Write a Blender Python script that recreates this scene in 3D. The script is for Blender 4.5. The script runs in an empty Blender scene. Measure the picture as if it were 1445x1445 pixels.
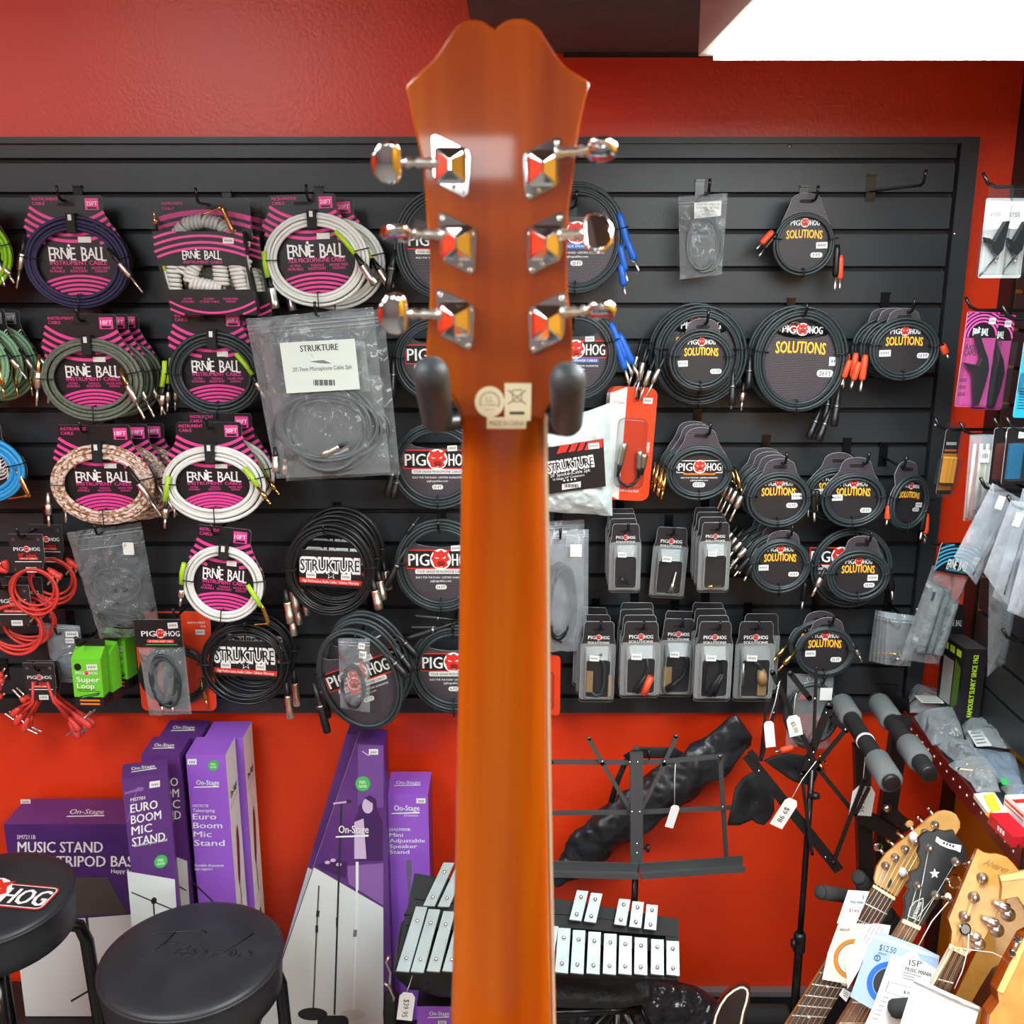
import bpy, math, random
from mathutils import Vector, Matrix, Euler
R = math.radians
sin, cos, pi = math.sin, math.cos, math.pi
random.seed(7)
scn = bpy.context.scene
COL = scn.collection

# ---------------------------------------------------------------- camera
F, CX, CY = 1445.0, 722.5, 722.5
PITCH, CAMZ, D = R(14.3), 1.92, 2.15          # D: distance from the lens to the back wall
CP, SP = cos(PITCH), sin(PITCH)
CAM = Vector((0, 0, CAMZ))
cd = bpy.data.cameras.new('camera'); co = bpy.data.objects.new('camera', cd); COL.objects.link(co)
co.location = CAM; co.rotation_euler = (pi / 2 - PITCH, 0, 0)
cd.sensor_width = 36; cd.lens = 36 * F / 1445; cd.clip_start = 0.02
cd.dof.use_dof = True; cd.dof.focus_distance = 2.25; cd.dof.aperture_fstop = 17
scn.camera = co
# ---------------------------------------------------------------- colour management, world
vs = scn.view_settings
vs.view_transform = 'Standard'; vs.look = 'None'; vs.gamma = 1; vs.use_curve_mapping = False
vs.exposure = 0.78
LAMP = 11.0            # radiance of the fluorescent diffusers
wd = bpy.data.worlds.new('world'); scn.world = wd; wd.use_nodes = True
wd.node_tree.nodes['Background'].inputs[0].default_value = (0.75, 0.78, 0.8, 1)
wd.node_tree.nodes['Background'].inputs[1].default_value = 0.35

# ---------------------------------------------------------------- places seen in the photograph
def ray(px, py):
    a, b = (px - CX) / F, (CY - py) / F
    return Vector((a, CP + b * SP, -SP + b * CP))
def AT(px, py, Y):
    d = ray(px, py); return CAM + d * (Y / d.y)
def ATX(px, py, X):
    d = ray(px, py); return CAM + d * (X / d.x)
def ATZ(px, py, Z):
    d = ray(px, py); return CAM + d * ((Z - CAMZ) / d.z)
def ATP(px, py, p, n):
    d = ray(px, py); return CAM + d * ((p - CAM).dot(n) / d.dot(n))
def SU(px, py, Y): return (AT(px + 1, py, Y) - AT(px - 1, py, Y)).x / 2
def SV(px, py, Y): return (AT(px, py - 1, Y) - AT(px, py + 1, Y)).z / 2

# ---------------------------------------------------------------- materials
def lin(c):
    c = c / 255.0
    return c / 12.92 if c <= 0.04045 else ((c + 0.055) / 1.055) ** 2.4
def rgb(t): return (lin(t[0]), lin(t[1]), lin(t[2]), 1)
MATS = {}
def nd(nt, typ, **kw):
    n = nt.nodes.new(typ)
    for k, v in kw.items():
        if k.startswith('i_'): n.inputs[k[2:].replace('_', ' ')].default_value = v
        else: setattr(n, k, v)
    return n
def M(name, col=(128, 128, 128), rough=0.5, metal=0.0, spec=0.5, bump=None, mix=None, coat=0.0, sheen=0):
    """mix = (scale, colour2) or (scale xyz, colour2, lo, hi); bump = (scale, strength)"""
    if name in MATS: return MATS[name]
    m = bpy.data.materials.new(name); m.use_nodes = True; nt = m.node_tree
    b = nt.nodes['Principled BSDF']; L = nt.links
    b.inputs['Base Color'].default_value = rgb(col); b.inputs['Roughness'].default_value = rough
    b.inputs['Metallic'].default_value = metal; b.inputs['Specular IOR Level'].default_value = spec
    b.inputs['Coat Weight'].default_value = coat; b.inputs['Coat Roughness'].default_value = 0.05
    tc = None
    if mix or bump:
        tc = nd(nt, 'ShaderNodeTexCoord')
    if mix:
        sc = mix[0]; mp = nd(nt, 'ShaderNodeMapping')
        mp.inputs['Scale'].default_value = sc if isinstance(sc, tuple) else (sc, sc, sc)
        L.new(tc.outputs['Object'], mp.inputs['Vector'])
        no = nd(nt, 'ShaderNodeTexNoise', i_Scale=1.0, i_Detail=3.0)
        L.new(mp.outputs['Vector'], no.inputs['Vector'])
        cr = nd(nt, 'ShaderNodeValToRGB')
        lo, hi = (mix[2], mix[3]) if len(mix) > 2 else (0.35, 0.65)
        cr.color_ramp.elements[0].position = lo; cr.color_ramp.elements[1].position = hi
        cr.color_ramp.elements[0].color = rgb(col); cr.color_ramp.elements[1].color = rgb(mix[1])
        L.new(no.outputs['Fac'], cr.inputs['Fac']); L.new(cr.outputs['Color'], b.inputs['Base Color'])
    if bump:
        no = nd(nt, 'ShaderNodeTexNoise', i_Scale=float(bump[0]), i_Detail=2.0)
        L.new(tc.outputs['Object'], no.inputs['Vector'])
        bp = nd(nt, 'ShaderNodeBump', i_Strength=float(bump[1]), i_Distance=bump[2] if len(bump) > 2 else 0.002)
        L.new(no.outputs['Fac'], bp.inputs['Height']); L.new(bp.outputs['Normal'], b.inputs['Normal'])
    MATS[name] = m
    return m
def M_emit(name, col, strength):
    m = bpy.data.materials.new(name); m.use_nodes = True; nt = m.node_tree
    b = nt.nodes['Principled BSDF']; b.inputs['Base Color'].default_value = rgb(col)
    b.inputs['Emission Color'].default_value = rgb(col); b.inputs['Emission Strength'].default_value = strength
    return m
def M_pattern(name, c1, c2, size, rough=0.45):
    """printed mesh pattern of small offset cells, in the card's own x-z plane"""
    if name in MATS: return MATS[name]
    m = M(name, c1, rough); nt = m.node_tree; L = nt.links; b = nt.nodes['Principled BSDF']
    tc = nd(nt, 'ShaderNodeTexCoord'); sx = nd(nt, 'ShaderNodeSeparateXYZ'); cx = nd(nt, 'ShaderNodeCombineXYZ')
    L.new(tc.outputs['Object'], sx.inputs[0]); L.new(sx.outputs['X'], cx.inputs['X']); L.new(sx.outputs['Z'], cx.inputs['Y'])
    br = nd(nt, 'ShaderNodeTexBrick', offset=0.5)
    br.inputs['Color1'].default_value = rgb(c1); br.inputs['Color2'].default_value = rgb(c1); br.inputs['Mortar'].default_value = rgb(c2)
    br.inputs['Scale'].default_value = 1.0; br.inputs['Mortar Size'].default_value = size * 0.13
    br.inputs['Brick Width'].default_value = size; br.inputs['Row Height'].default_value = size * 0.62
    L.new(cx.outputs[0], br.inputs['Vector']); L.new(br.outputs['Color'], b.inputs['Base Color'])
    return m
def M_clear(name, tint=(255, 255, 255), fac=0.10, rough=0.08, bump=(60, 0.0), edge=0.5, white=(150, 158, 162)):
    """clear plastic: see-through, with a glossy and slightly milky skin"""
    if name in MATS: return MATS[name]
    m = bpy.data.materials.new(name); m.use_nodes = True; nt = m.node_tree; L = nt.links
    b = nt.nodes['Principled BSDF']; out = nt.nodes['Material Output']
    b.inputs['Base Color'].default_value = rgb(white); b.inputs['Roughness'].default_value = rough
    b.inputs['Specular IOR Level'].default_value = 0.9
    tr = nd(nt, 'ShaderNodeBsdfTransparent'); tr.inputs[0].default_value = rgb(tint)
    lw = nd(nt, 'ShaderNodeLayerWeight', i_Blend=0.35)
    ma = nd(nt, 'ShaderNodeMath', operation='MULTIPLY_ADD'); ma.inputs[1].default_value = edge; ma.inputs[2].default_value = fac
    ma.use_clamp = True
    mx = nd(nt, 'ShaderNodeMixShader')
    if bump[1]:
        tc = nd(nt, 'ShaderNodeTexCoord')
        no = nd(nt, 'ShaderNodeTexNoise', noise_type='RIDGED_MULTIFRACTAL', normalize=True, i_Scale=float(bump[0]), i_Detail=2.5, i_Distortion=0.6)
        L.new(tc.outputs['Object'], no.inputs['Vector'])
        bp = nd(nt, 'ShaderNodeBump', i_Strength=float(bump[1]), i_Distance=0.03)
        L.new(no.outputs['Fac'], bp.inputs['Height'])
        L.new(bp.outputs['Normal'], b.inputs['Normal']); L.new(bp.outputs['Normal'], lw.inputs['Normal'])
    L.new(lw.outputs['Facing'], ma.inputs[0]); L.new(ma.outputs[0], mx.inputs[0])
    L.new(tr.outputs[0], mx.inputs[1]); L.new(b.outputs[0], mx.inputs[2]); L.new(mx.outputs[0], out.inputs[0])
    MATS[name] = m
    return m

red_wall = M('red_wall', (230, 60, 18), 0.36, bump=(150, 0.22, 0.003), mix=(3, (223, 54, 16)))
black_slat = M('black_slat', (40, 44, 48), 0.42, bump=(220, 0.12), mix=(6, (46, 50, 54)))
groove_black = M('groove_black', (9, 9, 10), 0.7)
black_trim = M('black_trim', (26, 24, 26), 0.5, bump=(80, 0.1))
yellow_wall = M('yellow_wall', (186, 128, 14), 0.5, bump=(150, 0.2, 0.003))
dark_ceiling = M('dark_ceiling', (92, 84, 92), 0.55, bump=(90, 0.3), mix=(40, (104, 96, 102)))
pale_ceiling = M('pale_ceiling', (190, 188, 184), 0.8, bump=(90, 0.3))
floor_tile = M('floor_tile', (120, 116, 110), 0.35, mix=(9, (96, 92, 88)))
grey_trim = M('grey_trim', (112, 106, 108), 0.4, bump=(60, 0.1))
black = M('black_plastic', (20, 20, 22), 0.4)
black_matt = M('black_matt', (24, 24, 26), 0.75, bump=(300, 0.2))
black_gloss = M('black_gloss', (16, 16, 18), 0.22)
white = M('white_print', (236, 238, 236), 0.5)
offwhite = M('price_paper', (228, 230, 226), 0.6)
grey_print = M('grey_print', (120, 122, 124), 0.6)
dark_print = M('dark_print', (45, 45, 48), 0.6)
pink = M('pink_print', (232, 66, 152), 0.45)
red_print = M('red_print', (222, 48, 36), 0.45)
orange_print = M('orange_print', (240, 128, 32), 0.45)
yellow_print = M('yellow_print', (255, 206, 60), 0.45)
blue_print = M('blue_print', (40, 110, 190), 0.45)
green_print = M('green_print', (60, 190, 90), 0.45)
card_black = M('black_card', (28, 25, 27), 0.35, mix=(30, (34, 30, 32)))
card_edge = M('card_edge', (205, 205, 200), 0.6)
card_mesh = M_pattern('meshed_card', (88, 80, 88), (42, 38, 44), 0.0055)
card_mesh_dark = M_pattern('dark_meshed_card', (50, 46, 50), (27, 25, 28), 0.005)
chrome = M('chrome', (235, 236, 238), 0.06, 1.0)
nickel = M('nickel', (226, 222, 212), 0.32, 1.0)
gold = M('gold_plug', (214, 178, 108), 0.22, 1.0)
steel = M('dull_steel', (150, 150, 152), 0.35, 1.0)
cable_black = M('black_cable', (46, 55, 58), 0.42, bump=(500, 0.05))
cable_dark = M('dark_cable', (24, 26, 28), 0.35)
clear = M_clear('clear_blister', fac=0.09, edge=0.6, rough=0.16, white=(64, 68, 70))
clear_edge = M_clear('clear_edge', fac=0.30, edge=0.5, rough=0.2, white=(206, 212, 212))
rim_clear = M('clear_rim', (150, 154, 154), .25)
bag_clear = M_clear('clear_bag', fac=0.16, edge=0.9, rough=0.08, bump=(20, 1.0), white=(172, 180, 184))
bag_milky = M_clear('milky_bag', fac=0.28, edge=0.45, rough=0.18, bump=(10, 0.9), white=(190, 198, 206))

# ---------------------------------------------------------------- lettering
TXT = {}
def glyphs(s, bold=0.02):
    bold = bold if bold >= .09 else 0
    k = (s, bold)
    if k in TXT: return TXT[k]
    cu = bpy.data.curves.new('letters', 'FONT'); cu.body = s; cu.offset = bold; cu.resolution_u = 2; cu.fill_mode = 'FRONT'
    cu.dimensions = '2D'
    ob = bpy.data.objects.new('letters', cu); COL.objects.link(ob)
    dg = bpy.context.evaluated_depsgraph_get(); ev = ob.evaluated_get(dg); me = ev.to_mesh()
    vs_ = [(v.co.x, v.co.y) for v in me.vertices]; fs = [tuple(p.vertices) for p in me.polygons]
    ev.to_mesh_clear(); bpy.data.objects.remove(ob); bpy.data.curves.remove(cu)
    if not vs_: vs_, fs = [(0, 0)], []
    x0 = min(v[0] for v in vs_); x1 = max(v[0] for v in vs_)
    r = ([((x - x0), y / 0.73) for x, y in vs_], fs, max(x1 - x0, 1e-6))
    TXT[k] = r
    return r

# ---------------------------------------------------------------- mesh builder
def circ(cx, cy, rx, ry=None, n=32, a0=0, a1=360):
    ry = rx if ry is None else ry
    full = abs(a1 - a0) >= 360
    return [(cx + rx * cos(R(a0 + (a1 - a0) * i / (n if full else n - 1))), cy + ry * sin(R(a0 + (a1 - a0) * i / (n if full else n - 1)))) for i in range(n)]
def rrect(x0, y0, x1, y1, r, n=5):
    P = []
    for cx, cy, a in ((x1 - r, y1 - r, 0), (x0 + r, y1 - r, 90), (x0 + r, y0 + r, 180), (x1 - r, y0 + r, 270)):
        P += circ(cx, cy, r, r, n, a, a + 90)
    return P
def inset(o, d):
    n = len(o); A = sum(o[i][0] * o[(i + 1) % n][1] - o[(i + 1) % n][0] * o[i][1] for i in range(n))
    s = 1 if A > 0 else -1; r = []
    for i in range(n):
        ax, ay = o[i - 1]; bx, by = o[i]; cx, cy = o[(i + 1) % n]
        def nm(x, y):
            l = math.hypot(x, y) or 1; return -y / l * s, x / l * s
        n1 = nm(bx - ax, by - ay); n2 = nm(cx - bx, cy - by)
        mx, my = n1[0] + n2[0], n1[1] + n2[1]; l2 = max(mx * mx + my * my, 0.8)
        r.append((bx + 2 * mx / l2 * d, by + 2 * my / l2 * d))
    return r
def inpoly(x, y, o):
    c = False; j = len(o) - 1
    for i in range(len(o)):
        if (o[i][1] > y) != (o[j][1] > y) and x < (o[j][0] - o[i][0]) * (y - o[i][1]) / (o[j][1] - o[i][1]) + o[i][0]: c = not c
        j = i
    return c
class MB:
    def __init__(s, mp=None):
        s.mp = mp or (lambda u, v, w: (u, v, w)); s.v = []; s.f = []; s.m = []; s.sm = []; s.mats = []
    def mi(s, m):
        if m not in s.mats: s.mats.append(m)
        return s.mats.index(m)
    def add(s, V, Fs, m, smooth=False):
        b = len(s.v); s.v += [s.mp(*p) for p in V]; k = s.mi(m)
        for f in Fs: s.f.append(tuple(b + i for i in f)); s.m.append(k); s.sm.append(smooth)
    def box(s, c, d, m, rot=None):
        V = []
        for z in (-.5, .5):
            for x, y in ((-.5, -.5), (.5, -.5), (.5, .5), (-.5, .5)):
                p = Vector((x * d[0], y * d[1], z * d[2]))
                if rot is not None: p = rot @ p
                V.append((c[0] + p.x, c[1] + p.y, c[2] + p.z))
        s.add(V, [(3, 2, 1, 0), (4, 5, 6, 7), (0, 1, 5, 4), (1, 2, 6, 5), (2, 3, 7, 6), (3, 0, 4, 7)], m)
    def prism(s, o, w0, w1, m, side=None, bev=0, smooth=False):
        n = len(o)
        if bev:
            i1 = inset(o, bev); i2 = inset(o, bev * 0.3); dw = w1 - w0; b = bev if dw > 0 else -bev
            L = [(i1, w0), (i2, w0 + b * .3), (o, w0 + b), (o, w1 - b), (i2, w1 - b * .3), (i1, w1)]
        else: L = [(o, w0), (o, w1)]
        V = [(x, y, w) for oo, w in L for x, y in oo]; k = len(L)
        s.add(V, [tuple(range(n))[::-1]], m); b0 = len(s.v) - len(V); mi = s.mi(m); si = s.mi(side or m)
        s.f.append(tuple(b0 + (k - 1) * n + i for i in range(n))); s.m.append(mi); s.sm.append(False)
        for q in range(k - 1):
            for i in range(n):
                j = (i + 1) % n
                s.f.append((b0 + q * n + i, b0 + q * n + j, b0 + (q + 1) * n + j, b0 + (q + 1) * n + i)); s.m.append(si); s.sm.append(smooth)
    def flat(s, o, w, m): s.add([(x, y, w) for x, y in o], [tuple(range(len(o)))], m)
    def poly(s, P, m): s.add([tuple(p) for p in P], [tuple(range(len(P)))], m)
    def slab(s, P, n, t, m):
        """polygon P (3-D points) thickened by t along -n"""
        k = len(P); V = [tuple(p) for p in P] + [tuple(Vector(p) - Vector(n) * t) for p in P]
        s.add(V, [tuple(range(k)), tuple(range(2 * k - 1, k - 1, -1))] + [(i, (i + 1) % k, k + (i + 1) % k, k + i) for i in range(k)], m)
    def tube(s, P, r, m, n=8, closed=False, caps=True, flat=1.0, up=None):
        P = [Vector(p) for p in P]; k = len(P); V = []
        rr = r if isinstance(r, (list, tuple)) else [r] * k
        prev = None
        for i in range(k):
            a = P[i - 1] if (i or closed) else P[i]; b = P[(i + 1) % k] if (i < k - 1 or closed) else P[i]
            t = (b - a)
            t = t.normalized() if t.length > 1e-12 else Vector((0, 0, 1))
            if prev is None:
                u = Vector(up) if up is not None else (Vector((0, 0, 1)) if abs(t.z) < .9 else Vector((1, 0, 0)))
                x = (u - t * u.dot(t)).normalized()
            else: x = (prev - t * prev.dot(t)); x = x.normalized() if x.length > 1e-9 else prev
            prev = x; y = t.cross(x)
            for j in range(n):
                a_ = 2 * pi * j / n; p = P[i] + (x * cos(a_) + y * sin(a_) * flat) * rr[i]; V.append(tuple(p))
        Fs = []
        for i in range(k if closed else k - 1):
            for j in range(n):
                a = i * n + j; b = i * n + (j + 1) % n; q = ((i + 1) % k) * n
                Fs.append((a, b, q + (j + 1) % n, q + j))
        s.add(V, Fs, m, True)
        if caps and not closed:
            b0 = len(s.v) - len(V); mi = s.mi(m)
            s.f.append(tuple(b0 + j for j in range(n))[::-1]); s.m.append(mi); s.sm.append(False)
            s.f.append(tuple(b0 + (k - 1) * n + j for j in range(n))); s.m.append(mi); s.sm.append(False)
    def lathe(s, p0, p1, prof, m, n=12):
        """prof: [(distance along p0->p1 as a fraction, radius)]"""
        p0 = Vector(p0); p1 = Vector(p1); t = p1 - p0
        s.tube2([p0 + t * a for a, _ in prof], [max(r, 1e-5) for _, r in prof], t.normalized(), m, n)
    def tube2(s, P, rr, t, m, n):
        u = Vector((0, 0, 1)) if abs(t.z) < .9 else Vector((1, 0, 0)); x = (u - t * u.dot(t)).normalized(); y = t.cross(x)
        V = [tuple(P[i] + (x * cos(2 * pi * j / n) + y * sin(2 * pi * j / n)) * rr[i]) for i in range(len(P)) for j in range(n)]
        Fs = [(i * n + j, i * n + (j + 1) % n, (i + 1) * n + (j + 1) % n, (i + 1) * n + j) for i in range(len(P) - 1) for j in range(n)]
        k = len(P); Fs += [tuple(range(n))[::-1], tuple((k - 1) * n + j for j in range(n))]
        s.add(V, Fs, m, True)
    def ball(s, c, r, m, n=12, sq=(1, 1, 1)):
        V = []; Fs = []; k = n // 2
        for i in range(k + 1):
            a = pi * i / k
            for j in range(n):
                b = 2 * pi * j / n; V.append((c[0] + r * sq[0] * sin(a) * cos(b), c[1] + r * sq[1] * sin(a) * sin(b), c[2] + r * sq[2] * cos(a)))
        for i in range(k):
            for j in range(n): Fs.append((i * n + j, (i + 1) * n + j, (i + 1) * n + (j + 1) % n, i * n + (j + 1) % n))
        s.add(V, Fs, m, True)
    def grid(s, nu, nv, fn, m, smooth=True):
        V = [fn(i / nu, j / nv) for j in range(nv + 1) for i in range(nu + 1)]
        s.add(V, [(j * (nu + 1) + i, j * (nu + 1) + i + 1, (j + 1) * (nu + 1) + i + 1, (j + 1) * (nu + 1) + i) for j in range(nv) for i in range(nu)], m, smooth)
    def text(s, t, u, v, h, m, w=0.0, width=None, align='C', bold=0.025, rot=0, shear=0, arch=0, place=None, maxw=None, shift=None):
        V, Fs, W = glyphs(t, bold)
        sx = (width / W) if width else h / 0.73
        if maxw and W * sx > maxw: sx = maxw / W
        tot = W * sx; off = {'C': -tot / 2, 'L': 0, 'R': -tot}[align]; c, q = cos(R(rot)), sin(R(rot)); out = []
        for x, y in V:
            X = x * sx + off; Y = (y - 0.5) * h
            if arch: Y += arch * (1 - (2 * X / tot) ** 2)
            X += shear * Y
            X, Y = X * c - Y * q, X * q + Y * c
            out.append(place(u + X, v + Y) if place else (u + X, v + Y, w))
        s.add(out, Fs, m)
        if .015 < bold < .09 and shift is None:                     # bolder strokes: the same letters drawn again a hair to each side
            d = bold * .5 * h
            for k_, e in ((1, -d), (2, d)):
                pl_ = (lambda a, b, e=e, z=.00007 * k_: tuple(Vector(place(a + e * c, b + e * q)) + Vector((z * .5, -z, z)))) if place else None
                s.text(t, u + (0 if place else e * c), v + (0 if place else e * q), h, m, w + .06 * k_, width, align, bold, rot, shear, arch, pl_, maxw, shift=e)
    def build(s, name, parent=None, loc=None):
        me = bpy.data.meshes.new(name); me.from_pydata(s.v, [], s.f)
        for m in s.mats: me.materials.append(m)
        me.polygons.foreach_set('material_index', s.m); me.polygons.foreach_set('use_smooth', s.sm); me.update()
        o = bpy.data.objects.new(name, me); COL.objects.link(o)
        if parent is not None: o.parent = parent
        if loc is not None: o.location = loc
        return o
def thing(name, label, cat, loc=(0, 0, 0), rot=(0, 0, 0), group=None):
    o = bpy.data.objects.new(name, None); COL.objects.link(o); o.empty_display_size = 0.02
    o.location = loc; o.rotation_euler = rot
    return tag(o, label, cat, group)
def tag(o, label, cat, group=None):
    o['label'] = label; o['category'] = cat
    if group: o['group'] = group
    return o
def struct(name, mb, label=None):
    o = mb.build(name); o['kind'] = 'structure'
    if label: o['label'] = label
    return o
def fuse(a, *others):
    """one mesh out of prints and the surface they are printed on"""
    V, Fs, mi, sm, mats = [], [], [], [], []
    for o in (a,) + others:
        me = o.data; b = len(V); V += [tuple(v.co) for v in me.vertices]; ms_ = list(me.materials)
        for m in ms_:
            if m not in mats: mats.append(m)
        for p in me.polygons: Fs.append(tuple(b + i for i in p.vertices)); mi.append(mats.index(ms_[p.material_index])); sm.append(p.use_smooth)
    me = bpy.data.meshes.new(a.name); me.from_pydata(V, [], Fs)
    for m in mats: me.materials.append(m)
    me.polygons.foreach_set('material_index', mi); me.polygons.foreach_set('use_smooth', sm); me.update(); a.data = me
    for o in others: bpy.data.objects.remove(o)
def fuse_prints():
    for o in list(bpy.data.objects):
        if o.parent and o.name.split('.')[0] in ('print', 'side_print', 'seat_print'):
            base = [c for c in (o.parent.children if o.parent.type == 'EMPTY' else [o.parent]) if c.name.split('.')[0] in ('carton', 'box', 'seat')]
            if base: fuse(base[0], o)
def copy_tree(o, parent=None):
    c = o.copy(); COL.objects.link(c)
    if parent is not None: c.parent = parent
    for ch in list(o.children): copy_tree(ch, c)
    return c

# ---------------------------------------------------------------- room
WZ = lambda y: AT(722, y, D).z
XR = ATX(1393, 599, 1.0); XR = AT(1393, 599, D).x           # right-hand wall
def wbox(x0, x1, y0, y1, z0, z1, m, mb=None):
    mb = mb or MB(); mb.box(((x0 + x1) / 2, (y0 + y1) / 2, (z0 + z1) / 2), (x1 - x0, y1 - y0, z1 - z0), m); return mb
XL, YB, ZC, ZH = -3.2, -3.6, WZ(75), 2.75                      # left wall, wall behind, low and high ceiling
XS = AT(672, 75, D).x                                          # edge of the low ceiling
struct('wall_back', wbox(XL, XR + .1, D, D + .1, 0, ZH, red_wall))
struct('wall_right', wbox(XR, XR + .1, YB, D, 0, ZH, yellow_wall))
grey_wall = M('grey_wall', (104, 94, 92), 0.6, bump=(150, 0.2, 0.003))
struct('wall_left', wbox(XL - .1, XL, YB, D + .1, 0, ZH, red_wall))
struct('wall_front', wbox(XL, XR + .1, YB - .1, YB, 0, ZH, grey_wall))
struct('floor', wbox(XL, XR, YB, D, -.1, 0, floor_tile))
mb = wbox(XS, XR + .1, YB, D, ZC, ZC + .04, dark_ceiling)
wbox(XS, XS + .02, YB, D, ZC + .04, ZH, dark_ceiling, mb)
struct('ceiling', mb)
struct('ceiling_high', wbox(XL, XS + .02, YB, D, ZH, ZH + .05, pale_ceiling))
mb = MB(); xs = AT(795, 75, D).x
mb.box(((xs + XR) / 2, D - .006, ZC - .004), (XR - xs, .012, .008), black_trim)
struct('trim_1', mb)
struct('trim_2', wbox(XR - .008, XR, D - .055, D, 0, ZC, black_trim))           # black corner strip on the right wall
zb = WZ(1392)
mb = MB(); mb.box((0 + (XL + XR) / 2, D - .008, zb / 2), (XR - XL, .016, zb), black_trim)
mb.box(((XL + XR) / 2, D - .010, zb - .006), (XR - XL, .022, .013), grey_trim)
struct('baseboard_back', mb)

# ---------------------------------------------------------------- slatwall on the back wall
gy = [228.5, 276, 327.5, 379.5, 430.5, 480.5, 528, 577, 625.5, 671.5, 718, 764, 808, 852, 893, 934, 977]
GZ = [WZ(y) for y in gy]; PT, PB = WZ(200), WZ(1001)
PRX = AT(1331, 600, D).x; PIX = AT(1303, 620, D).x; PLX = -2.1
SF = D - .022                                                   # face of the slats
sw = thing('slatwall', 'black slatwall with horizontal grooves covering the red back wall', 'slatwall', (0, D, PB))
def loc_mb(o): return MB(lambda x, y, z: (x - o.location.x, y - o.location.y, z - o.location.z))
mb = loc_mb(sw); mb.box(((PLX + PIX) / 2, D - .004, (PT + PB) / 2), (PIX - PLX, .008, PT - PB), groove_black); mb.build('backing', sw)
edges = [PT - .003] + GZ + [PB]; mb = loc_mb(sw)
for i in range(len(edges) - 1):
    zt = edges[i] - (.0045 if i else 0); zl = edges[i + 1] + (.0045 if i < len(edges) - 2 else 0)
    o = [(SF, zt), (SF + .014, zt), (SF + .014, zl - .0), (SF + .006, zl), (SF, zl + .0015)]
    V = [(x, y, z) for x in (PLX, PIX) for y, z in o]; k = len(o)
    mb.add(V, [tuple(range(k)), tuple(range(2 * k - 1, k - 1, -1))] + [(a, (a + 1) % k, k + (a + 1) % k, k + a) for a in range(k)], black_slat)
mb.build('slats', sw)
mb = loc_mb(sw); mb.box(((PLX + PRX) / 2, D - .015, PT + .0), (PRX - PLX, .034, .012), black_slat)
mb.box(((PIX + PRX) / 2 + .002, D - .015, (PT + PB) / 2), (PRX - PIX - .004, .034, PT - PB - .012), black_slat)
for y in (330, 600, 860):
    p = AT(1347 - (y - 330) * .1, y, D - .032); mb.lathe(p, p + Vector((0, -.003, 0)), [(0, .004), (1, .003)], nickel, 8)
p = AT(1114, 207, SF); mb.lathe(p, p + Vector((0, -.004, 0)), [(0, .004), (1, .003)], nickel, 8)
mb.build('frame', sw)

# ---------------------------------------------------------------- ceiling lights
tube_light = M_emit('lit_diffuser', (240, 250, 252), LAMP)
cream_metal = M('cream_metal', (214, 206, 188), 0.45)
def ceiling_light(x0, x1, y0, y1, zb, zt, label):
    zb += .008; t = thing('ceiling_light', label, 'ceiling light', ((x0 + x1) / 2, (y0 + y1) / 2, zt), group='fluorescent ceiling lights')
    mb = loc_mb(t); f = .018
    for a, b, c, d in ((x0, x0 + f, y0, y1), (x1 - f, x1, y0, y1), (x0 + f, x1 - f, y0, y0 + f), (x0 + f, x1 - f, y1 - f, y1)):
        mb.box(((a + b) / 2, (c + d) / 2, (zb + zt) / 2), (b - a, d - c, zt - zb), cream_metal)
    mb.box(((x0 + x1) / 2, (y0 + y1) / 2, zt - .005), (x1 - x0, y1 - y0, .01), cream_metal)
    mb.build('housing', t)
    mb = loc_mb(t); mb.box(((x0 + x1) / 2, (y0 + y1) / 2, zb - .001), (x1 - x0 - 2 * f, y1 - y0 - 2 * f, .014), tube_light); mb.build('diffuser', t)
    return t
yl = 1.52; pl = AT(985, 88, yl)
ceiling_light(pl.x, pl.x + .62, yl - 1.22, yl, pl.z, ZC, 'white fluorescent ceiling light over the right end of the black slatwall')
ceiling_light(-.36, .02, -2.75, -1.45, CAMZ + .25, ZC if XS < -.36 else CAMZ + .36, 'fluorescent ceiling light behind the camera, nearer the middle of the room')
ceiling_light(-2.6, -2.0, -.9, .3, 2.62, ZH, 'fluorescent ceiling light on the high ceiling at the left')
ceiling_light(-1.9, -1.3, -2.9, -1.7, 2.62, ZH, 'fluorescent ceiling light far back on the high ceiling')
ceiling_light(-1.3, -.7, -.5, .7, 2.62, ZH, 'fluorescent ceiling light on the high ceiling nearest the slatwall')  # unseen lamp added to even out the light on the left wall area
ceiling_light(.32, .92, -2.75, -1.45, CAMZ + .25, ZC, 'fluorescent ceiling light behind the camera, nearer the right-hand wall')  # unseen lamp added to brighten the middle of the guitar neck

# ---------------------------------------------------------------- acoustic guitar hanging with its back to the camera
GY = 0.535
def wood(name, c1, c2, c3, scale=(26, 26, 1.6), coat=1.0, rough=.28):
    m = M(name, c1, rough, coat=coat, mix=(scale, c2, .3, .7)); nt = m.node_tree
    for n in nt.nodes:
        if n.type == 'VALTORGB':
            e = n.color_ramp.elements.new(.5); e.color = rgb(c3)
        if n.type == 'TEX_NOISE': n.inputs['Detail'].default_value = 5; n.inputs['Distortion'].default_value = .6
    return m
amber = wood('amber_mahogany', (136, 47, 2), (190, 97, 7), (165, 70, 4), (22, 22, 1.4), .4, .3)
amber.node_tree.nodes['Principled BSDF'].inputs['Specular IOR Level'].default_value = .25
maple = wood('maple', (186, 134, 64), (206, 156, 84), (196, 146, 74), (40, 40, 40), .2, .35)
rosewood = wood('rosewood', (62, 40, 28), (92, 62, 42), (76, 50, 34), (60, 60, 60), 0, .45)
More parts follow.
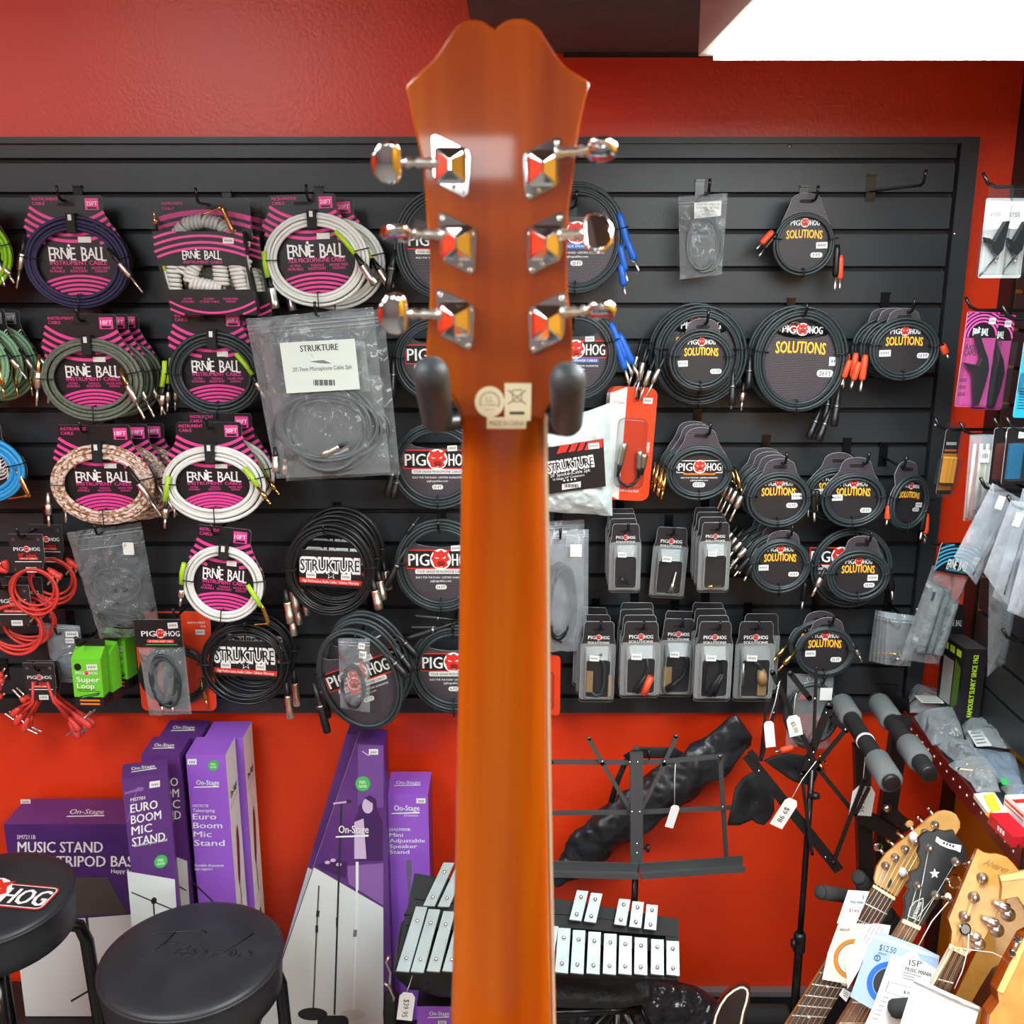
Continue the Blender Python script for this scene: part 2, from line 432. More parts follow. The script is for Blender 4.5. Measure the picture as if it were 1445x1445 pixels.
cream = M('cream_binding', (250, 238, 202), 0.4)
sticker_paper = M('sticker_paper', (240, 226, 186), 0.5)
sticker_ink = M('sticker_ink', (150, 140, 120), 0.6)
rubber_grey = M('rubber_grey', (58, 62, 64), 0.5, bump=(400, .1))
foam_dark = M('foam_dark', (48, 50, 50), 0.85, bump=(350, .4))

go = AT(705, 590, GY)
gt = thing('acoustic_guitar', 'amber brown guitar hung with the back of its headstock and neck towards the viewer', 'guitar', go)
def gl(px, py, Y=GY): return AT(px, py, Y) - go
ho = [(573.4, 119), (597, 97), (611, 84), (622, 69), (631, 55), (638, 44), (643, 38), (649.5, 33), (657, 28.5), (666, 27), (675, 28), (683, 31), (691, 36), (698, 42),
      (704, 36), (712, 30), (722, 26.5), (732.5, 26), (741, 27), (749, 30.5), (757, 36), (763, 43), (771, 56), (779.6, 69), (786, 79), (793, 88.6), (801, 96), (810, 102.4), (820, 108), (829, 113.5), (832, 119),
      (826.6, 138), (822, 158), (818, 177), (812, 220), (807, 263), (802, 299), (800.5, 330), (800, 391), (802, 420), (806, 446), (808.6, 490), (808, 515), (803, 535), (793, 552), (782, 566),
      (764, 590), (652, 588), (642, 565), (628, 545), (610, 530), (602, 512), (601, 495), (604, 460), (606.6, 418), (606.6, 363), (603, 320), (600, 277), (595.5, 230), (589, 200), (583, 172), (578, 148), (572.5, 126)]
mb = MB(lambda x, y, z: (x, y, z))
hp = [gl(x, y) for x, y in ho]
mb2 = MB(lambda u, v, w: (u, -w, v))
mb2.prism([(p.x, p.z) for p in hp][::-1], -.0145, 0, amber, bev=.0013, smooth=True)
rows = [(540, 622, 790, 13, 4), (575, 645, 771, 15.6, 3), (606, 651, 768, 16.2, 2.5), (625, 651.5, 768, 17, 2.3), (650, 651, 768, 17.8, 2.15), (700, 650, 769, 18.3, 2.1), (800, 648, 770.5, 18.5, 2.1), (900, 647, 771, 19, 2.1),
        (1000, 645.5, 771.5, 19.5, 2.1), (1100, 644, 772.5, 20, 2.1), (1190, 642.5, 774, 20.5, 2.1), (1300, 640, 776, 21, 2.1), (1440, 636, 778.5, 22, 2.1), (1560, 634, 781, 22.5, 2.1)]
n = 20; V = []
for py, xl, xr, dep, ex in rows:
    yb = GY + .0165; a = AT(xl, py, GY + .012); b = AT(xr, py, GY + .012); cx_, hw = (a.x + b.x) / 2 - go.x, (b.x - a.x) / 2; z = a.z - go.z
    dep /= 1000.
    for j in range(n + 1):
        t = pi * j / n; c_, s_ = cos(t), sin(t)
        V.append((cx_ - hw * math.copysign(abs(c_) ** (2 / ex), c_), yb - GY - dep * abs(s_) ** (2 / ex) * 1.0, z))
k = n + 1
Fs = [(r * k + j, r * k + j + 1, (r + 1) * k + j + 1, (r + 1) * k + j) for r in range(len(rows) - 1) for j in range(n)]
Fs += [((r + 1) * k, (r + 1) * k + n, r * k + n, r * k) for r in range(len(rows) - 1)]
mb2.mp = lambda u, v, w: (u, v, w); mb2.add(V, Fs, amber, True)
mb2.build('neck', gt)
# fingerboard with its cream binding, on the far side of the neck
fr_ = [(588, 650, 768)] + [(r[0], r[1] - .3, r[2]) for r in rows[3:]]
mb = MB(); V = []
for py, xl, xr in fr_:
    a = gl(xl + 2.2, py, GY + .0165); b = gl(xr + 3.6 + (py - 588) * .001, py, GY + .0165); V.append((a, b))
for (a0, b0), (a1, b1) in zip(V, V[1:]):
    for (p0, p1, q0, q1, m) in ((a0, b0, a1, b1, rosewood),):
        th = Vector((0, .007, 0)); mb.add([tuple(p) for p in (p0, p1, q1, q0, p0 + th, p1 + th, q1 + th, q0 + th)], [(0, 1, 2, 3), (7, 6, 5, 4), (0, 4, 5, 1), (2, 6, 7, 3)], m)
mb.build('fingerboard', gt)
for s_ in (0, 1):
    mb = MB()
    for r0, r1 in zip(V, V[1:]):
        for_ = []
        for p in (r0[s_], r1[s_]):
            e = (.0012 if s_ else -.0004); for_ += [p + Vector((-e * 1.2, -.0004, 0)), p + Vector((e * .5, -.0004, 0)), p + Vector((e * .5, .0072, 0)), p + Vector((-e * 1.2, .0072, 0))]
        mb.add([tuple(p) for p in for_], [(0, 1, 5, 4), (1, 2, 6, 5), (2, 3, 7, 6), (3, 0, 4, 7)], cream)
    mb.build('binding', gt)
# body below the picture
mb = MB(lambda u, v, w: (u, w, v)); zt = AT(705, 1500, GY).z - go.z
bo = []
for (u, v) in [(0, 0), (.05, 0), (.10, -.012), (.135, -.05), (.143, -.10), (.13, -.16), (.118, -.21), (.13, -.27), (.165, -.33), (.192, -.40), (.19, -.46), (.16, -.52), (.10, -.552), (0, -.56)]: bo.append((u, zt - .02 + v))
bo += [(-u, v) for u, v in bo[1:-1]][::-1]
mb.prism(bo, -.085, .016, amber, bev=.006); mb.build('body', gt)
# tuning machines
def machine(px, py, bx, by, side, turn, label=None):
    c = gl(px, py, GY - .0006)
    sc = SU(px, py, GY)
    f = lambda u, v, w: (c.x + side * u * sc, c.y - w * sc, c.z + v * sc)
    # plate, in local px units, side=+1 mirrors to the right
    pm = MB(f)
    o = [(-27, 42), (-20, 44), (2, 34), (26, 22), (28, 14), (25, -35), (19, -42), (2, -33), (-20, -22), (-25, -12)]
    pm.prism(o, 0, 3, chrome, bev=1)
    for u, v in ((-20, 36), (21, 14), (-19, -14), (18, -35), (4, -27)): pm.ball(f_id((u, v, 3.4)), 3.6, nickel, 10, (1, 1, .5))
    root = pm.build('tuning_machine', gt)
    hm = MB(f)
    L0 = rrect(-22, -22, 22, 26, 5, 3); L1 = rrect(-20, -20, 20, 24, 5, 3); n_ = len(L0)
    ridge = [(0, 8 if v > 2 else -4) for u, v in L0]
    V = [(u, v, 2) for u, v in L0] + [(u, v, 13) for u, v in L0] + [(u * .9, v * .9, 15) for u, v in L1] + [(0 + u * .06, r[1] + v * .04, 27) for (u, v), r in zip(L0, ridge)]
    Fs = [(q * n_ + i, q * n_ + (i + 1) % n_, (q + 1) * n_ + (i + 1) % n_, (q + 1) * n_ + i) for q in range(3) for i in range(n_)] + [tuple(3 * n_ + i for i in range(n_))]
    hm.add(V, Fs, chrome, False); hm.build('gear_cover', root)
    sm = MB(f); bu = abs(bx - px)
    e = bu - 14
    bv = py - by
    sm.lathe((-18, bv * .85, 9), (-e, bv, 9), [(0, 9), (.06, 9), (.1, 7), (.2, 8.5), (.3, 6), (.5, 8), (.6, 5), (.72, 8), (.8, 8), (.86, 5), (1, 5)], nickel, 12); sm.build('shaft', root)
    bm = MB(f)
    ko = [(-18, 10), (-20, 0), (-17, -14), (-8, -24), (4, -27), (14, -24), (18, -16), (19, 0), (18, 16), (14, 24), (4, 27), (-8, 23)]
    ko = [(u * 1.12, v * 1.12) for u, v in ko]
    rot = Matrix.Rotation(R(turn), 3, 'X'); P = []
    n_ = len(ko)
    for q, (ww, ins) in enumerate(((-6, 5), (-4, 1.5), (-1.5, 0), (1.5, 0), (4, 1.5), (6, 5))):
        for u, v in inset(ko, ins * 1.0):
            p = rot @ Vector((u, v, ww * (1 + .5 * (u < -8)))); P.append((-bu + p.x - 2, bv + p.y, 9 + p.z))
    Fs = [(q * n_ + i, q * n_ + (i + 1) % n_, (q + 1) * n_ + (i + 1) % n_, (q + 1) * n_ + i) for q in range(5) for i in range(n_)] + [tuple(range(n_))[::-1], tuple(5 * n_ + i for i in range(n_))]
    bm.add(P, Fs, chrome, True); bm.build('tuner_button', root)
def f_id(p): return p
machine(636, 236, 549, 230, 1, 14); machine(645, 345, 563, 330, 1, 74); machine(642, 452, 558, 442, 1, 8)
machine(765, 240, 846, 214, -1, 66); machine(769, 345, 841, 330, -1, -22); machine(772, 457, 846, 438, -1, 68)
# stickers
fs = MB(lambda u, v, w: tuple(gl(u, v, GY - .0003 - w * .0004)))
def stk(o, name, fn=None, lf=0):
    m_ = MB(lambda u, v, w: tuple(gl(u, v, GY - .0003 - lf - w * .0004)))
    m_.prism(o, 0, 1, sticker_paper)
    if fn: fn(m_)
    return m_.build(name, gt)
T = lambda m_, s, u, v, h, mat, **k: m_.text(s, 0, 0, h, mat, bold=0, place=lambda x, y: (u + x, v - y, 1.3), **k)
def f1(m_):
    m_.flat(circ(691, 568, 13, 13, 20), 1.2, sticker_paper)
    for i in range(16):
        a = R(200 - i * 15); m_.flat([(691 + 15 * cos(a + d) * q, 567 - 15 * sin(a + d) * q) for d, q in ((-.07, 1), (.07, 1), (.07, .8), (-.07, .8))], 1.25, sticker_ink)
    T(m_, 'LL', 691, 563, 8, sticker_ink); T(m_, 'LICENSED', 691, 571, 3.2, sticker_ink); T(m_, 'QUALITY', 691, 578, 2.4, sticker_ink)
stk(circ(691, 567, 21, 22, 30), 'sticker', f1)
def f2(m_):
    m_.flat([(719, 581), (740, 581), (740, 585), (719, 585)], 1.3, dark_print)
    for o in ([(722, 550), (738, 549), (738, 550.5), (722, 551.5)], [(722, 552), (723.5, 552), (725, 567), (723.5, 567)], [(736, 552), (737.5, 552), (736, 567), (734.5, 567)], [(724, 566), (736, 566), (736, 567.5), (724, 567.5)],
              [(716, 551), (717.5, 550), (743, 570), (741.5, 571)], [(743, 551), (741.5, 550), (716, 570), (717.5, 571)]): m_.flat(o, 1.3, sticker_ink)
stk([(712, 540.5), (750, 541), (749, 594), (712, 592)], 'sticker', f2)
stk([(687, 588.5), (743.5, 588.5), (742, 605), (687, 605)], 'sticker', lambda m_: T(m_, 'MADE IN CHINA', 715, 597, 8, sticker_ink, width=49), .0012)

# stand that carries the guitar: padded yoke on a pole behind the neck
hs = thing('guitar_hanger', 'black padded two-pronged hanger holding the amber guitar by its neck', 'guitar hanger', (go.x, GY + .05, 0))
def prong(tip, base, r):
    a = AT(tip[0], tip[1], GY - .052) - hs.location; b = AT(base[0], base[1], GY + .02) - hs.location
    m_ = MB(); m_.lathe(a, b, [(0, .0005), (.012, r * .45), (.04, r * .8), (.08, r * .98), (.13, r * 1.02), (.17, r * .96), (.185, r * .86), (.2, r * .94), (.25, r), (.9, r * .97), (1, r * .6)], rubber_grey, 24)
    m_.build('prong', hs); return b
b1 = prong((607, 519), (618, 596), .0087); b2 = prong((801, 527), (800, 602), .0087)
ym = MB(); ym.tube([b1 - Vector((0, .006, 0)), b1 + Vector((.004, .02, -.004)), Vector((0, .02, b1.z - .004)), b2 + Vector((-.004, .02, -.004)), b2 - Vector((0, .006, 0))], .0045, black, 10); ym.build('yoke', hs)
ym = MB(); ym.tube([(0, .02, b1.z + .004), (0, .02, .03)], .011, black, 14); ym.build('pole', hs)
ym = MB()
for a in (90, 210, 330): ym.tube([(0, .02, .12), (.16 * cos(R(a)), .02 + .16 * sin(R(a)), .04), (.26 * cos(R(a)), .02 + .26 * sin(R(a)), .011)], .010, black, 10)
ym.build('base', hs)

# ---------------------------------------------------------------- makers of the packs that hang on the slatwall
ORD = ['frontmost', 'second from the front', 'third from the front', 'fourth from the front', 'fifth from the front']
class Pk:
    """a thing hung at photo point (px, py), distance Y; its parts are drawn in photo pixels about that point"""
    def __init__(s, name, label, cat, px, py, Y, roll=0, yaw=0, group=None, tilt=0):
        s.px, s.py, s.Y = px, py, Y
        s.su, s.sv = SU(px, py, Y), SV(px, py, Y)
        s.root = thing(name, label, cat, AT(px, py, Y), (R(tilt), R(-roll), R(yaw)), group)
        s.fn = lambda u, v, w: (u * s.su, -w * s.su, v * s.sv)
    def mb(s): return MB(s.fn)
    def L(s, x, y): return (x - s.px, s.py - y)
def hook(px, py, Y, label, length=0, tip=True, dx=0, dz=0):
    p = AT(px, py, Y); wx, wz = p.x + dx, p.z + dz
    t = thing('slatwall_hook', label, 'hook', (wx, SF, wz)); m_ = MB()
    m_.box((0, -.0015, .006), (.018, .003, .052), black_gloss); m_.box((0, -.004, .030), (.018, .008, .003), black_gloss); m_.build('bracket', t)
    m_ = MB(); y = Y - SF
    e = [(0, 0, 0), (-dx, y - .012, -dz)] + ([(-dx, y - .022, -dz + .004), (-dx, y - .027, -dz + .014), (-dx, y - .030, -dz + .026)] if tip else [])
    m_.tube(e, .0028, black_gloss, 8); m_.build('rod', t)
    return t
def sticker(pk, x, y, w=15, h=8, rot=0, wz=1.0, parent=None):
    m_ = pk.mb(); c, q = cos(R(rot)), sin(R(rot)); P = lambda a, b: (x + a * c - b * q, y + a * q + b * c)
    m_.prism([P(-w / 2, -h / 2), P(w / 2, -h / 2), P(w / 2, h / 2), P(-w / 2, h / 2)], wz, wz + .25, offwhite)
    for i in range(5): m_.flat([P(-w * .36 + i * w * .15, -h * .15), P(-w * .27 + i * w * .15, -h * .15), P(-w * .27 + i * w * .15, h * .2), P(-w * .36 + i * w * .15, h * .2)], wz + .35, grey_print)
    return m_.build('price_sticker', parent or pk.root)
def coil(pk, rx, ry, bw, cr, nt, mat, cu=0, cv=0, w0=2, name='cable', turns=40, jit=1.0, layers=2, tilt=0):
    m_ = pk.mb(); rnd = random.Random(int(pk.px * 7 + pk.py))
    for i in range(nt):
        f = i / max(nt - 1, 1); k = bw - cr - (bw - 2 * cr) * f
        ax, ay = rx - bw + k, ry - bw + k
        ox, oy = rnd.uniform(-jit, jit), rnd.uniform(-jit, jit); ph = rnd.uniform(0, 6)
        w = w0 + cr + (i % layers) * cr * .9
        m_.tube([(cu + ox + ax * cos(a) + tilt * ay * sin(a), cv + oy + ay * sin(a), w + .5 * sin(2 * a + ph)) for a in (2 * pi * j / turns for j in range(turns))], cr, mat, 7, closed=True)
    return m_.build(name, pk.root)
def ties(pk, rx, ry, bw, angs, th, mat=None, cu=0, cv=0):
    for a in angs:
        m_ = pk.mb(); c, q = cos(R(a)), sin(R(a)); P = lambda k: (cu + (rx - bw + k) * c, cv + (ry - bw + k) * q)
        p0, p1 = P(-2), P(bw + 2)
        m_.tube([(p0[0], p0[1], .5), (p0[0], p0[1], th), (p1[0], p1[1], th), (p1[0], p1[1], .5)], .9, mat or black, 6); m_.build('twist_tie', pk.root)
def plug(pk, kind, a, b, parent=None, w=6, col=None, s=1.0, bend=None):
    """kind of connector from photo point a (cable end) to b (tip)"""
    m_ = pk.mb(); p0 = Vector(pk.L(*a) + (w,)); p1 = Vector(pk.L(*b) + (w,)); S = lambda pr: [(t, r * s) for t, r in pr]
    if kind == 'ts':
        m_.lathe(p0, p1, S([(0, 2.2), (.3, 2.8), (.34, 2.8)]), col or black, 8); m_.lathe(p0, p1, S([(.33, 3.2), (.35, 4.2), (.6, 4.2), (.66, 3)]), nickel, 10)
        m_.lathe(p0, p1, S([(.66, 1.9), (.9, 1.9), (.93, 1.3), (.96, 2), (1, .8)]), nickel, 8)
    elif kind == 'gold':
        m_.lathe(p0, p1, S([(0, 2.4), (.3, 2.6), (.31, 3.4), (.62, 3.8), (.68, 2.6)]), gold, 10); m_.lathe(p0, p1, S([(.68, 1.9), (.9, 1.9), (.93, 1.3), (.96, 2), (1, .8)]), gold, 8)
    elif kind == 'xlr':
        m_.lathe(p0, p1, S([(0, 2.6), (.3, 4.5), (.36, 5.2)]), black, 10); m_.lathe(p0, p1, S([(.36, 5.6), (.4, 6.2), (.72, 6), (.74, 6.6), (.97, 6.6), (1, 5.6)]), nickel, 12)
    elif kind == 'xlrb':
        m_.lathe(p0, p1, S([(0, 2.4), (.34, 4.2), (.4, 5), (.42, 5.8), (.72, 5.6), (.74, 6.2), (.97, 6.2), (1, 5.2)]), black, 12)
        m_.lathe(p0, p1, S([(.44, 5.95), (.5, 5.95)]), steel, 12)
    elif kind == 'boot':
        m_.lathe(p0, p1, S([(0, 2.6), (.1, 4), (.6, 4.4), (.68, 3.4)]), col, 10); m_.lathe(p0, p1, S([(.68, 1.8), (.92, 1.8), (.95, 2), (1, .8)]), nickel, 8)
    elif kind == 'angle':
        m_.lathe(p0, p1, S([(0, 3), (.2, 4), (.9, 4.4), (1, 4)]), gold, 10); q = Vector(pk.L(*bend) + (w,)); m_.lathe(p1, q, S([(-.08, 3), (.2, 3), (.25, 1.9), (.9, 1.8), (1, .8)]), gold, 10)
    return m_.build('plug', parent or pk.root)
def arcs(m_, o, cu, cv, rads, wd, mat, w, a0, a1, step=3.0, sq=1.0, lim=None):
    for r in rads:
        a = a0; da = step / r * 57.3
        while a < a1:
            P = [(cu + (r + d) * cos(R(t)), cv + (r + d) * sin(R(t)) * sq) for d, t in ((-wd / 2, a), (wd / 2, a), (wd / 2, a + da * 1.02), (-wd / 2, a + da * 1.02))]
            c = (sum(p[0] for p in P) / 4, sum(p[1] for p in P) / 4)
            if inpoly(c[0], c[1], o) and (lim is None or lim(*c)): m_.flat(P, w, mat)
            a += da
def stack(pk, n, dy, labels, jit=1.0, dx=0, dz=0, rollj=1.5, seed=1):
    rnd = random.Random(seed)
    for i in range(1, n):
        c = copy_tree(pk.root); c.location = pk.root.location + Vector(((rnd.uniform(-jit, jit) + dx * i) * pk.su, dy * i, (rnd.uniform(-jit, jit) * .5 + dz * i) * pk.sv))
        c.rotation_euler.y += R(rnd.uniform(-rollj, rollj)); c['label'] = labels(i) if callable(labels) else labels[i - 1]

EBW = [('E', 1.22), ('R', .95), ('N', 1.0), ('i', 1.0), ('E', 1.1), (' ', 1), ('B', 1.2), ('A', .95), ('L', 1.1), ('L', 1.22)]
def eb_logo(m_, u, v, width, h, mat, w, bold=.04):
    ws = [(.5 if c == ' ' else glyphs(c, .04)[2] * .95 + .05) for c, _ in EBW]; k = width / sum(ws); x = u - width / 2
    for (c, s), q in zip(EBW, ws):
        if c != ' ':
            m_.text('I' if c == 'i' else c, x, v + (s - 1) * h * -.25, h * s * (.78 if c == 'i' else 1), mat, w, width=q * k * .96, align='L', bold=bold)
            if c in 'ERNBL': m_.flat([(x - q * k * .08, v + h * s * .5 - (s - 1) * h * .25), (x + q * k * .5, v + h * s * .38 - (s - 1) * h * .25), (x + q * k * .1, v + h * s * .34 - (s - 1) * h * .25)], w, mat)
            if c == 'i': m_.flat(circ(x + q * k * .5, v + h * .6, h * .12, n=8), w, mat)
        x += q * k
def eb_outline(rx, ry, tu, tv, th, bot=.97):
    e = lambda a: (rx * 1.0 * cos(R(a)), ry * bot * sin(R(a)))
    r = [(tu + th, tv - 3), (tu + th - 3, tv)]; l = [(tu - th + 3, tv), (tu - th, tv - 3)]
    rt = [e(a) for a in range(-90, 29, 8)] + [(tu + th + (rx - th) * .42, tv - 40), (tu + th + 2, tv - 27), (tu + th, tv - 20)]
    lt = [(tu - th, tv - 20), (tu - th - 2, tv - 27), (tu - th - (rx - th) * .42, tv - 40)] + [e(a) for a in range(152, 266, 8)]
    return rt + r + l + lt
def eb_pack(name, label, cat, px, py, rx, ry, tx, ty, th, mat, Y, plugs, size='20FT', kind='INSTRUMENT', bw=20, cr=2.75, nt=4, roll=0, acc=None, strap=True, text=None, yaw=0, fan=True, angs=(178, 12, 270), sub=('INSTRUMENT', 'CABLE'), logo=True, stk=True):
    pk = Pk(name, label, cat, px, py, Y, roll, yaw); acc = acc or pink
    tu, tv = pk.L(tx, ty); o = eb_outline(rx, ry, tu, tv, th)
    m_ = pk.mb(); m_.prism(o, -1, 0, card_black, side=card_edge)
    if fan:
        vc = tv + 50; q0 = math.hypot(th, 70); arcs(m_, o, tu * .5, vc, [q0 + 9 * k for k in range(8)], 4.4, acc, .35, 180, 360, lim=lambda x, y: y > ry * .42)
    else:
        for k in range(7): arcs(m_, inset(o, 2), rx * .75, ry * .62 - k * 5, [14], 1.6, offwhite, .35, 20, 160); arcs(m_, inset(o, 2), rx * .35, ry * .62 - k * 5, [14], 1.6, offwhite, .35, 200, 340); arcs(m_, inset(o, 2), rx * .75, -ry * .35 - k * 5, [14], 1.6, offwhite, .35, 20, 160)
    ix, iy = rx - bw, ry - bw
    if logo:
        if fan: arcs(m_, circ(0, 0, ix + 3, iy + 3, 24), 0, -iy * 3.1, [iy * (2.70 - .135 * k) for k in range(6)], 3.4, acc, .35, 20, 160)
        eb_logo(m_, 0, iy * .30, ix * 1.46, iy * .38, white, .45)
        m_.text((text or kind + ' CABLE'), 0, iy * .01, iy * .14, acc, .45, width=ix * 1.46, bold=.04)
        for i, (a, b) in enumerate((('ULTRA', 'DURABLE'), ('TANGLE', 'RESISTANT'), ('NOISE FREE', 'DESIGN'))):
            for q, t in enumerate((a, b)): m_.text(t, (i - 1) * ix * .56, -iy * (.15 + q * .1), iy * .08, acc, .45)
        if stk: m_.flat([(ix * .05, iy * .62), (ix * .38, iy * .62), (ix * .38, iy * .80), (ix * .05, iy * .80)], .9, offwhite)
    for q, t in enumerate(sub): m_.text(t, tu - th + 5, tv - 5 - q * 6, 4.4, acc, .4, align='L', bold=.04, maxw=th * .72)
    m_.flat([(tu + th - 24, tv - 20), (tu + th - 5, tv - 20), (tu + th - 5, tv - 4), (tu + th - 24, tv - 4)], .35, acc)
    m_.text(size, tu + th - 14.5, tv - 11, 6, white, .5, width=16, bold=.04); m_.flat([(tu + th - 21, tv - 19), (tu + th - 8, tv - 19), (tu + th - 8, tv - 16), (tu + th - 21, tv - 16)], .5, card_black)
    m_.flat(rrect(tu - 12, tv - 15, tu + 13, tv - 10, 2.4, 3), .4, groove_black)
    m_.build('card', pk.root)
    coil(pk, rx, ry, bw, cr, nt, mat)
    tk = 3.4 + cr * 4
    if strap:
        m_ = pk.mb(); m_.prism([(-7, ry - bw - 4), (6, ry - bw - 4), (6, ry + 3), (-7, ry + 3)], 0, tk, black_matt, bev=1); m_.flat([(-3, ry - 7), (2, ry - 7), (2, ry + 1), (-3, ry + 1)], tk + .2, offwhite); m_.build('strap', pk.root)
    ties(pk, rx, ry, bw, angs, tk)
    for p in plugs:
        if p[0] == 'tag':                                        # lime sleeve on the cable
            m_ = pk.mb(); P = [pk.L(*q) + (tk - 2,) for q in p[1]]; m_.tube(P, cr + .7, lime, 8); m_.build('cable_sleeve', pk.root)
        else: plug(pk, *p[:3], **(p[3] if len(p) > 3 else {}))
    return pk
lime = M('lime_sleeve', (176, 216, 44), 0.45)

def emblem(m_, u, v, r, w):
    """round red head emblem between two words"""
    m_.flat(circ(u, v, r, n=18), w, white)
    b = [(-.95, .1), (-.7, .55), (-.75, .95), (-.3, .75), (.1, .95), (.35, .7), (.85, .9), (.7, .45), (.95, 0), (.6, -.25), (.75, -.6), (.3, -.85), (-.2, -.8), (-.6, -.75), (-.75, -.3)]
    m_.flat([(u + x * r * .95, v + y * r * .95) for x, y in b], w + .15, red_print)
    m_.flat([(u + r * x, v + r * y) for x, y in ((-.55, .25), (-.1, .12), (-.45, .08))], w + .3, white); m_.flat([(u + r * x, v + r * y) for x, y in ((.5, .3), (.12, .12), (.42, .08))], w + .3, white)
    m_.flat(circ(u + r * .05, v - r * .38, r * .4, r * .26, 12), w + .3, M('emblem_dark', (150, 24, 20), .5)); m_.flat([(u + r * x, v + r * y) for x, y in ((-.2, -.55), (.35, -.5), (.1, -.72))], w + .3, white)
def ph_logo(m_, v, width, h, w, u=0, box=True):
    """PIG [emblem] HOG"""
    k = width / 2; er = h * .72
    for s, t in ((-1, 'PIG'), (1, 'HOG')):
        a, b = u + s * k, u + s * er * .6; x0, x1 = min(a, b), max(a, b)
        if box:
            m_.flat([(x0 - 2, v - h * .66), (x1 + 2, v - h * .66), (x1 + 2, v + h * .66), (x0 - 2, v + h * .66)], w, red_print if box == 1 else white); m_.flat([(x0 - 1, v - h * .58), (x1 + 1, v - h * .58), (x1 + 1, v + h * .58), (x0 - 1, v + h * .58)], w + .1, card_black)
        m_.text(t, (a + u + s * er * 1.05) / 2, v, h * .86, white, w + .3, width=abs(a - u - s * er * 1.15), bold=.05)
    emblem(m_, u, v, er, w + .45)
def pill(m_, u, v, wd, h, t, w):
    m_.flat(rrect(u - wd / 2, v - h / 2, u + wd / 2, v + h / 2, h * .45, 4), w, offwhite); m_.text(t, u, v, h * .6, dark_print, w + .2, maxw=wd * .7, bold=.03)

def ph_pack(name, label, cat, px, py, rx, ry, Y, plugs, strip='TOUR GRADE MICROPHONE CABLES', stripcol=None, size='15 FT', bw=17, cr=2.35, nt=4, roll=0, mat=None, mesh=None, angs=(175, 90, 270), box=1, off=(0, 0)):
    pk = Pk(name, label, cat, px, py, Y, roll); ix, iy = rx - bw, ry - bw
    o = circ(0, 0, ix + 7, iy + 7, 30, 140, 400) + [((ix + 7) * .77 * (1 - 2 * i / 8), iy * .66 - iy * .16 * (1 - (1 - 2 * i / 8) ** 2)) for i in range(1, 8)]
    m_ = pk.mb(); m_.prism(o, -1, 0, mesh or card_mesh, side=card_edge); s = ix / 50
    ou, ov = off
    ph_logo(m_, 8 * s + ov, 100 * s * .94, 21 * s, .4, ou, box)
    m_.flat(rrect(ou - 37 * s, -13 * s + ov, ou + 37 * s, -6 * s + ov, 2, 3), .4, stripcol or offwhite); m_.text(strip, ou, -9.5 * s + ov, 3.6 * s, white if stripcol else dark_print, .6, width=68 * s)
    m_.text('BUILT FOR THE ROAD \u2022 LIFETIME GUARANTEE', ou, -18 * s + ov, 2.8 * s, white, .5, width=72 * s, bold=.04); m_.text('pighogcables.com', ou, -23 * s + ov, 3 * s, white, .5, width=30 * s, bold=.04)
    pill(m_, ou, -32 * s + ov, 16 * s, 7 * s, size, .4); m_.build('card', pk.root)
    sticker(pk, 22 * s + ou, 24 * s + ov, 14 * s, 8 * s, 3)
    coil(pk, rx, ry, bw, cr, nt, mat or cable_black); ties(pk, rx, ry, bw, angs, 3 + cr * 4)
    for p in plugs: plug(pk, *p[:3], **(p[3] if len(p) > 3 else {}))
    return pk
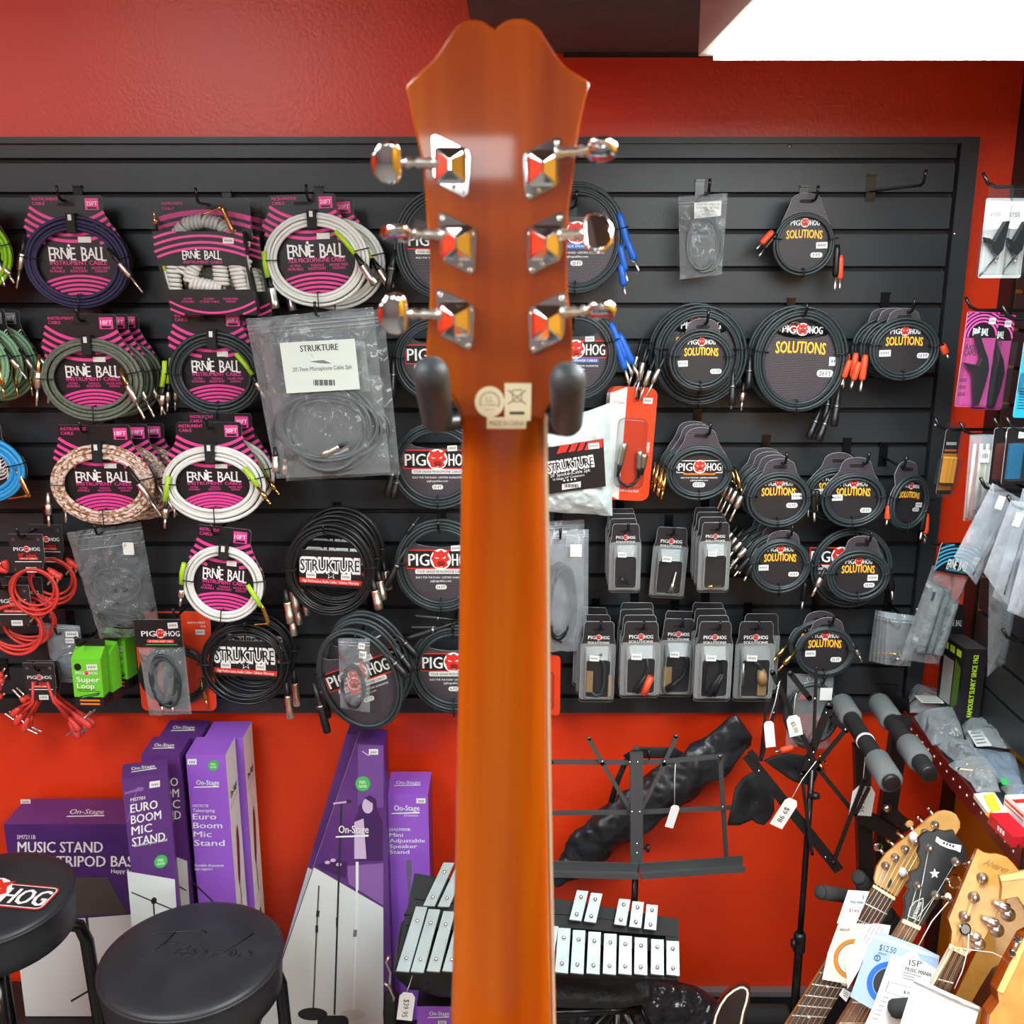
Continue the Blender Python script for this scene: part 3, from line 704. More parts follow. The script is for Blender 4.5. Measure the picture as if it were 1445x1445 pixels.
def sol_pack(label, px, py, rx, ry, Y, tab, plugs, size='10 FT', bw=12, cr=2.15, nt=3, roll=0, yaw=0, stk=(24, -6), pl=(22, -17), orange=False, angs=(170, 10, 270), title=.36, tabw=21, teardrop=True, mesh=None):
    pk = Pk('adapter_cable', label, 'cable', px, py, Y, roll, yaw); ix, iy = rx - bw, ry - bw; tu, tv = pk.L(*tab)
    e = lambda a: (rx * .97 * cos(R(a)), ry * .95 * sin(R(a)))
    if teardrop:
        o = [e(a) for a in range(-90, 36, 9)] + [(tu + tabw + 3, tv - 20), (tu + tabw, tv - 11)] + [(tu + tabw * cos(R(a)), tv - 11 + 11 * sin(R(a))) for a in range(20, 161, 20)] + [(tu - tabw, tv - 11), (tu - tabw - 3, tv - 20)] + [e(a) for a in range(144, 269, 9)]
    else:
        o = circ(0, 0, ix + 6, iy + 6, 30, 140, 400) + [((ix + 6) * .77 * (1 - 2 * i / 8), iy * .66 - iy * .16 * (1 - (1 - 2 * i / 8) ** 2)) for i in range(1, 8)]
    m_ = pk.mb(); m_.prism(o, -1, 0, mesh or card_mesh, side=card_edge)
    if teardrop: m_.tube([(x, y, -.5) for x, y in o], .5, rim_clear, 5, closed=True)
    if teardrop:
        m_.flat(circ(0, 0, ix + 2, iy + 2, 28), .25, card_mesh_dark); m_.flat(rrect(tu - 10, tv - 14, tu + 10, tv - 9, 2.4, 3), .4, groove_black)
    s = ix / 34
    if orange:
        ph_logo(m_, iy * .28, ix * 1.75, 13 * s, .4, 0, 2); m_.flat(rrect(-22 * s, -4, 22 * s, 2, 1, 2), .4, orange_print); m_.text('HIGH PERFORMANCE CABLES', 0, -1, 2.6, dark_print, .6, width=38 * s)
        m_.text('BUILT FOR THE ROAD \u2022 LIFETIME GUARANTEE', 0, -8, 2.2, white, .5, width=50 * s, bold=.04); m_.text('pighogcables.com', 0, -11.5, 2.2, white, .5, width=24 * s, bold=.04); pill(m_, 0, -18, 17 * s, 7, size, .4)
    else:
        ph_logo(m_, iy * (title + .44), ix * 1.15, 8.5 * s, .4, 0, 0)
        T1 = 'SOLUTIONS'; m_.text(T1, .5, iy * title - .9, 11.5 * s, orange_print, .45, width=ix * 1.4, bold=.03, arch=1.5); m_.text(T1, 0, iy * title, 11.5 * s, yellow_print, .6, width=ix * 1.4, bold=.02, arch=1.5)
        pill(m_, pl[0] * s, pl[1] * s, 16 * s, 7 * s, size, .4)
    m_.build('card', pk.root)
    if stk: sticker(pk, stk[0] * s, stk[1] * s, 15 * s, 8.5 * s, 2)
    coil(pk, rx, ry, bw, cr, nt, cable_black); ties(pk, rx, ry, bw, angs, 3 + cr * 4)
    for p in plugs: plug(pk, *p[:3], **(p[3] if len(p) > 3 else {}))
    return pk
star_pts = lambda u, v, r: [(u + (r if i % 2 == 0 else r * .42) * sin(pi * i / 5), v + (r if i % 2 == 0 else r * .42) * cos(pi * i / 5)) for i in range(10)]
def outlined(m_, t, u, v, h, width, w, bold=.03):
    m_.text(t, u, v, h * 1.06, white, w, width=width * 1.02, bold=.11, rot=0); m_.text(t, u, v, h, card_black, w + .3, width=width, bold=bold)
def struk_pack(label, px, py, rx, ry, Y, cardc, plugs, roll=-2):
    pk = Pk('microphone_cable', label, 'cable', px, py, Y); cu, cv = pk.L(*cardc); m_ = pk.mb()
    m_.prism([(cu - 44, cv - 22), (cu + 44, cv - 28), (cu + 44, cv + 24), (cu - 44, cv + 28)], 0, 1, card_black, side=card_edge)
    m_.text('STRUKTURE', cu, cv + 6, 19, white, 1.3, width=86, bold=.11, rot=-2); m_.text('STRUKTURE', cu, cv + 6, 17, card_black, 1.5, width=83, bold=.03, rot=-2)
    m_.flat(star_pts(cu + 1, cv - 7, 8), 1.6, white); m_.flat(star_pts(cu + 1, cv - 7, 6), 1.8, card_black)
    m_.flat([(cu - 44, cv - 18), (cu + 44, cv - 24), (cu + 44, cv - 17), (cu - 44, cv - 11)], 1.4, red_print); m_.text('High Performance Audio Cables \u2022 Lifetime Warranty', cu, cv - 17.5, 4, white, 1.7, width=80, rot=-3.6)
    m_.build('card', pk.root)
    sticker(pk, cu - 27, cv - 8, 14, 8, -3, 1.9); sticker(pk, cu + 22, cv - 11, 14, 8, -3, 1.9)
    coil(pk, rx, ry, 16, 2.1, 6, cable_dark, w0=1.5, jit=2.4); ties(pk, rx, ry, 15, (178, 5), 14)
    for p in plugs: plug(pk, *p[:3], **(p[3] if len(p) > 3 else {}))
    return pk

# ---------------------------------------------------------------- what hangs on the back slatwall
Yw = lambda off: SF - off
purple_braid = M('purple_braid', (52, 48, 92), .6, bump=(700, .3), mix=(500, (34, 32, 62)))
olive_braid = M('olive_braid', (118, 126, 112), .6, bump=(700, .3), mix=(420, (86, 96, 86), .4, .6))
tan_braid = M('tan_braid', (236, 214, 206), .6, bump=(700, .3), mix=((130, 130, 190), (158, 112, 62), .49, .56))
white_cable = M('white_cable', (226, 228, 224), .35)
neon_cable = M('neon_green_cable', (130, 190, 24), .4)
mint_cable = M('mint_cable', (134, 178, 140), .4)
sky_cable = M('sky_blue_cable', (52, 160, 226), .4)

e = eb_pack('instrument_cable', 'purple braided instrument cable on magenta striped card, top left of the slatwall', 'cable', 111, 371, 75, 66, 101, 277, 51, purple_braid, Yw(.07),
    [('ts', (42, 332), (22, 408), dict(col=cable_dark, s=1.1)), ('ts', (160, 350), (204, 413), dict(col=cable_dark, s=1.1, w=16))], '25FT', angs=(172, 8, 270))
hook(91, 283, Yw(.07), 'black hook holding the purple braided cable pack')
e = eb_pack('microphone_cable', 'white microphone cable on magenta card with silver connectors, in front of its twin', 'cable', 447, 367, 75, 67, 433, 275, 47, white_cable, Yw(.10),
    [('tag', [(376, 352), (376, 370), (378, 389)]), ('xlr', (379, 386), (384, 434)), ('tag', [(478, 328), (490, 342), (504, 362)], ), ('xlr', (504, 360), (530, 404), dict(w=17))], '20FT', 'MICROPHONE', sub=('MICROPHONE', 'CABLE'), roll=2, text='XLR MICROPHONE CABLE')
stack(e, 2, .04, ['white microphone cable on magenta card, rear twin mostly hidden behind the front one'], dx=20, dz=-6)
hook(437, 282, Yw(.10), 'black hook holding the two white microphone cable packs')
e = eb_pack('instrument_cable', 'grey-green braided instrument cable on magenta striped card, frontmost of three above the camouflage cables', 'cable', 132, 535, 72, 59, 122, 445, 50, olive_braid, Yw(.12),
    [('ts', (62, 500), (50, 573), dict(col=gold, s=1.1)), ('ts', (176, 518), (205, 590), dict(col=gold, s=1.1, w=16))], '18FT')
stack(e, 3, .034, ['grey-green braided instrument cable on magenta card, second of three above the camouflage cables', 'grey-green braided instrument cable on magenta card, rearmost of three above the camouflage cables'], dx=7, dz=-1)
hook(118, 452, Yw(.12), 'black hook holding the grey-green braided cable packs')
e = eb_pack('instrument_cable', 'black instrument cable with lime sleeves on magenta card, frontmost of three above the white ones', 'cable', 306, 528, 67, 60, 298, 441, 50, cable_black, Yw(.12),
    [('tag', [(238, 508), (236, 524), (231, 544)]), ('ts', (231, 542), (225, 586)), ('tag', [(338, 498), (350, 513), (360, 528)]), ('ts', (360, 527), (376, 560), dict(w=16))], '20FT')
stack(e, 3, .034, ['black instrument cable with lime sleeves on magenta card, second of three above the white ones', 'black instrument cable with lime sleeves on magenta card, rearmost of three above the white ones'], dx=2, dz=0)
hook(293, 448, Yw(.12), 'black hook holding the black cables with lime sleeves')
e = eb_pack('instrument_cable', 'tan and white camouflage braided instrument cable on magenta card, frontmost of three', 'cable', 147, 683, 74, 57, 140, 601, 51, tan_braid, Yw(.12),
    [('ts', (69, 694), (65, 742), dict(col=nickel, s=1.1)), ('ts', (188, 655), (230, 726), dict(col=cable_dark, s=1.1, w=16))], '18FT', bw=21, cr=3.1, nt=4)
stack(e, 3, .036, ['tan and white camouflage braided instrument cable on magenta card, second of three', 'tan and white camouflage braided instrument cable on magenta card, rearmost of three'], dx=15, dz=-3)
hook(122, 609, Yw(.12), 'black hook holding the camouflage braided cable packs')
e = eb_pack('instrument_cable', 'white instrument cable with lime sleeves on magenta card, front of two below the black ones', 'cable', 303, 682, 73, 55, 300, 597, 46, white_cable, Yw(.17),
    [('tag', [(243, 670), (239, 686), (235, 704)]), ('ts', (235, 702), (229, 745)), ('tag', [(349, 658), (360, 672), (367, 684)]), ('gold', (367, 683), (384, 708), dict(w=16))], '20FT', bw=21, cr=2.9)
stack(e, 2, .036, ['white instrument cable with lime sleeves on magenta card, rear of two below the black ones'], dx=8, dz=8)
hook(298, 603, Yw(.17), 'black hook holding the two white cables with lime sleeves')
e = eb_pack('instrument_cable', 'single white instrument cable on magenta card low on the wall, beside the star logo coils', 'cable', 317, 822, 57, 54, 313, 745, 38, white_cable, Yw(.17),
    [('tag', [(263, 796), (260, 810), (260, 826)]), ('ts', (260, 824), (257, 860)), ('tag', [(352, 818), (362, 832), (372, 846)]), ('angle', (371, 845), (383, 872), dict(bend=(362, 876), s=.7))], '10FT', bw=15, cr=2.7, nt=3, roll=-6)
hook(305, 752, Yw(.17), 'black hook holding the single white instrument cable low on the wall')
# cut off by the left edge of the picture
e = eb_pack('instrument_cable', 'neon green instrument cable cut off by the left edge of the picture', 'cable', -48, 358, 66, 60, -50, 277, 45, neon_cable, Yw(.10), [('ts', (-4, 350), (4, 404)), ('ts', (2, 366), (18, 400))], '20FT', acc=grey_print, fan=False)
hook(-56, 284, Yw(.10), 'black hook holding the neon green cable at the left edge')
e = eb_pack('instrument_cable', 'mint green instrument cable at the left edge, frontmost of three', 'cable', -42, 512, 58, 56, -46, 437, 40, mint_cable, Yw(.12), [('gold', (2, 505), (3, 562)), ('ts', (12, 492), (38, 534))], '20FT', acc=grey_print, fan=False)
stack(e, 3, .034, ['mint green instrument cable at the left edge, second of three', 'mint green instrument cable at the left edge, rearmost of three'], dx=9, dz=-2)
hook(-52, 445, Yw(.12), 'black hook holding the mint green cables at the left edge')
e = eb_pack('instrument_cable', 'sky blue instrument cable with gold angled plug at the left edge', 'cable', -24, 662, 62, 48, -26, 598, 34, sky_cable, Yw(.08), [('angle', (26, 660), (40, 698), dict(bend=(8, 703)))], '20FT', acc=offwhite, fan=False, cr=3.2, nt=4)
hook(-34, 604, Yw(.08), 'black hook holding the sky blue cable at the left edge')

# coiled white cable in its printed sleeve
def coily(label, px, py, Y):
    pk = Pk('coiled_cable_pack', label, 'cable', px, py, Y); m_ = pk.mb()
    m_.prism([(-68, 30), (64, 30), (62, 84), (58, 87), (-60, 87), (-64, 84)], -2, -1, card_black, side=card_edge)
    o = [(-66, 30), (62, 30), (62, 86), (-66, 86)]
    arcs(m_, o, 0, -150, [218], 7, pink, -.6, 60, 120, 3.6); arcs(m_, o, 0, -150, [207], 5, pink, -.6, 60, 120)
    m_.text('INSTRUMENT', -60, 80, 4.2, pink, -.5, align='L', bold=.04, maxw=30); m_.text('CABLE', -60, 73, 4.2, pink, -.5, align='L', bold=.04)
    m_.build('card', pk.root)
    m_ = pk.mb(); o1 = [(-69, 41), (56, 41), (60, -6), (-64, -6)]
    m_.prism(o1, 0, 22, card_black, side=card_black); m_.prism([(-57, -40), (66, -40), (70, -76), (-50, -76)], 0, 22, card_black); m_.prism([(-64, -6), (-60, -6), (-53, -40), (-57, -40)], 0, 22, card_black); m_.prism([(57, -6), (60, -6), (66, -40), (62, -40)], 0, 22, card_black)
    arcs(m_, o1, 0, -150, [194, 185, 176, 168], 3.4, pink, 22.4, 50, 130); o2 = [(-54, -42), (66, -42), (69, -75), (-50, -75)]
    arcs(m_, o2, 8, 45, [118, 127], 3, pink, 22.4, 200, 340)
    eb_logo(m_, -2, 9, 54, 11, white, 22.5); m_.text('INSTRUMENT CABLE', -1, -1.5, 4, pink, 22.5, width=54, bold=.04)
    for i, (a, b) in enumerate((('ULTRA', 'DURABLE'), ('CLASSIC', 'COILED CABLE'), ('NOISE FREE', 'DESIGN'))):
        for q, t in enumerate((a, b)): m_.text(t, -26 + i * 30, -53 - q * 4, 3, pink, 22.5)
    m_.build('sleeve', pk.root); sticker(pk, 36, 28, 15, 8, -2, 22.5)
    m_ = pk.mb()
    def spring(P, rad, pitch, r=2.9):
        P = [Vector(p) for p in P]; Ls = [0]
        for a, b in zip(P, P[1:]): Ls.append(Ls[-1] + (b - a).length)
        N = int(Ls[-1] / pitch); out = []
        for i in range(N * 10 + 1):
            d = Ls[-1] * i / (N * 10); j = max(k for k in range(len(Ls)) if Ls[k] <= d + 1e-9); j = min(j, len(P) - 2)
            t = (d - Ls[j]) / (Ls[j + 1] - Ls[j]); p = P[j].lerp(P[j + 1], t); T_ = (P[j + 1] - P[j]).normalized(); x = T_.cross(Vector((0, 0, 1))); a = 2 * pi * i / 10
            out.append(p + x * rad * cos(a) + Vector((0, 0, 1)) * rad * sin(a))
        m_.tube(out, r, white_cable, 6)
    spring([(-38, 36, 9), (-26, 50, 9), (0, 56, 9), (24, 50, 9), (38, 34, 9)], 8, 5.6)
    spring([(-48, 6, 10), (-46, -44, 10)], 8, 5.6); spring([(-10, 4, 11), (-22, -16, 11), (-24, -30, 11), (0, -36, 11), (22, -38, 11)], 8, 5.6); spring([(18, 6, 10), (20, -36, 10)], 9, 5.6); spring([(38, 6, 10), (50, -44, 10)], 9, 5.6); spring([(-30, 6, 10), (-36, -20, 9)], 7, 5.6); spring([(56, 4, 9), (48, -20, 9)], 7, 5.6)
    m_.tube([(58, 8, 15), (60, -46, 15)], 2.9, white_cable, 7); m_.tube([(-59, -12, 15), (-52, -46, 15)], 2.9, white_cable, 7)
    m_.build('cable', pk.root)
    m_ = pk.mb(); m_.tube([(-60, -1, 15.5), (-59, -14, 15.5)], 3.4, lime, 8); m_.build('cable_sleeve', pk.root)
    plug(pk, 'angle', (px + 44, py - 38), (px + 31, py - 74), bend=(px + 3, py - 63), w=24, s=.8); plug(pk, 'gold', (px - 65, py - 42), (px - 67, py - 68), w=12)
    m_ = pk.mb(); m_.prism([(-67, 42), (60, 42), (60, 86), (-65, 86)], 23, 24, clear); m_.build('clear_window', pk.root)
    return pk
pk = coily('white coiled cable showing through a magenta printed sleeve, in front of its twin', 294, 368, Yw(.13))
stack(pk, 2, .05, ['white coiled cable pack, rear twin hidden behind the front sleeve'], dx=14, dz=-4)
hook(284, 287, Yw(.13) - .05, 'black hook holding the white coiled cable packs')

# black microphone and speaker cables left and right of the headstock
xb = lambda a, b, **k: ('xlrb', a, b, k)
e = ph_pack('microphone_cable', 'black microphone cable with red head emblem, topmost of the column left of the neck', 'cable', 622, 346, 66, 78, Yw(.09), [xb((558, 352), (546, 410), s=.9)])
hook(620, 290, Yw(.09), 'black hook behind the headstock, topmost of its column')
e = ph_pack('microphone_cable', 'black microphone cable with red head emblem, second of the column left of the neck', 'cable', 621, 508, 67, 62, Yw(.09), [xb((556, 500), (552, 560), s=.9)])
hook(620, 468, Yw(.09), 'black hook behind the headstock, second of its column')
e = ph_pack('microphone_cable', 'black microphone cable with red head emblem, third of the column left of the neck', 'cable', 617, 656, 66, 62, Yw(.09), [xb((560, 640), (546, 700), s=.9), xb((564, 660), (554, 702), s=.8)])
hook(612, 606, Yw(.09), 'black hook holding the third cable of the column left of the neck')
e = ph_pack('microphone_cable', 'black microphone cable with red head emblem, fourth of the column left of the neck', 'cable', 622, 797, 66, 66, Yw(.09), [xb((575, 770), (545, 826), s=.9), xb((594, 728), (576, 752), s=.5)], size='10 FT')
hook(620, 748, Yw(.09), 'black hook holding the fourth cable of the column left of the neck')
e = ph_pack('microphone_cable', 'black microphone cable with red head emblem, lowest of the column left of the neck', 'cable', 640, 942, 64, 63, Yw(.09), [xb((648, 876), (572, 901), s=.8), xb((640, 884), (582, 884), s=.5), xb((648, 874), (588, 868), s=.5)], size='6 FT')
hook(640, 892, Yw(.09), 'black hook holding the lowest cable of the column left of the neck')
blue_boot = M('blue_boot', (28, 96, 196), .45)
bt = lambda a, b, **k: ('boot', a, b, dict(col=blue_boot, s=1.25, **k))
e = ph_pack('speaker_cable', 'black speaker cable with blue plug boots, upper one right of the headstock', 'cable', 814, 337, 71, 79, Yw(.10), [bt((872, 300), (893, 372)), bt((874, 345), (887, 400)), bt((880, 330), (903, 385)), bt((876, 372), (884, 418))], 'TOUR GRADE SPEAKER CABLES', blue_print, '25 FT', cr=2.2, nt=5, angs=(12, 268))
hook(812, 290, Yw(.10), 'black hook behind the headstock holding the upper speaker cable')
e = ph_pack('speaker_cable', 'black speaker cable with blue plug boots, lower one right of the headstock', 'cable', 812, 500, 62, 66, Yw(.10), [bt((860, 455), (893, 530)), bt((868, 478), (888, 540)), bt((872, 470), (902, 532))], 'TOUR GRADE SPEAKER CABLES', blue_print, '10 FT', cr=2.3, angs=(20, 268))
hook(808, 456, Yw(.10), 'black hook behind the headstock holding the lower speaker cable')
# star logo coils and the tilted coil
e = struk_pack('black microphone cable coil with star logo card, frontmost of three in the upper pile', 466, 803, 64, 66, Yw(.14), (466, 803), [('xlr', (402, 830), (408, 878)), ('xlr', (526, 815), (534, 858)), ('xlr', (405, 850), (412, 896), dict(s=.8))])
stack(e, 3, .04, ['black microphone cable coil with star logo card, second of three in the upper pile', 'black microphone cable coil with star logo card, rearmost of three in the upper pile'], dx=4, dz=5)
hook(460, 752, Yw(.14), 'black hook holding the upper pile of star logo coils')
e = struk_pack('black microphone cable coil with star logo card, front of two in the lower pile', 347, 935, 63, 58, Yw(.11), (346, 930), [('xlr', (404, 960), (407, 1012), dict(s=.85))])
stack(e, 2, .04, ['black microphone cable coil with star logo card, rear of two in the lower pile'], dx=6, dz=7)
hook(350, 888, Yw(.11), 'black hook holding the lower pile of star logo coils')
e = ph_pack('microphone_cable', 'black microphone cable on tilted round card, frontmost of three reaching below the slatwall', 'cable', 508, 957, 58, 74, Yw(.21), [xb((446, 940), (435, 1012), s=.95), xb((556, 930), (573, 975), s=.9)], roll=20, bw=9, cr=2.6, nt=2, angs=(160,))
stack(e, 3, .04, ['black microphone cable on round card, second of three reaching below the slatwall', 'black microphone cable on round card, rearmost of three reaching below the slatwall'], dx=5, dz=3, rollj=12)
hook(505, 905, Yw(.21), 'black hook holding the tilted round card cables')

# solutions adapter cables on the right half
orange_boot = M('orange_boot', (240, 82, 44), .45)
ob = lambda a, b, **k: ('boot', a, b, dict(col=orange_boot, **k))
bb = lambda a, b, **k: ('boot', a, b, dict(col=black, **k))
e = sol_pack('adapter cable with two orange and black plug pairs, alone high on the right', 1134, 344, 44, 45, Yw(.07), (1134, 273), [ob((1088, 326), (1066, 352), s=1.1), bb((1094, 330), (1070, 362), s=.8), bb((1180, 345), (1181, 412), s=1.1), ob((1186, 360), (1188, 410))], '3 FT', nt=2, bw=8, stk=(24, -2), pl=(18, -15))
hook(1147, 283, Yw(.07), 'black hook holding the lone adapter cable high on the right')
e = sol_pack('large black cable coil behind the small yellow-lettered one, right of the blue boots', 987, 502, 66, 71, Yw(.08), (987, 440), [('ts', (912, 485), (897, 562)), ('ts', (925, 500), (903, 566)), xb((1057, 500), (1057, 548), s=.9), ('ts', (1050, 540), (1049, 580))], '20 FT', bw=17, cr=2.2, nt=4, teardrop=False, stk=None)
stack(e, 2, .03, ['large black cable coil, rear of the two behind the small yellow-lettered one'], dx=-5, dz=2, rollj=6)
e = sol_pack('small black adapter cable with yellow lettering in front of two large coils', 989, 508, 46, 44, Yw(.14), (990, 450), [xb((1034, 520), (1035, 572), s=.8), ('ts', (938, 500), (913, 560), dict(s=.9))], '10 FT', stk=(-26, -5), pl=(22, -16))
hook(995, 456, Yw(.14), 'black hook holding the small adapter cable and two large coils')
e = sol_pack('largest oval black cable with yellow lettering, right of the two-coil pile', 1128, 508, 67, 75, Yw(.09), (1128, 440), [xb((1187, 545), (1185, 600), s=.9), xb((1178, 575), (1165, 622), s=.9)], '20 FT', bw=17, cr=2.3, nt=4, teardrop=False, stk=(36, 0), pl=(26, -12), roll=-2, title=.3)
stack(e, 2, .03, ['oval black cable hidden behind the largest yellow-lettered one'], dx=-5, dz=0)
hook(1132, 446, Yw(.09), 'black hook holding the largest oval cable coil')
e = sol_pack('black adapter cable with orange plugs, frontmost of three at the right end of the slatwall', 1275, 493, 50, 45, Yw(.13), (1272, 436), [ob((1220, 500), (1217, 553), s=1.1), ob((1212, 510), (1203, 548)), ob((1326, 485), (1337, 505), s=1.2)], '10 FT', stk=(-24, -5), pl=(26, -8), bw=13, cr=2.2)
stack(e, 3, .035, ['black adapter cable with orange plugs, second of three at the right end of the slatwall', 'black adapter cable with orange plugs, rearmost of three at the right end of the slatwall'], dx=-4, dz=-1)
hook(1281, 440, Yw(.13), 'black hook holding the three orange plug cables')
e = sol_pack('black cable with orange strip under its red emblem, frontmost of three', 987, 666, 47, 39, Yw(.12), (987, 604), [('gold', (939, 665), (934, 704), dict(s=.8)), ('gold', (934, 660), (929, 700), dict(s=.8)), ('gold', (1036, 660), (1050, 700), dict(s=.8))], '15 FT', orange=True, stk=None)
stack(e, 3, .03, ['black cable with orange strip under its red emblem, second of three', 'black cable with orange strip under its red emblem, rearmost of three'], dx=-2, dz=1)
hook(998, 612, Yw(.12), 'black hook holding the cables with an orange strip')
e = sol_pack('black adapter cable with yellow lettering, frontmost of four right of the orange strip ones', 1098, 704, 46, 40, Yw(.14), (1098, 648), [('ts', (1052, 680), (1030, 735)), bb((1145, 690), (1150, 735))], '10 FT', stk=(26, 4), pl=(20, -9))
stack(e, 4, .03, lambda i: 'black adapter cable with yellow lettering, %s of four beside the orange strip ones' % ORD[i].split()[0], dx=-2, dz=1)
hook(1104, 653, Yw(.14), 'black hook holding four adapter cables beside the orange strip ones')
e = sol_pack('black adapter cable with yellow lettering and one orange plug, front of two', 1203, 704, 46, 39, Yw(.11), (1205, 646), [ob((1253, 712), (1252, 740)), bb((1150, 690), (1152, 720))], '10 FT', stk=(-22, 2), pl=(20, -16))
stack(e, 2, .04, ['black adapter cable with yellow lettering, rear of the two beside the turned one'], dx=-16, dz=1)
hook(1218, 653, Yw(.11), 'black hook holding two adapter cables beside the turned one')
e = sol_pack('black adapter cable turned sideways with an orange plug, farthest right of its row', 1281, 709, 36, 39, Yw(.10), (1268, 652), [ob((1314, 722), (1322, 764), s=1.1), bb((1310, 720), (1312, 760))], '10 FT', yaw=22, roll=-8, stk=(26, -3), pl=(22, -12), bw=10, tabw=18)
hook(1270, 658, Yw(.10), 'black hook holding the sideways turned adapter cable')
e = sol_pack('black adapter cable with yellow lettering, frontmost of four below the first four', 1100, 797, 43, 39, Yw(.14), (1103, 749), [('ts', (1060, 760), (1030, 798)), bb((1056, 785), (1035, 812), s=.8), bb((1060, 795), (1050, 818), s=.8)], '10 FT', stk=(-24, -4), pl=(22, -14), bw=11)
stack(e, 4, .03, lambda i: 'black adapter cable with yellow lettering, %s of four below the first four' % ORD[i].split()[0], dx=-2, dz=2)
hook(1112, 754, Yw(.14), 'black hook holding the lower four adapter cables')
e = ph_pack('adapter_cable', 'large black cable coil half hidden behind a smaller one, lower right', 'cable', 1199, 800, 58, 57, Yw(.07), [bb((1252, 800), (1262, 845), s=1.2), bb((1136, 820), (1134, 858))], cr=2.2, bw=13, nt=3, off=(-14, 8))
e = sol_pack('smaller black adapter cable in front of a large coil, lower right', 1210, 812, 45, 37, Yw(.12), (1213, 757), [('ts', (1162, 800), (1146, 840), dict(s=1.1))], '10 FT', stk=(22, -3), pl=(18, -14))
hook(1222, 762, Yw(.12), 'black hook holding the small cable and the large coil')
e = sol_pack('black adapter cable with yellow lettering, front of two on the lowest row', 1163, 918, 42, 36, Yw(.10), (1165, 872), [('gold', (1122, 915), (1098, 945), dict(s=.9)), ('ts', (1200, 905), (1216, 932), dict(s=.7))], '10 FT', stk=(-20, -4), pl=(18, -13), bw=9)
stack(e, 2, .03, ['black adapter cable with yellow lettering, rear of two on the lowest row'], dx=-4, dz=2)
hook(1170, 877, Yw(.10), 'black hook holding the lowest adapter cables')
# empty hook
hook(1296, 262, Yw(.17), 'empty black hook high on the right end of the slatwall', dx=-.03, dz=-.0)

# ---------------------------------------------------------------- bags, blister packs, patch cables and boxes on the slatwall
from mathutils import noise as NZ
def bag_surface(pk, quad, puff, mat, wr=2.0, fq=.05, n=26, seed=0, name='bag', w0=1.0, side=1, sag=0):
    """a puffed, wrinkled sheet between four photo corners TL, TR, BR, BL (front and back)"""
    q = [Vector(pk.L(*c)) for c in quad]; m_ = pk.mb()
    def fn(k):
        def f(i, j):
            p = (q[0] * (1 - i) + q[1] * i) * (1 - j) + (q[3] * (1 - i) + q[2] * i) * j
            e = min(i, 1 - i, j * 1.2 if j < .5 else 1 - j, .5) * 2; pr = (1 - (1 - min(e * 1.6, 1)) ** 2)
            z = NZ.noise(Vector((p.x * fq + seed, p.y * fq * .8, seed * 1.7))) + .7 * (1 - 2.4 * abs(NZ.noise(Vector((p.x * fq * 2.3 + .02 * p.y, p.y * fq * 1.4 + seed, 4.1 + seed))))) + .4 * (1 - 2.4 * abs(NZ.noise(Vector((p.x * fq * 4.3, p.y * fq * 4.0 + seed, 1.1 + seed)))))
            zz = NZ.noise(Vector((p.x * fq * 1.5, p.y * fq + 9, 2 + seed)))
            return (p.x + zz * wr * .7 * pr, p.y + zz * wr * .5 * (1 - pr) * 1.5 - sag * 4 * i * (1 - i) * (1 - j), w0 + k * (puff * pr + wr * z * (.35 + pr)) + (0 if k > 0 else -.3))
        return f
    m_.grid(n, n, fn(1), mat); m_.grid(10, 10, lambda i, j: (lambda p: (p.x, p.y, w0 - .8))((q[0] * (1 - i) + q[1] * i) * (1 - j) + (q[3] * (1 - i) + q[2] * i) * j), mat)
    return m_.build(name, pk.root)
zip_white = M('zip_strip', (206, 212, 216), 0.35)
def zips(pk, quad, ts=(.05, .065), mat=None, w=1.6):
    q = [Vector(pk.L(*c)) for c in quad]; m_ = pk.mb()
    for t in ts:
        a = q[0].lerp(q[3], t); b = q[1].lerp(q[2], t); m_.tube([(a.x, a.y, w), ((a.x + b.x) / 2, (a.y + b.y) / 2, w + 1), (b.x, b.y, w)], .55, mat or zip_white, 5)
    return m_.build('zip_seal', pk.root)
def loops(pk, cx, cy, rx, ry, nt, cr, mat, w=4, spread=5, name='cable', rot=0):
    m_ = pk.mb(); u, v = pk.L(cx, cy); rnd = random.Random(int(cx + cy))
    for i in range(nt):
        a_, b_ = rx - rnd.uniform(0, spread), ry - rnd.uniform(0, spread); ox, oy, t = rnd.uniform(-1, 1) * spread * .3, rnd.uniform(-1, 1) * spread * .3, R(rot + rnd.uniform(-8, 8)); ww = w + (i % 3) * cr * 1.4
        m_.tube([(u + ox + a_ * cos(a) * cos(t) - b_ * sin(a) * sin(t), v + oy + a_ * cos(a) * sin(t) + b_ * sin(a) * cos(t), ww) for a in (2 * pi * j / 36 for j in range(36))], cr, mat, 6, closed=True)
    return m_.build(name, pk.root)

grey_cable = M('grey_cable', (92, 98, 100), .4)
barcode = lambda m_, u, v, w, h, z: [m_.flat([(u - w / 2 + i * w / 14, v - h / 2), (u - w / 2 + (i + (.75 if i % 3 else .4)) * w / 14, v - h / 2), (u - w / 2 + (i + (.75 if i % 3 else .4)) * w / 14, v + h / 2), (u - w / 2 + i * w / 14, v + h / 2)], z, dark_print) for i in range(14)]
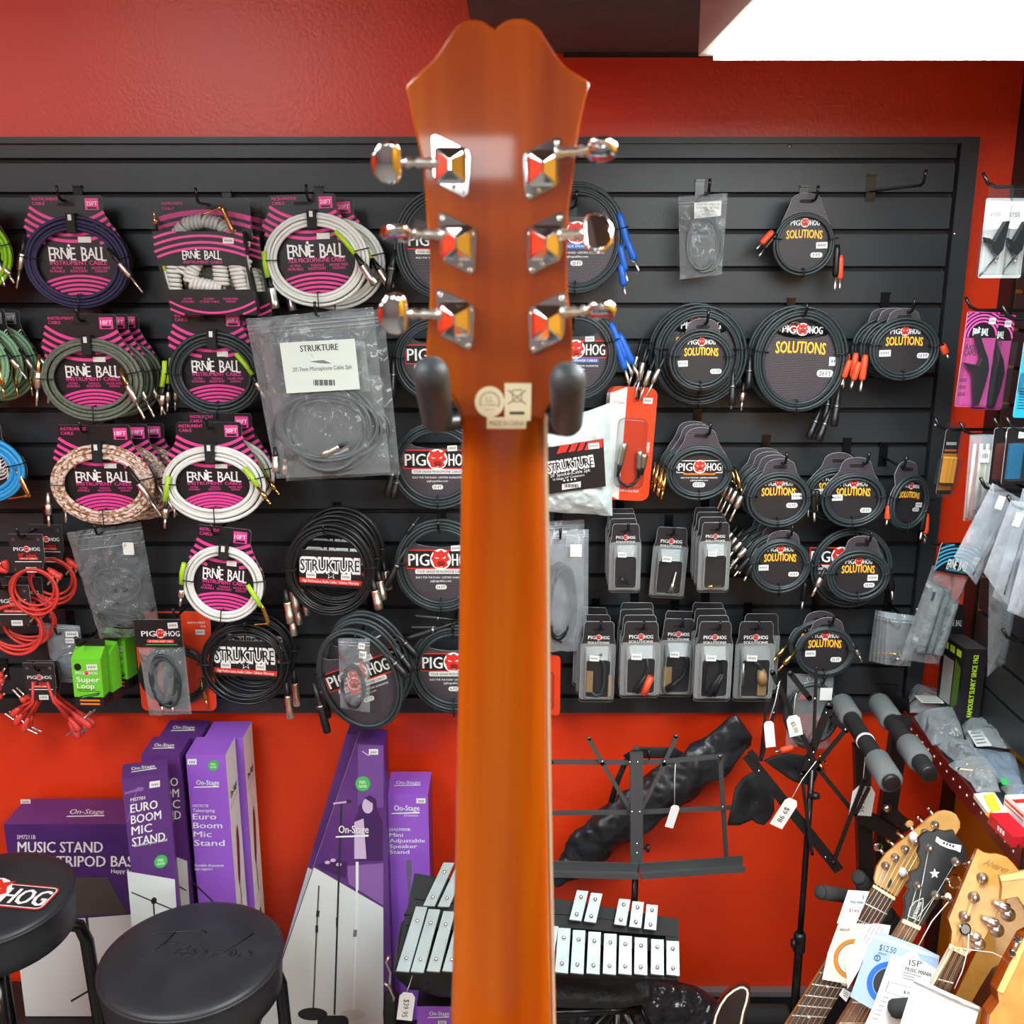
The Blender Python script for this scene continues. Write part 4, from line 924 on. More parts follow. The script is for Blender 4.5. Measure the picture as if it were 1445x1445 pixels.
# two-pack of microphone cables in a large clear bag
def bag_of_mic(label, dx, dy, off):
    pk = Pk('bagged_cable', label, 'bagged cable', 455 + dx, 560 + dy, Yw(off))
    Q = [(x + dx, y + dy) for x, y in ((354, 452), (531, 436), (548, 668), (384, 678))]
    loops(pk, 462 + dx, 602 + dy, 74, 66, 8, 3.1, grey_cable, 3, 22)
    m_ = pk.mb(); c = [pk.L(x + dx, y + dy) for x, y in ((404, 483), (507, 477), (512, 546), (410, 552))]
    m_.prism(c[::-1], 23, 24, M('label_card', (214, 226, 220), .5)); u, v = pk.L(458 + dx, 489 + dy)
    m_.text('STRUKTURE', u, v, 9, dark_print, 24.3, width=52, bold=.05, rot=3)
    u, v = pk.L(461 + dx, 517 + dy); m_.text("20'-7mm Microphone Cable 2pk", u, v, 6, dark_print, 24.3, width=82, rot=3, bold=0); m_.flat([(u - 18, v + 9), (u + 2, v + 11), (u + 14, v + 6), (u - 2, v + 6.5)], 24.3, grey_print)
    u, v = pk.L(463 + dx, 537 + dy); barcode(m_, u, v, 30, 8, 24.3); m_.build('label', pk.root)
    plug(pk, 'xlr', (492 + dx, 622 + dy), (454 + dx, 640 + dy), w=14, s=.8); plug(pk, 'xlr', (386 + dx, 630 + dy), (385 + dx, 666 + dy), w=8, s=.8)
    bag_surface(pk, Q, 17, bag_clear, 3.2, .045, 60, 3 + dx); zips(pk, Q, (.045, .065, .09))
    return pk
bag_of_mic('clear bag with a pair of grey microphone cables and white label, rear one mostly hidden', 14, 3, .15)
bag_of_mic('clear bag with a pair of grey microphone cables and white label, front one', 0, 0, .19)
hook(449, 445, Yw(.19) - .012, 'black hook holding the large clear bags of microphone cables')
# white plastic bag of speaker cables
pk = Pk('bagged_cable', 'white plastic bag with black printed band holding speaker cables, right of the neck', 'bagged cable', 812, 655, Yw(.09))
poly = M('white_polybag', (214, 228, 228), .38, bump=(28, .9, .012))
Q = [(752, 608), (858, 570), (866, 728), (758, 722)]
bag_surface(pk, Q, 22, poly, 2.2, .035, 50, 11, sag=0)
m_ = pk.mb(); c = [pk.L(*p) for p in ((762, 628), (848, 615), (853, 680), (764, 692))]
def wrapw(m_, o, w):                                            # the band follows the puffed front
    m_.prism(o, w - 5, w, card_black)
wrapw(m_, c[::-1], 28.6); u, v = pk.L(803, 649)
m_.text('STRUKTURE', u, v, 14, white, 29.3, width=66, bold=.11, rot=9); m_.text('STRUKTURE', u, v, 12, card_black, 29.6, width=64, bold=.03, rot=9)
m_.flat(star_pts(u, v - 10, 5.5), 29.8, white); m_.flat(star_pts(u, v - 10, 4), 29.9, card_black)
u, v = pk.L(803, 661); m_.text("20' Speaker Cable 2pk", u, v, 4.8, white, 29.4, width=56, rot=9, bold=0); u, v = pk.L(801, 667); m_.text('16 Gauge 1/4" Connectors', u, v, 3.4, white, 29.4, width=44, rot=9, bold=0)
for i in range(4): m_.flat(circ(*pk.L(795 + i * 5, 672 - i * .7), 1.3, n=8), 29.4, white)
u, v = pk.L(805, 679); m_.flat([(u - 13, v - 6), (u + 13, v - 2), (u + 13, v + 6), (u - 13, v + 2)], 29.3, offwhite); barcode(m_, u, v, 20, 5, 29.6)
for a, b in ((784, 797), (800, 809), (812, 819), (822, 847)):
    m_.flat([pk.L(a, 635 - (a - 784) * .13), pk.L(b, 634 - (b - 784) * .13), pk.L(b + 5 if b < 840 else 847, 623 - (b - 784) * .13), pk.L(a + 5, 623 - (a - 784) * .13)], 29.3, red_print)
m_.build('printed_band', pk.root); sticker(pk, pk.L(835, 624)[0], pk.L(835, 624)[1], 15, 8, 6, 29.6)
hook(792, 604, Yw(.09), 'black hook holding the white plastic bag of speaker cables')
# red and white carded splitter cable
bright_red = M('card_red', (234, 70, 32), .35)
def red_card(label, dx, off):
    pk = Pk('carded_cable', label, 'carded cable', 889 + dx, 627, Yw(off), roll=-3)
    m_ = pk.mb(); o = rrect(-33, -80, 33, 80, 12, 5); m_.prism(o, -1, 0, bright_red, side=card_edge)
    m_.flat([(-33, -70), (-10, -79.5), (-10, 79.5), (-33, 70)], .3, white); m_.text("D'Class", -20, 58, 4, red_print, .5, maxw=16)
    m_.text('Y cable', 25, -6, 5.5, white, .5, rot=90, width=20, bold=.04); m_.text('XLRF to Dual XLRM', 4, -66, 3.6, white, .5, width=27, bold=.04)
    m_.flat([(3, 62), (8, 66), (13, 62)], .5, M('card_hole', (110, 20, 12), .6)); m_.build('card', pk.root); sticker(pk, 20, 62, 13, 8, 0, .6)
    m_ = pk.mb(); m_.tube([(-14, -44, 7), (-10, -54, 7), (0, -58, 7), (10, -54, 7), (15, -44, 7)], 2.2, cable_dark, 7); m_.build('cable', pk.root)
    for a, b in (((874, 672), (881, 624)), ((904, 672), (903, 634)), ((908, 668), (910, 638))): plug(pk, 'xlr', (a[0] + dx, a[1]), (b[0] + dx, b[1]), w=8, s=.75)
    m_ = pk.mb(); m_.prism(rrect(-20, -60, 22, 38, 9, 4), .8, 15, clear, bev=3); m_.build('blister', pk.root)
    return pk
red_card('red and white carded splitter cable, rear of two right of the white plastic bag', -5, .05)
red_card('red and white carded splitter cable, front of two right of the white plastic bag', 0, .085)
hook(899, 562, Yw(.085), 'black hook holding the red and white carded cables')
# small bag with a white label, high up
pk = Pk('bagged_cable', 'small clear bag with white label and thin grey cable, alone high on the slatwall', 'bagged cable', 993, 330, Yw(.07))
loops(pk, 993, 345, 26, 42, 5, 2.0, grey_cable, 3, 7, rot=4)
m_ = pk.mb(); c = [pk.L(*p) for p in ((976, 287), (1014, 284), (1014, 305), (977, 309))]; m_.prism(c[::-1], 10, 10.6, offwhite)
for i in range(4): u, v = pk.L(995, 289 + i * 4.6); m_.text(('ADAPTER CABLE 1/8', 'STEREO 3 METERS', '$2.99 - 3m', 'IIII IIII III')[i], u, v, 3.2, grey_print, 10.8, maxw=32, bold=0)
m_.build('label', pk.root)
Q = [(955, 278), (1024, 273), (1021, 388), (962, 395)]; bag_surface(pk, Q, 9, bag_clear, 2, .08, 28, 5); zips(pk, Q, (.08, .12))
hook(997, 274, Yw(.07) - .01, 'black hook holding the small clear bag with white label')
# crumpled clear bag below the camouflage cables
pk = Pk('bagged_cable', 'crumpled clear zip bag with dark cables below the camouflage cable packs', 'bagged cable', 163, 818, Yw(.09))
loops(pk, 168, 872, 34, 14, 5, 2.4, cable_dark, 4, 8); loops(pk, 165, 826, 36, 30, 3, 1.6, grey_cable, 3, 8)
Q = [(102, 752), (207, 738), (221, 896), (133, 902)]; bag_surface(pk, Q, 16, M_clear('crumpled_bag', fac=.18, edge=.95, rough=.12, bump=(26, 1.0)), 4.0, .09, 44, 8); zips(pk, Q, (.04, .07, .17))
m_ = pk.mb(); u, v = pk.L(193, 769); m_.prism(rrect(u - 8, v - 9, u + 7, v + 8, 1, 2), 18, 18.4, offwhite); m_.build('price_sticker', pk.root)
hook(143, 752, Yw(.09) - .01, 'black hook holding the crumpled clear bag')
# flat bag with two plugs
pk = Pk('bagged_cable', 'flat clear bag with a thin cable and two plugs left of the green boxes', 'bagged cable', 93, 920, Yw(.05))
loops(pk, 98, 938, 20, 18, 2, 1.0, cable_dark, 2, 4)
plug(pk, 'ts', (112, 908), (86, 916), w=3, s=.6); plug(pk, 'ts', (112, 918), (88, 924), w=3, s=.6)
Q = [(67, 879), (117, 883), (118, 964), (72, 962)]; bag_surface(pk, Q, 4, bag_milky, 1.2, .08, 20, 2); zips(pk, Q, (.03, .06)); sticker(pk, *pk.L(107, 893), 18, 8, 0, 6); sticker(pk, *pk.L(103, 902), 12, 7, 0, 6)
hook(87, 892, Yw(.05), 'black hook holding the flat clear bag with two plugs')
# grey bags half hidden behind the neck
def grey_bag(label, dx, dy, off, seed):
    pk = Pk('bagged_cable', label, 'bagged cable', 790 + dx, 830 + dy, Yw(off))
    loops(pk, 790 + dx, 850 + dy, 24, 56, 5, 3.2, cable_dark, 3, 8)
    Q = [(x + dx, y + dy) for x, y in ((752, 752), (829, 748), (831, 918), (752, 922))]; bag_surface(pk, Q, 13, bag_milky, 2.4, .05, 30, seed); zips(pk, Q, (.04, .055)); m_ = pk.mb(); u, v = pk.L(812 + dx, 772 + dy)
    m_.prism([(u - 9, v - 10), (u + 7, v - 10), (u + 7, v + 7), (u - 9, v + 7)], 14, 14.4, offwhite); m_.build('price_sticker', pk.root)
    return pk
grey_bag('milky grey bag of dark cable beside the neck, rear one peeking out above', -6, -14, .03, 21)
grey_bag('milky grey bag of dark cable beside the neck, front one', 0, 0, .075, 22)
hook(790, 758, Yw(.075) - .005, 'black hook holding the milky grey bags beside the neck')
pk = Pk('carded_cable', 'thin red card pack seen edge on, right of the neck above the red wall', 'carded cable', 772, 965, Yw(.05), yaw=-25)
m_ = pk.mb(); m_.prism(rrect(-34, -42, 20, 42, 6, 4), -1, 1, bright_red, side=bright_red); m_.build('card', pk.root)
m_ = pk.mb(); m_.prism(rrect(-26, -34, 12, 20, 6, 4), 1, 9, clear, bev=2); m_.build('blister', pk.root)
hook(768, 930, Yw(.05), 'black hook behind the neck holding the thin red card')
# red card with a coiled guitar lead, and the bag hung in front of it
pk = Pk('carded_cable', 'orange-red card with dark cable and gold plug, behind the bag with printed header', 'carded cable', 248, 934, Yw(.05))
m_ = pk.mb(); m_.prism(rrect(-54, -70, 53, 70, 9, 4), -1, 0, bright_red, side=card_edge); m_.flat([(-20, 68), (12, 68), (12, -68), (-20, -68)], .3, card_black); m_.text('INSTRUMENT', 46, 55, 3, white, .5, align='R'); m_.text('10 ft', 46, 50, 3, white, .5, align='R'); m_.build('card', pk.root)
sticker(pk, 38, 42, 13, 7); loops(pk, 247, 950, 50, 40, 5, 2.4, cable_dark, 2, 8); plug(pk, 'gold', (283, 955), (290, 1000), w=5)
m_ = pk.mb(); m_.prism(circ(0, -16, 52, 44, 30), 1, 11, clear, bev=3); m_.build('blister', pk.root)
hook(252, 868, Yw(.13), 'black hook holding the orange-red card and the bag before it')
pk = Pk('bagged_cable', 'clear bag of folded black cable under a black header card with red emblem', 'bagged cable', 234, 940, Yw(.11))
m_ = pk.mb(); u0, v0 = pk.L(197, 873); u1, v1 = pk.L(263, 911); m_.prism([(u0, v1), (u1, v1), (u1, v0), (u0, v0)], 5, 6, card_black, side=card_edge)
u, v = pk.L(233, 892); ph_logo(m_, v, 54, 9, 6.3, u, 0); m_.flat(rrect(u - 20, v - 13, u + 18, v - 8.5, 1, 2), 6.3, red_print); m_.text('1/8" STEREO INSERT CABLE', u - 1, v - 10.8, 2.6, white, 6.6, width=33); m_.flat([(u - 22, v - 16), (u + 22, v - 16), (u + 22, v - 15), (u - 22, v - 15)], 6.3, green_print); m_.build('header_card', pk.root)
sticker(pk, *pk.L(251, 881), 14, 8, 4, 6.4); loops(pk, 233, 957, 20, 36, 6, 2.6, cable_black, 2, 6); plug(pk, 'boot', (226, 975), (226, 1002), col=black, w=7); plug(pk, 'boot', (240, 975), (241, 1002), col=black, w=7)
Q = [(198, 911), (263, 911), (265, 1008), (205, 1010)]; bag_surface(pk, Q, 9, bag_clear, 2, .06, 26, 14)
# green boxes
lime_box = M('lime_box', (112, 206, 48), .45)
def loop_box(label, x, y, off, yaw):
    pk = Pk('adapter_box', label, 'box', x, y, Yw(off), yaw=yaw, roll=-1); m_ = pk.mb(); w, h = 20.5, 38
    m_.box((0, -h + 9, 0), (2 * w, 18 - 4, 22), card_black); m_.box((0, 4, 0), (2 * w, 2 * h - 22, 22), lime_box); m_.add([(-w, h - 7, 11), (w, h - 7, 11), (w, h + 4, -8), (-w, h + 4, -8), (-w, h - 7, -11), (w, h - 7, -11)], [(0, 1, 2, 3), (5, 4, 3, 2), (0, 3, 4), (1, 5, 2)], lime_box); m_.build('box', pk.root)
    m_ = pk.mb(); z = 11.4; ph_logo(m_, 12, 31, 5, z, 0, 0); m_.text('Super', -15, 3, 7.5, white, z, align='L', width=32, bold=.06); m_.text('Loop', -15, -6, 7.5, white, z, align='L', width=24, bold=.06)
    m_.flat([(-15, -26), (14, -19), (17, -15), (-12, -21)], z, card_black); m_.flat([(-11, -23.5), (11, -18.6), (13, -17), (-9, -21.5)], z + .2, green_print)
    for i in range(2): m_.flat([(-15, -12 - i * 2.2), (10 + i * 6, -12 - i * 2.2), (10 + i * 6, -11.2 - i * 2.2), (-15, -11.2 - i * 2.2)], z, dark_print); m_.flat([(-13, -h + 10 - i * 5), (15, -h + 10 - i * 5), (15, -h + 12.5 - i * 5), (-13, -h + 12.5 - i * 5)], z, orange_print)
    m_.flat(circ(-12, 20, 5, 5, 16), z, card_black); m_.build('print', pk.root); sticker(pk, 8, 20, 15, 8, 2, z)
    m_ = pk.mb(); m_.prism([(-w, h + 3), (w, h + 3), (w, h + 14), (-w, h + 14)], -9, -8, card_black); m_.build('hang_tab', pk.root)
    return pk
loop_box('green printed adapter box, frontmost of three below the crumpled clear bag', 128, 957, .13, 0)
loop_box('green printed adapter box, second of three below the crumpled clear bag', 146, 948, .085, -14)
loop_box('green printed adapter box, rearmost of three below the crumpled clear bag', 168, 930, .04, -16)
hook(117, 908, Yw(.13) , 'black hook holding the green printed boxes')

# red patch cables on dark header cards
red_rubber = M('red_rubber', (216, 62, 54), .45)
def rplug(m_, a, b, ang=1, w=6):
    """flat right-angle plug: body from a to b (local px), pin leaving sideways"""
    a, b = Vector(a), Vector(b); d = (b - a).normalized(); n_ = Vector((-d.y, d.x)) * ang
    m_.lathe((a.x, a.y, w), (b.x, b.y, w), [(0, 2.2), (.4, 4.2), (.75, 5.2), (.95, 5), (1, 3.6)], red_rubber, 10)
    p = a.lerp(b, .78); q = p + n_ * 20; m_.lathe((p.x, p.y, w), (q.x, q.y, w), [(.15, 2.2), (.35, 2.2), (.4, 1.5), (.9, 1.5), (.95, 1.7), (1, .6)], nickel, 8)
def header(pk, w, h, cut=True, v0=0):
    m_ = pk.mb(); o = [(-w, v0), (w, v0), (w, v0 - h * .62), (w * .72, v0 - h), (-w * .72, v0 - h), (-w, v0 - h * .62)]
    m_.prism(o[::-1], 5, 6, card_mesh_dark, side=card_edge)
    s = w / 23; ph_logo(m_, v0 - h * .38, 36 * s, 6 * s, 6.3, 0, 0); m_.text("lil' pigs", 0, v0 - h * .54, 6 * s, red_print, 6.4, width=24 * s, bold=.05); m_.flat([(-12 * s, v0 - h * .66), (14 * s, v0 - h * .66), (14 * s, v0 - h * .6), (-12 * s, v0 - h * .6)], 6.3, red_print)
    m_.text('PATCH CABLES', s, v0 - h * .63, 2 * s, white, 6.5, width=22 * s); m_.flat([(-18 * s, v0 - h * .72), (18 * s, v0 - h * .72), (18 * s, v0 - h * .70), (-18 * s, v0 - h * .70)], 6.3, white); m_.flat(rrect(-9 * s, v0 - h * .15, 11 * s, v0 - h * .10, 1.2, 3), 6.3, groove_black); m_.flat(circ(-17 * s, v0 - h * .14, 2.2, n=10), 6.3, steel); m_.flat(circ(17 * s, v0 - h * .14, 2.2, n=10), 6.3, steel)
    m_.build('header_card', pk.root); sticker(pk, 3 * s, v0 - h * .92, 14 * s, 7 * s, 0, 6.4)
def patch_loops(label, px, py, off, w, h, lx, ly, lr):
    pk = Pk('patch_cable_pack', label, 'patch cables', px, py, Yw(off)); header(pk, w, h)
    loops(pk, lx, ly, lr, lr * .9, 4, 2.1, red_rubber, 2, 9)
    u, v = pk.L(lx, ly)
    for a, b, g in (((u - lr + 2, v + lr * .7), (u - lr - 12, v + lr * .86), 1), ((u - lr + 2, v + lr * .78), (u - lr - 2, v + lr * 1.15), 1), ((u + lr * .6, v + lr * .85), (u + lr - 2, v + lr * .55), -1), ((u + lr * .62, v + lr * .7), (u + lr + 4, v + lr * .5), -1)):
        m_ = pk.mb(); rplug(m_, a, b, g); m_.build('plug', pk.root)
    return pk
p = patch_loops('looped red patch cables on dark header, upper pack, front of two', 38, 752, .10, 24, 55, 42, 832, 37)
stack(p, 2, .05, ['looped red patch cables on dark header, upper pack, rear of two'], dx=14, dz=4)
hook(35, 756, Yw(.10) - .01, 'black hook holding the upper looped red patch cables')
p = patch_loops('looped red patch cables on dark header, lower pack, front of two', 17, 824, .09, 26, 58, 17, 886, 40)
stack(p, 2, .04, ['looped red patch cables on dark header, lower pack, rear of two'], dx=7, dz=3)
hook(10, 829, Yw(.09) - .01, 'black hook holding the lower looped red patch cables')
def patch_bundle(label, px, py, off, yaw=0):
    pk = Pk('patch_cable_pack', label, 'patch cables', px, py, Yw(off)); header(pk, 22, 53); G = lambda x, y: pk.L(x - 56 + px, y - 933 + py)
    ends = [((38, 985), (26, 988)), ((40, 988), (10, 1008)), ((42, 990), (14, 1020)), ((46, 990), (22, 1032)), ((72, 985), (112, 1020)), ((72, 988), (104, 1030)), ((72, 990), (100, 1042)), ((74, 986), (120, 1026))]
    for i, (a, b) in enumerate(ends):
        m_ = pk.mb(); s = -1 if i < 4 else 1; A = G(56 + s * 10, 960); Bm = G(*a); C = G(*b); mid = (Bm[0] * .4 + C[0] * .6, Bm[1] * .4 + C[1] * .6 + 3); w = 2 + i % 3 * 2
        m_.tube([A + (w,), Bm + (w,), mid + (w + 1,)], 2.3, red_rubber, 7); rplug(m_, mid, C, (1 if i < 4 else -1) * (1 if i % 2 else -1), w + 1); m_.build('patch_lead', pk.root)
    return pk
patch_bundle('bundle of straight red patch cables on dark header over the red wall, front of two', 56, 933, .10)
patch_bundle('bundle of straight red patch cables on dark header, rear of two', 62, 930, .06)
hook(58, 943, Yw(.10), 'black hook holding the bundled red patch cables')
pk = Pk('patch_cable_pack', 'red patch cable with silver plugs cut off by the left edge of the picture', 'patch cables', -18, 962, Yw(.08)); header(pk, 16, 40)
for i, (a, b) in enumerate((((-6, 962), (14, 940)), ((-6, 968), (15, 950)), ((-8, 976), (8, 962)), ((-8, 984), (9, 976)))): plug(pk, 'boot', a, b, col=red_rubber, w=7)
hook(-18, 968, Yw(.08), 'black hook cut off by the left edge of the picture')

# blister packs of adapters
def shell(m_, x0, y0, x1, y1, w0, w1):
    """clear blister: flange, drafted sides and a steep sloping top"""
    g_ = (x1 - x0) * .14; A = rrect(x0 - g_, y0 - 4, x1 + g_, y1 + 4, 4, 3); B = rrect(x0, y0, x1, y1, 5, 3); k = (y1 - y0) * .20
    C = [(x * 1 - (1.2 if x > (x0 + x1) / 2 else -1.2), y + (1.2 if y < (y0 + y1) / 2 else -k)) for x, y in B]; D_ = inset(C, 1.4); n = len(A)
    V = [(x, y, w0) for x, y in A] + [(x, y, w0 + .3) for x, y in B] + [(x, y, w1 - 1) for x, y in C] + [(x, y, w1) for x, y in D_]
    m_.add(V, [(q * n + i, q * n + (i + 1) % n, (q + 1) * n + (i + 1) % n, (q + 1) * n + i) for q in range(3) for i in range(n)], clear_edge); m_.add(V[3 * n:], [tuple(range(n))], clear)
tan_part = M('tan_card', (158, 128, 88), .6)
def blister(label, x0, y0, x1, y1, off, kind, roll=0, n=1, dxy=(0, 2), labels=None, dy=.03):
    cx, cy = (x0 + x1) / 2, (y0 + y1) / 2; pk = Pk('adapter_pack', label, 'adapter', cx, cy, Yw(off), roll=roll); w, h = (x1 - x0) / 2, (y1 - y0) / 2
    o = [(-w + 3, -h), (w - 3, -h), (w, -h + 3), (w, h * .42), (w * .88, h * .6), (w * .84, h - 4), (w * .74, h), (-w * .74, h), (-w * .84, h - 4), (-w * .88, h * .6), (-w, h * .42), (-w, -h + 3)]
    m_ = pk.mb(); m_.prism(o, -1, 0, card_mesh_dark, side=card_edge); s = w / 26
    m_.flat(rrect(-9 * s, h - 12, 9 * s, h - 8.5, 1.6, 3), .4, groove_black); ph_logo(m_, h * .62, 32 * s, 6 * s, .4, 0, 0); m_.text('SOLUTIONS', 0, h * .49, 3.6 * s, white, .5, width=32 * s, bold=.05); m_.build('card', pk.root)
    sticker(pk, -w * .25, h * .18, 14 * s, 8 * s, -2, 13)
    m_ = pk.mb(); w2, b0 = w * .78, -h * .86
    if kind == 'jack': m_.lathe((-w * .3, -h * .55, 6), (w * .3, -h * .75, 6), [(0, 3), (.1, 4.2), (.55, 4.2), (.6, 2.2), (.9, 2), (1, 1)], black, 10)
    elif kind == 'pin': m_.lathe((w * .4, -h * .2, 6), (w * .2, -h * .8, 6), [(0, 1), (.05, 2), (.55, 2), (.6, 3.6), (1, 4.4)], nickel, 10)
    elif kind == 'gold': m_.lathe((-w * .4, -h * .8, 6), (w * .5, -h * .78, 6), [(0, 2.4), (.4, 2.6), (.45, 1.6), (.95, 1.6), (1, .8)], gold, 10)
    elif kind == 'loop':
        m_.tube([(-w * .3, -h * .7, 6), (-w * .1, -h * .8, 6), (w * .25, -h * .76, 6), (w * .4, -h * .5, 6), (w * .38, -h * .05, 6), (w * .1, h * .25, 6)], 2.4, cable_black, 8); m_.box((-w * .45, -h * .45, 5), (9, h * .5, 5), tan_part); m_.box((w * .72, -h * .55, 4), (5, h * .5, 6), tan_part)
    elif kind == 'rca':
        m_.tube([(w * .3, h * .1, 5), (w * .42, -h * .2, 5), (w * .2, -h * .4, 5)], 2, cable_black, 8); m_.tube([(w * .28, -h * .35, 6), (-w * .2, -h * .8, 6)], [2.5, 5.5], black, 10); m_.tube([(w * .55, -h * .38, 7), (w * .18, -h * .85, 7)], [5.2, 5.6], orange_boot, 10)
    elif kind == 'bend': m_.tube([(-w * .6, -h * .78, 6), (-w * .1, -h * .62, 6), (w * .4, -h * .4, 6), (w * .6, -h * .05, 6), (w * .3, h * .2, 6)], [5, 4.4, 3.4, 2.4, 2.2], cable_dark, 8); m_.box((-w * .55, -h * .45, 4), (w * .5, h * .5, 3), tan_part)
    elif kind == 'two':
        m_.tube([(-w * .5, -h * .78, 6), (-w * .5, -h * .1, 6), (-w * .1, h * .2, 6), (w * .4, h * .1, 6), (w * .4, -h * .3, 6)], 2.2, cable_dark, 8); m_.tube([(w * .4, -h * .25, 6), (-w * .25, -h * .8, 6)], [2.6, 5.4], black, 10); m_.tube([(w * .5, -h * .25, 8), (0, -h * .78, 8)], [2.6, 4.6], black, 10)
    else:
        m_.tube([(-w * .1, h * .05, 6), (w * .2, -h * .02, 6), (w * .35, -h * .2, 6)], 2.6, cable_black, 8); m_.lathe((w * .32, -h * .16, 6), (w * .45, -h * .5, 6), [(0, 5), (.4, 7.5), (1, 7.5)], tan_part, 12); m_.box((w * .4, -h * .65, 5), (12, h * .3, 5), tan_part); m_.lathe((-w * .6, h * .0, 6), (-w * .58, -h * .55, 6), [(0, 1.5), (.3, 1.8), (.35, 3), (1, 2.6)], nickel, 10)
    m_.build('adapter', pk.root)
    m_ = pk.mb(); shell(m_, -w2, b0, w2, h * .40, .8, 11); m_.tube([(x, y, -.5) for x, y in o], .55, rim_clear, 5, closed=True); m_.build('blister', pk.root)
    if n > 1: stack(pk, n, dy, labels, dx=dxy[0], dz=dxy[1], rollj=1.0, seed=int(x0))
    return pk
def packs(where, x0, y0, x1, y1, kind, n, what, hx, dxy=(0, 2), roll=0):
    off = .05 + .03 * (n - 1)
    nm = {2: ['front', 'rear']}.get(n, ORD)
    lab = lambda i: ('clear blister pack with %s, %s of %d %s' % (what, nm[i].replace(' from the front', ''), n, where)) if n > 1 else 'clear blister pack with %s, alone on its hook %s' % (what, where)
    blister(lab(0), x0, y0, x1, y1, off, kind, roll, n, dxy, lab)
    hook(hx, y0 + 9, Yw(off), 'black hook holding the blister packs with %s %s' % (what, where))
packs('left end of upper row', 860, 740, 904, 836, 'jack', 4, 'black plug', 884)
packs('mid upper row', 920, 745, 969, 844, 'pin', 1, 'long silver pin', 948, roll=-3)
packs('right end of upper row', 986, 738, 1030, 836, 'gold', 4, 'gold plug', 1012)
packs('beside the milky bags', 819, 878, 868, 991, 'loop', 3, 'looped cable', 846, (-3, 3), -1)
packs('in the lower row', 876, 878, 931, 985, 'rca', 4, 'orange plug', 906)
packs('in the lower row', 931, 874, 980, 984, 'bend', 2, 'bent black lead', 960, (4, 4), -1)
packs('in the lower row', 981, 878, 1033, 990, 'two', 4, 'two black plugs', 1012)
packs('at right end of lower row', 1037, 878, 1092, 990, 'round', 2, 'tan ringed connector', 1066, (12, 4))

pk = Pk('bagged_cable', 'small clear bag with thin black cable and red emblem before the tilted round card', 'bagged cable', 499, 950, Yw(.245), roll=-4)
loops(pk, 499, 968, 17, 30, 4, 1.5, cable_dark, 2, 4); m_ = pk.mb(); m_.prism(circ(2, -14, 10, 14, 18), 3, 3.6, red_print); emblem(m_, 2, -13, 9, 3.8); m_.build('label', pk.root)
Q = [(476, 902), (520, 900), (524, 1004), (482, 1000)]; bag_surface(pk, Q, 8, bag_clear, 2.2, .08, 26, 91); zips(pk, Q, (.05, .09)); sticker(pk, *pk.L(510, 908), 9, 8, -4, 9); sticker(pk, *pk.L(512, 920), 10, 10, -4, 9)

# ---------------------------------------------------------------- boxes, stools and stands below the slatwall
RZ = .20
riser = MB(); riser.box((-1.12, 1.975, RZ / 2), (1.96, .31, RZ), M('riser_black', (30, 27, 27), .6, bump=(60, .2)))
tag(riser.build('display_riser'), 'low black display riser along the red wall under the purple boxes', 'riser')
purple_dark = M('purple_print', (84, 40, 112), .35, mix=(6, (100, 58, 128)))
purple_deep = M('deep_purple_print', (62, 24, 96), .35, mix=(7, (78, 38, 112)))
purple_bright = M('bright_purple_print', (146, 84, 200), .38, mix=(5, (154, 94, 206)))
box_white = M('carton_white', (222, 228, 226), .4)
carton_in = M('carton_brown', (150, 116, 76), .7)
maroon = M('maroon_print', (120, 24, 30), .5)
feel_green = M('green_badge', (70, 186, 84), .5)
class Face:
    """flat drawing surface: photo pixel -> point on a plane, lifted towards the camera"""
    def __init__(s, p, n, origin): s.p, s.n, s.o = Vector(p), Vector(n).normalized(), Vector(origin)
    def at(s, x, y, lift=.0004): return ATP(x, y, s.p + s.n * lift, s.n) - s.o
    def poly(s, m_, P, mat, lift=.0004): m_.poly([s.at(x, y, lift) for x, y in P], mat)
    def text(s, m_, t, x, y, h, mat, rot=0, shear=0, lift=.0006, **k): m_.text(t, 0, 0, h, mat, rot=rot, shear=shear, place=lambda u, v: tuple(s.at(x + u, y - v, lift)), **k)
    def line(s, m_, P, w, mat, lift=.0006):
        for (x0, y0), (x1, y1) in zip(P, P[1:]):
            l = math.hypot(x1 - x0, y1 - y0) or 1; a, b = -(y1 - y0) / l * w / 2, (x1 - x0) / l * w / 2; s.poly(m_, [(x0 + a, y0 + b), (x1 + a, y1 + b), (x1 - a, y1 - b), (x0 - a, y0 - b)], mat, lift)
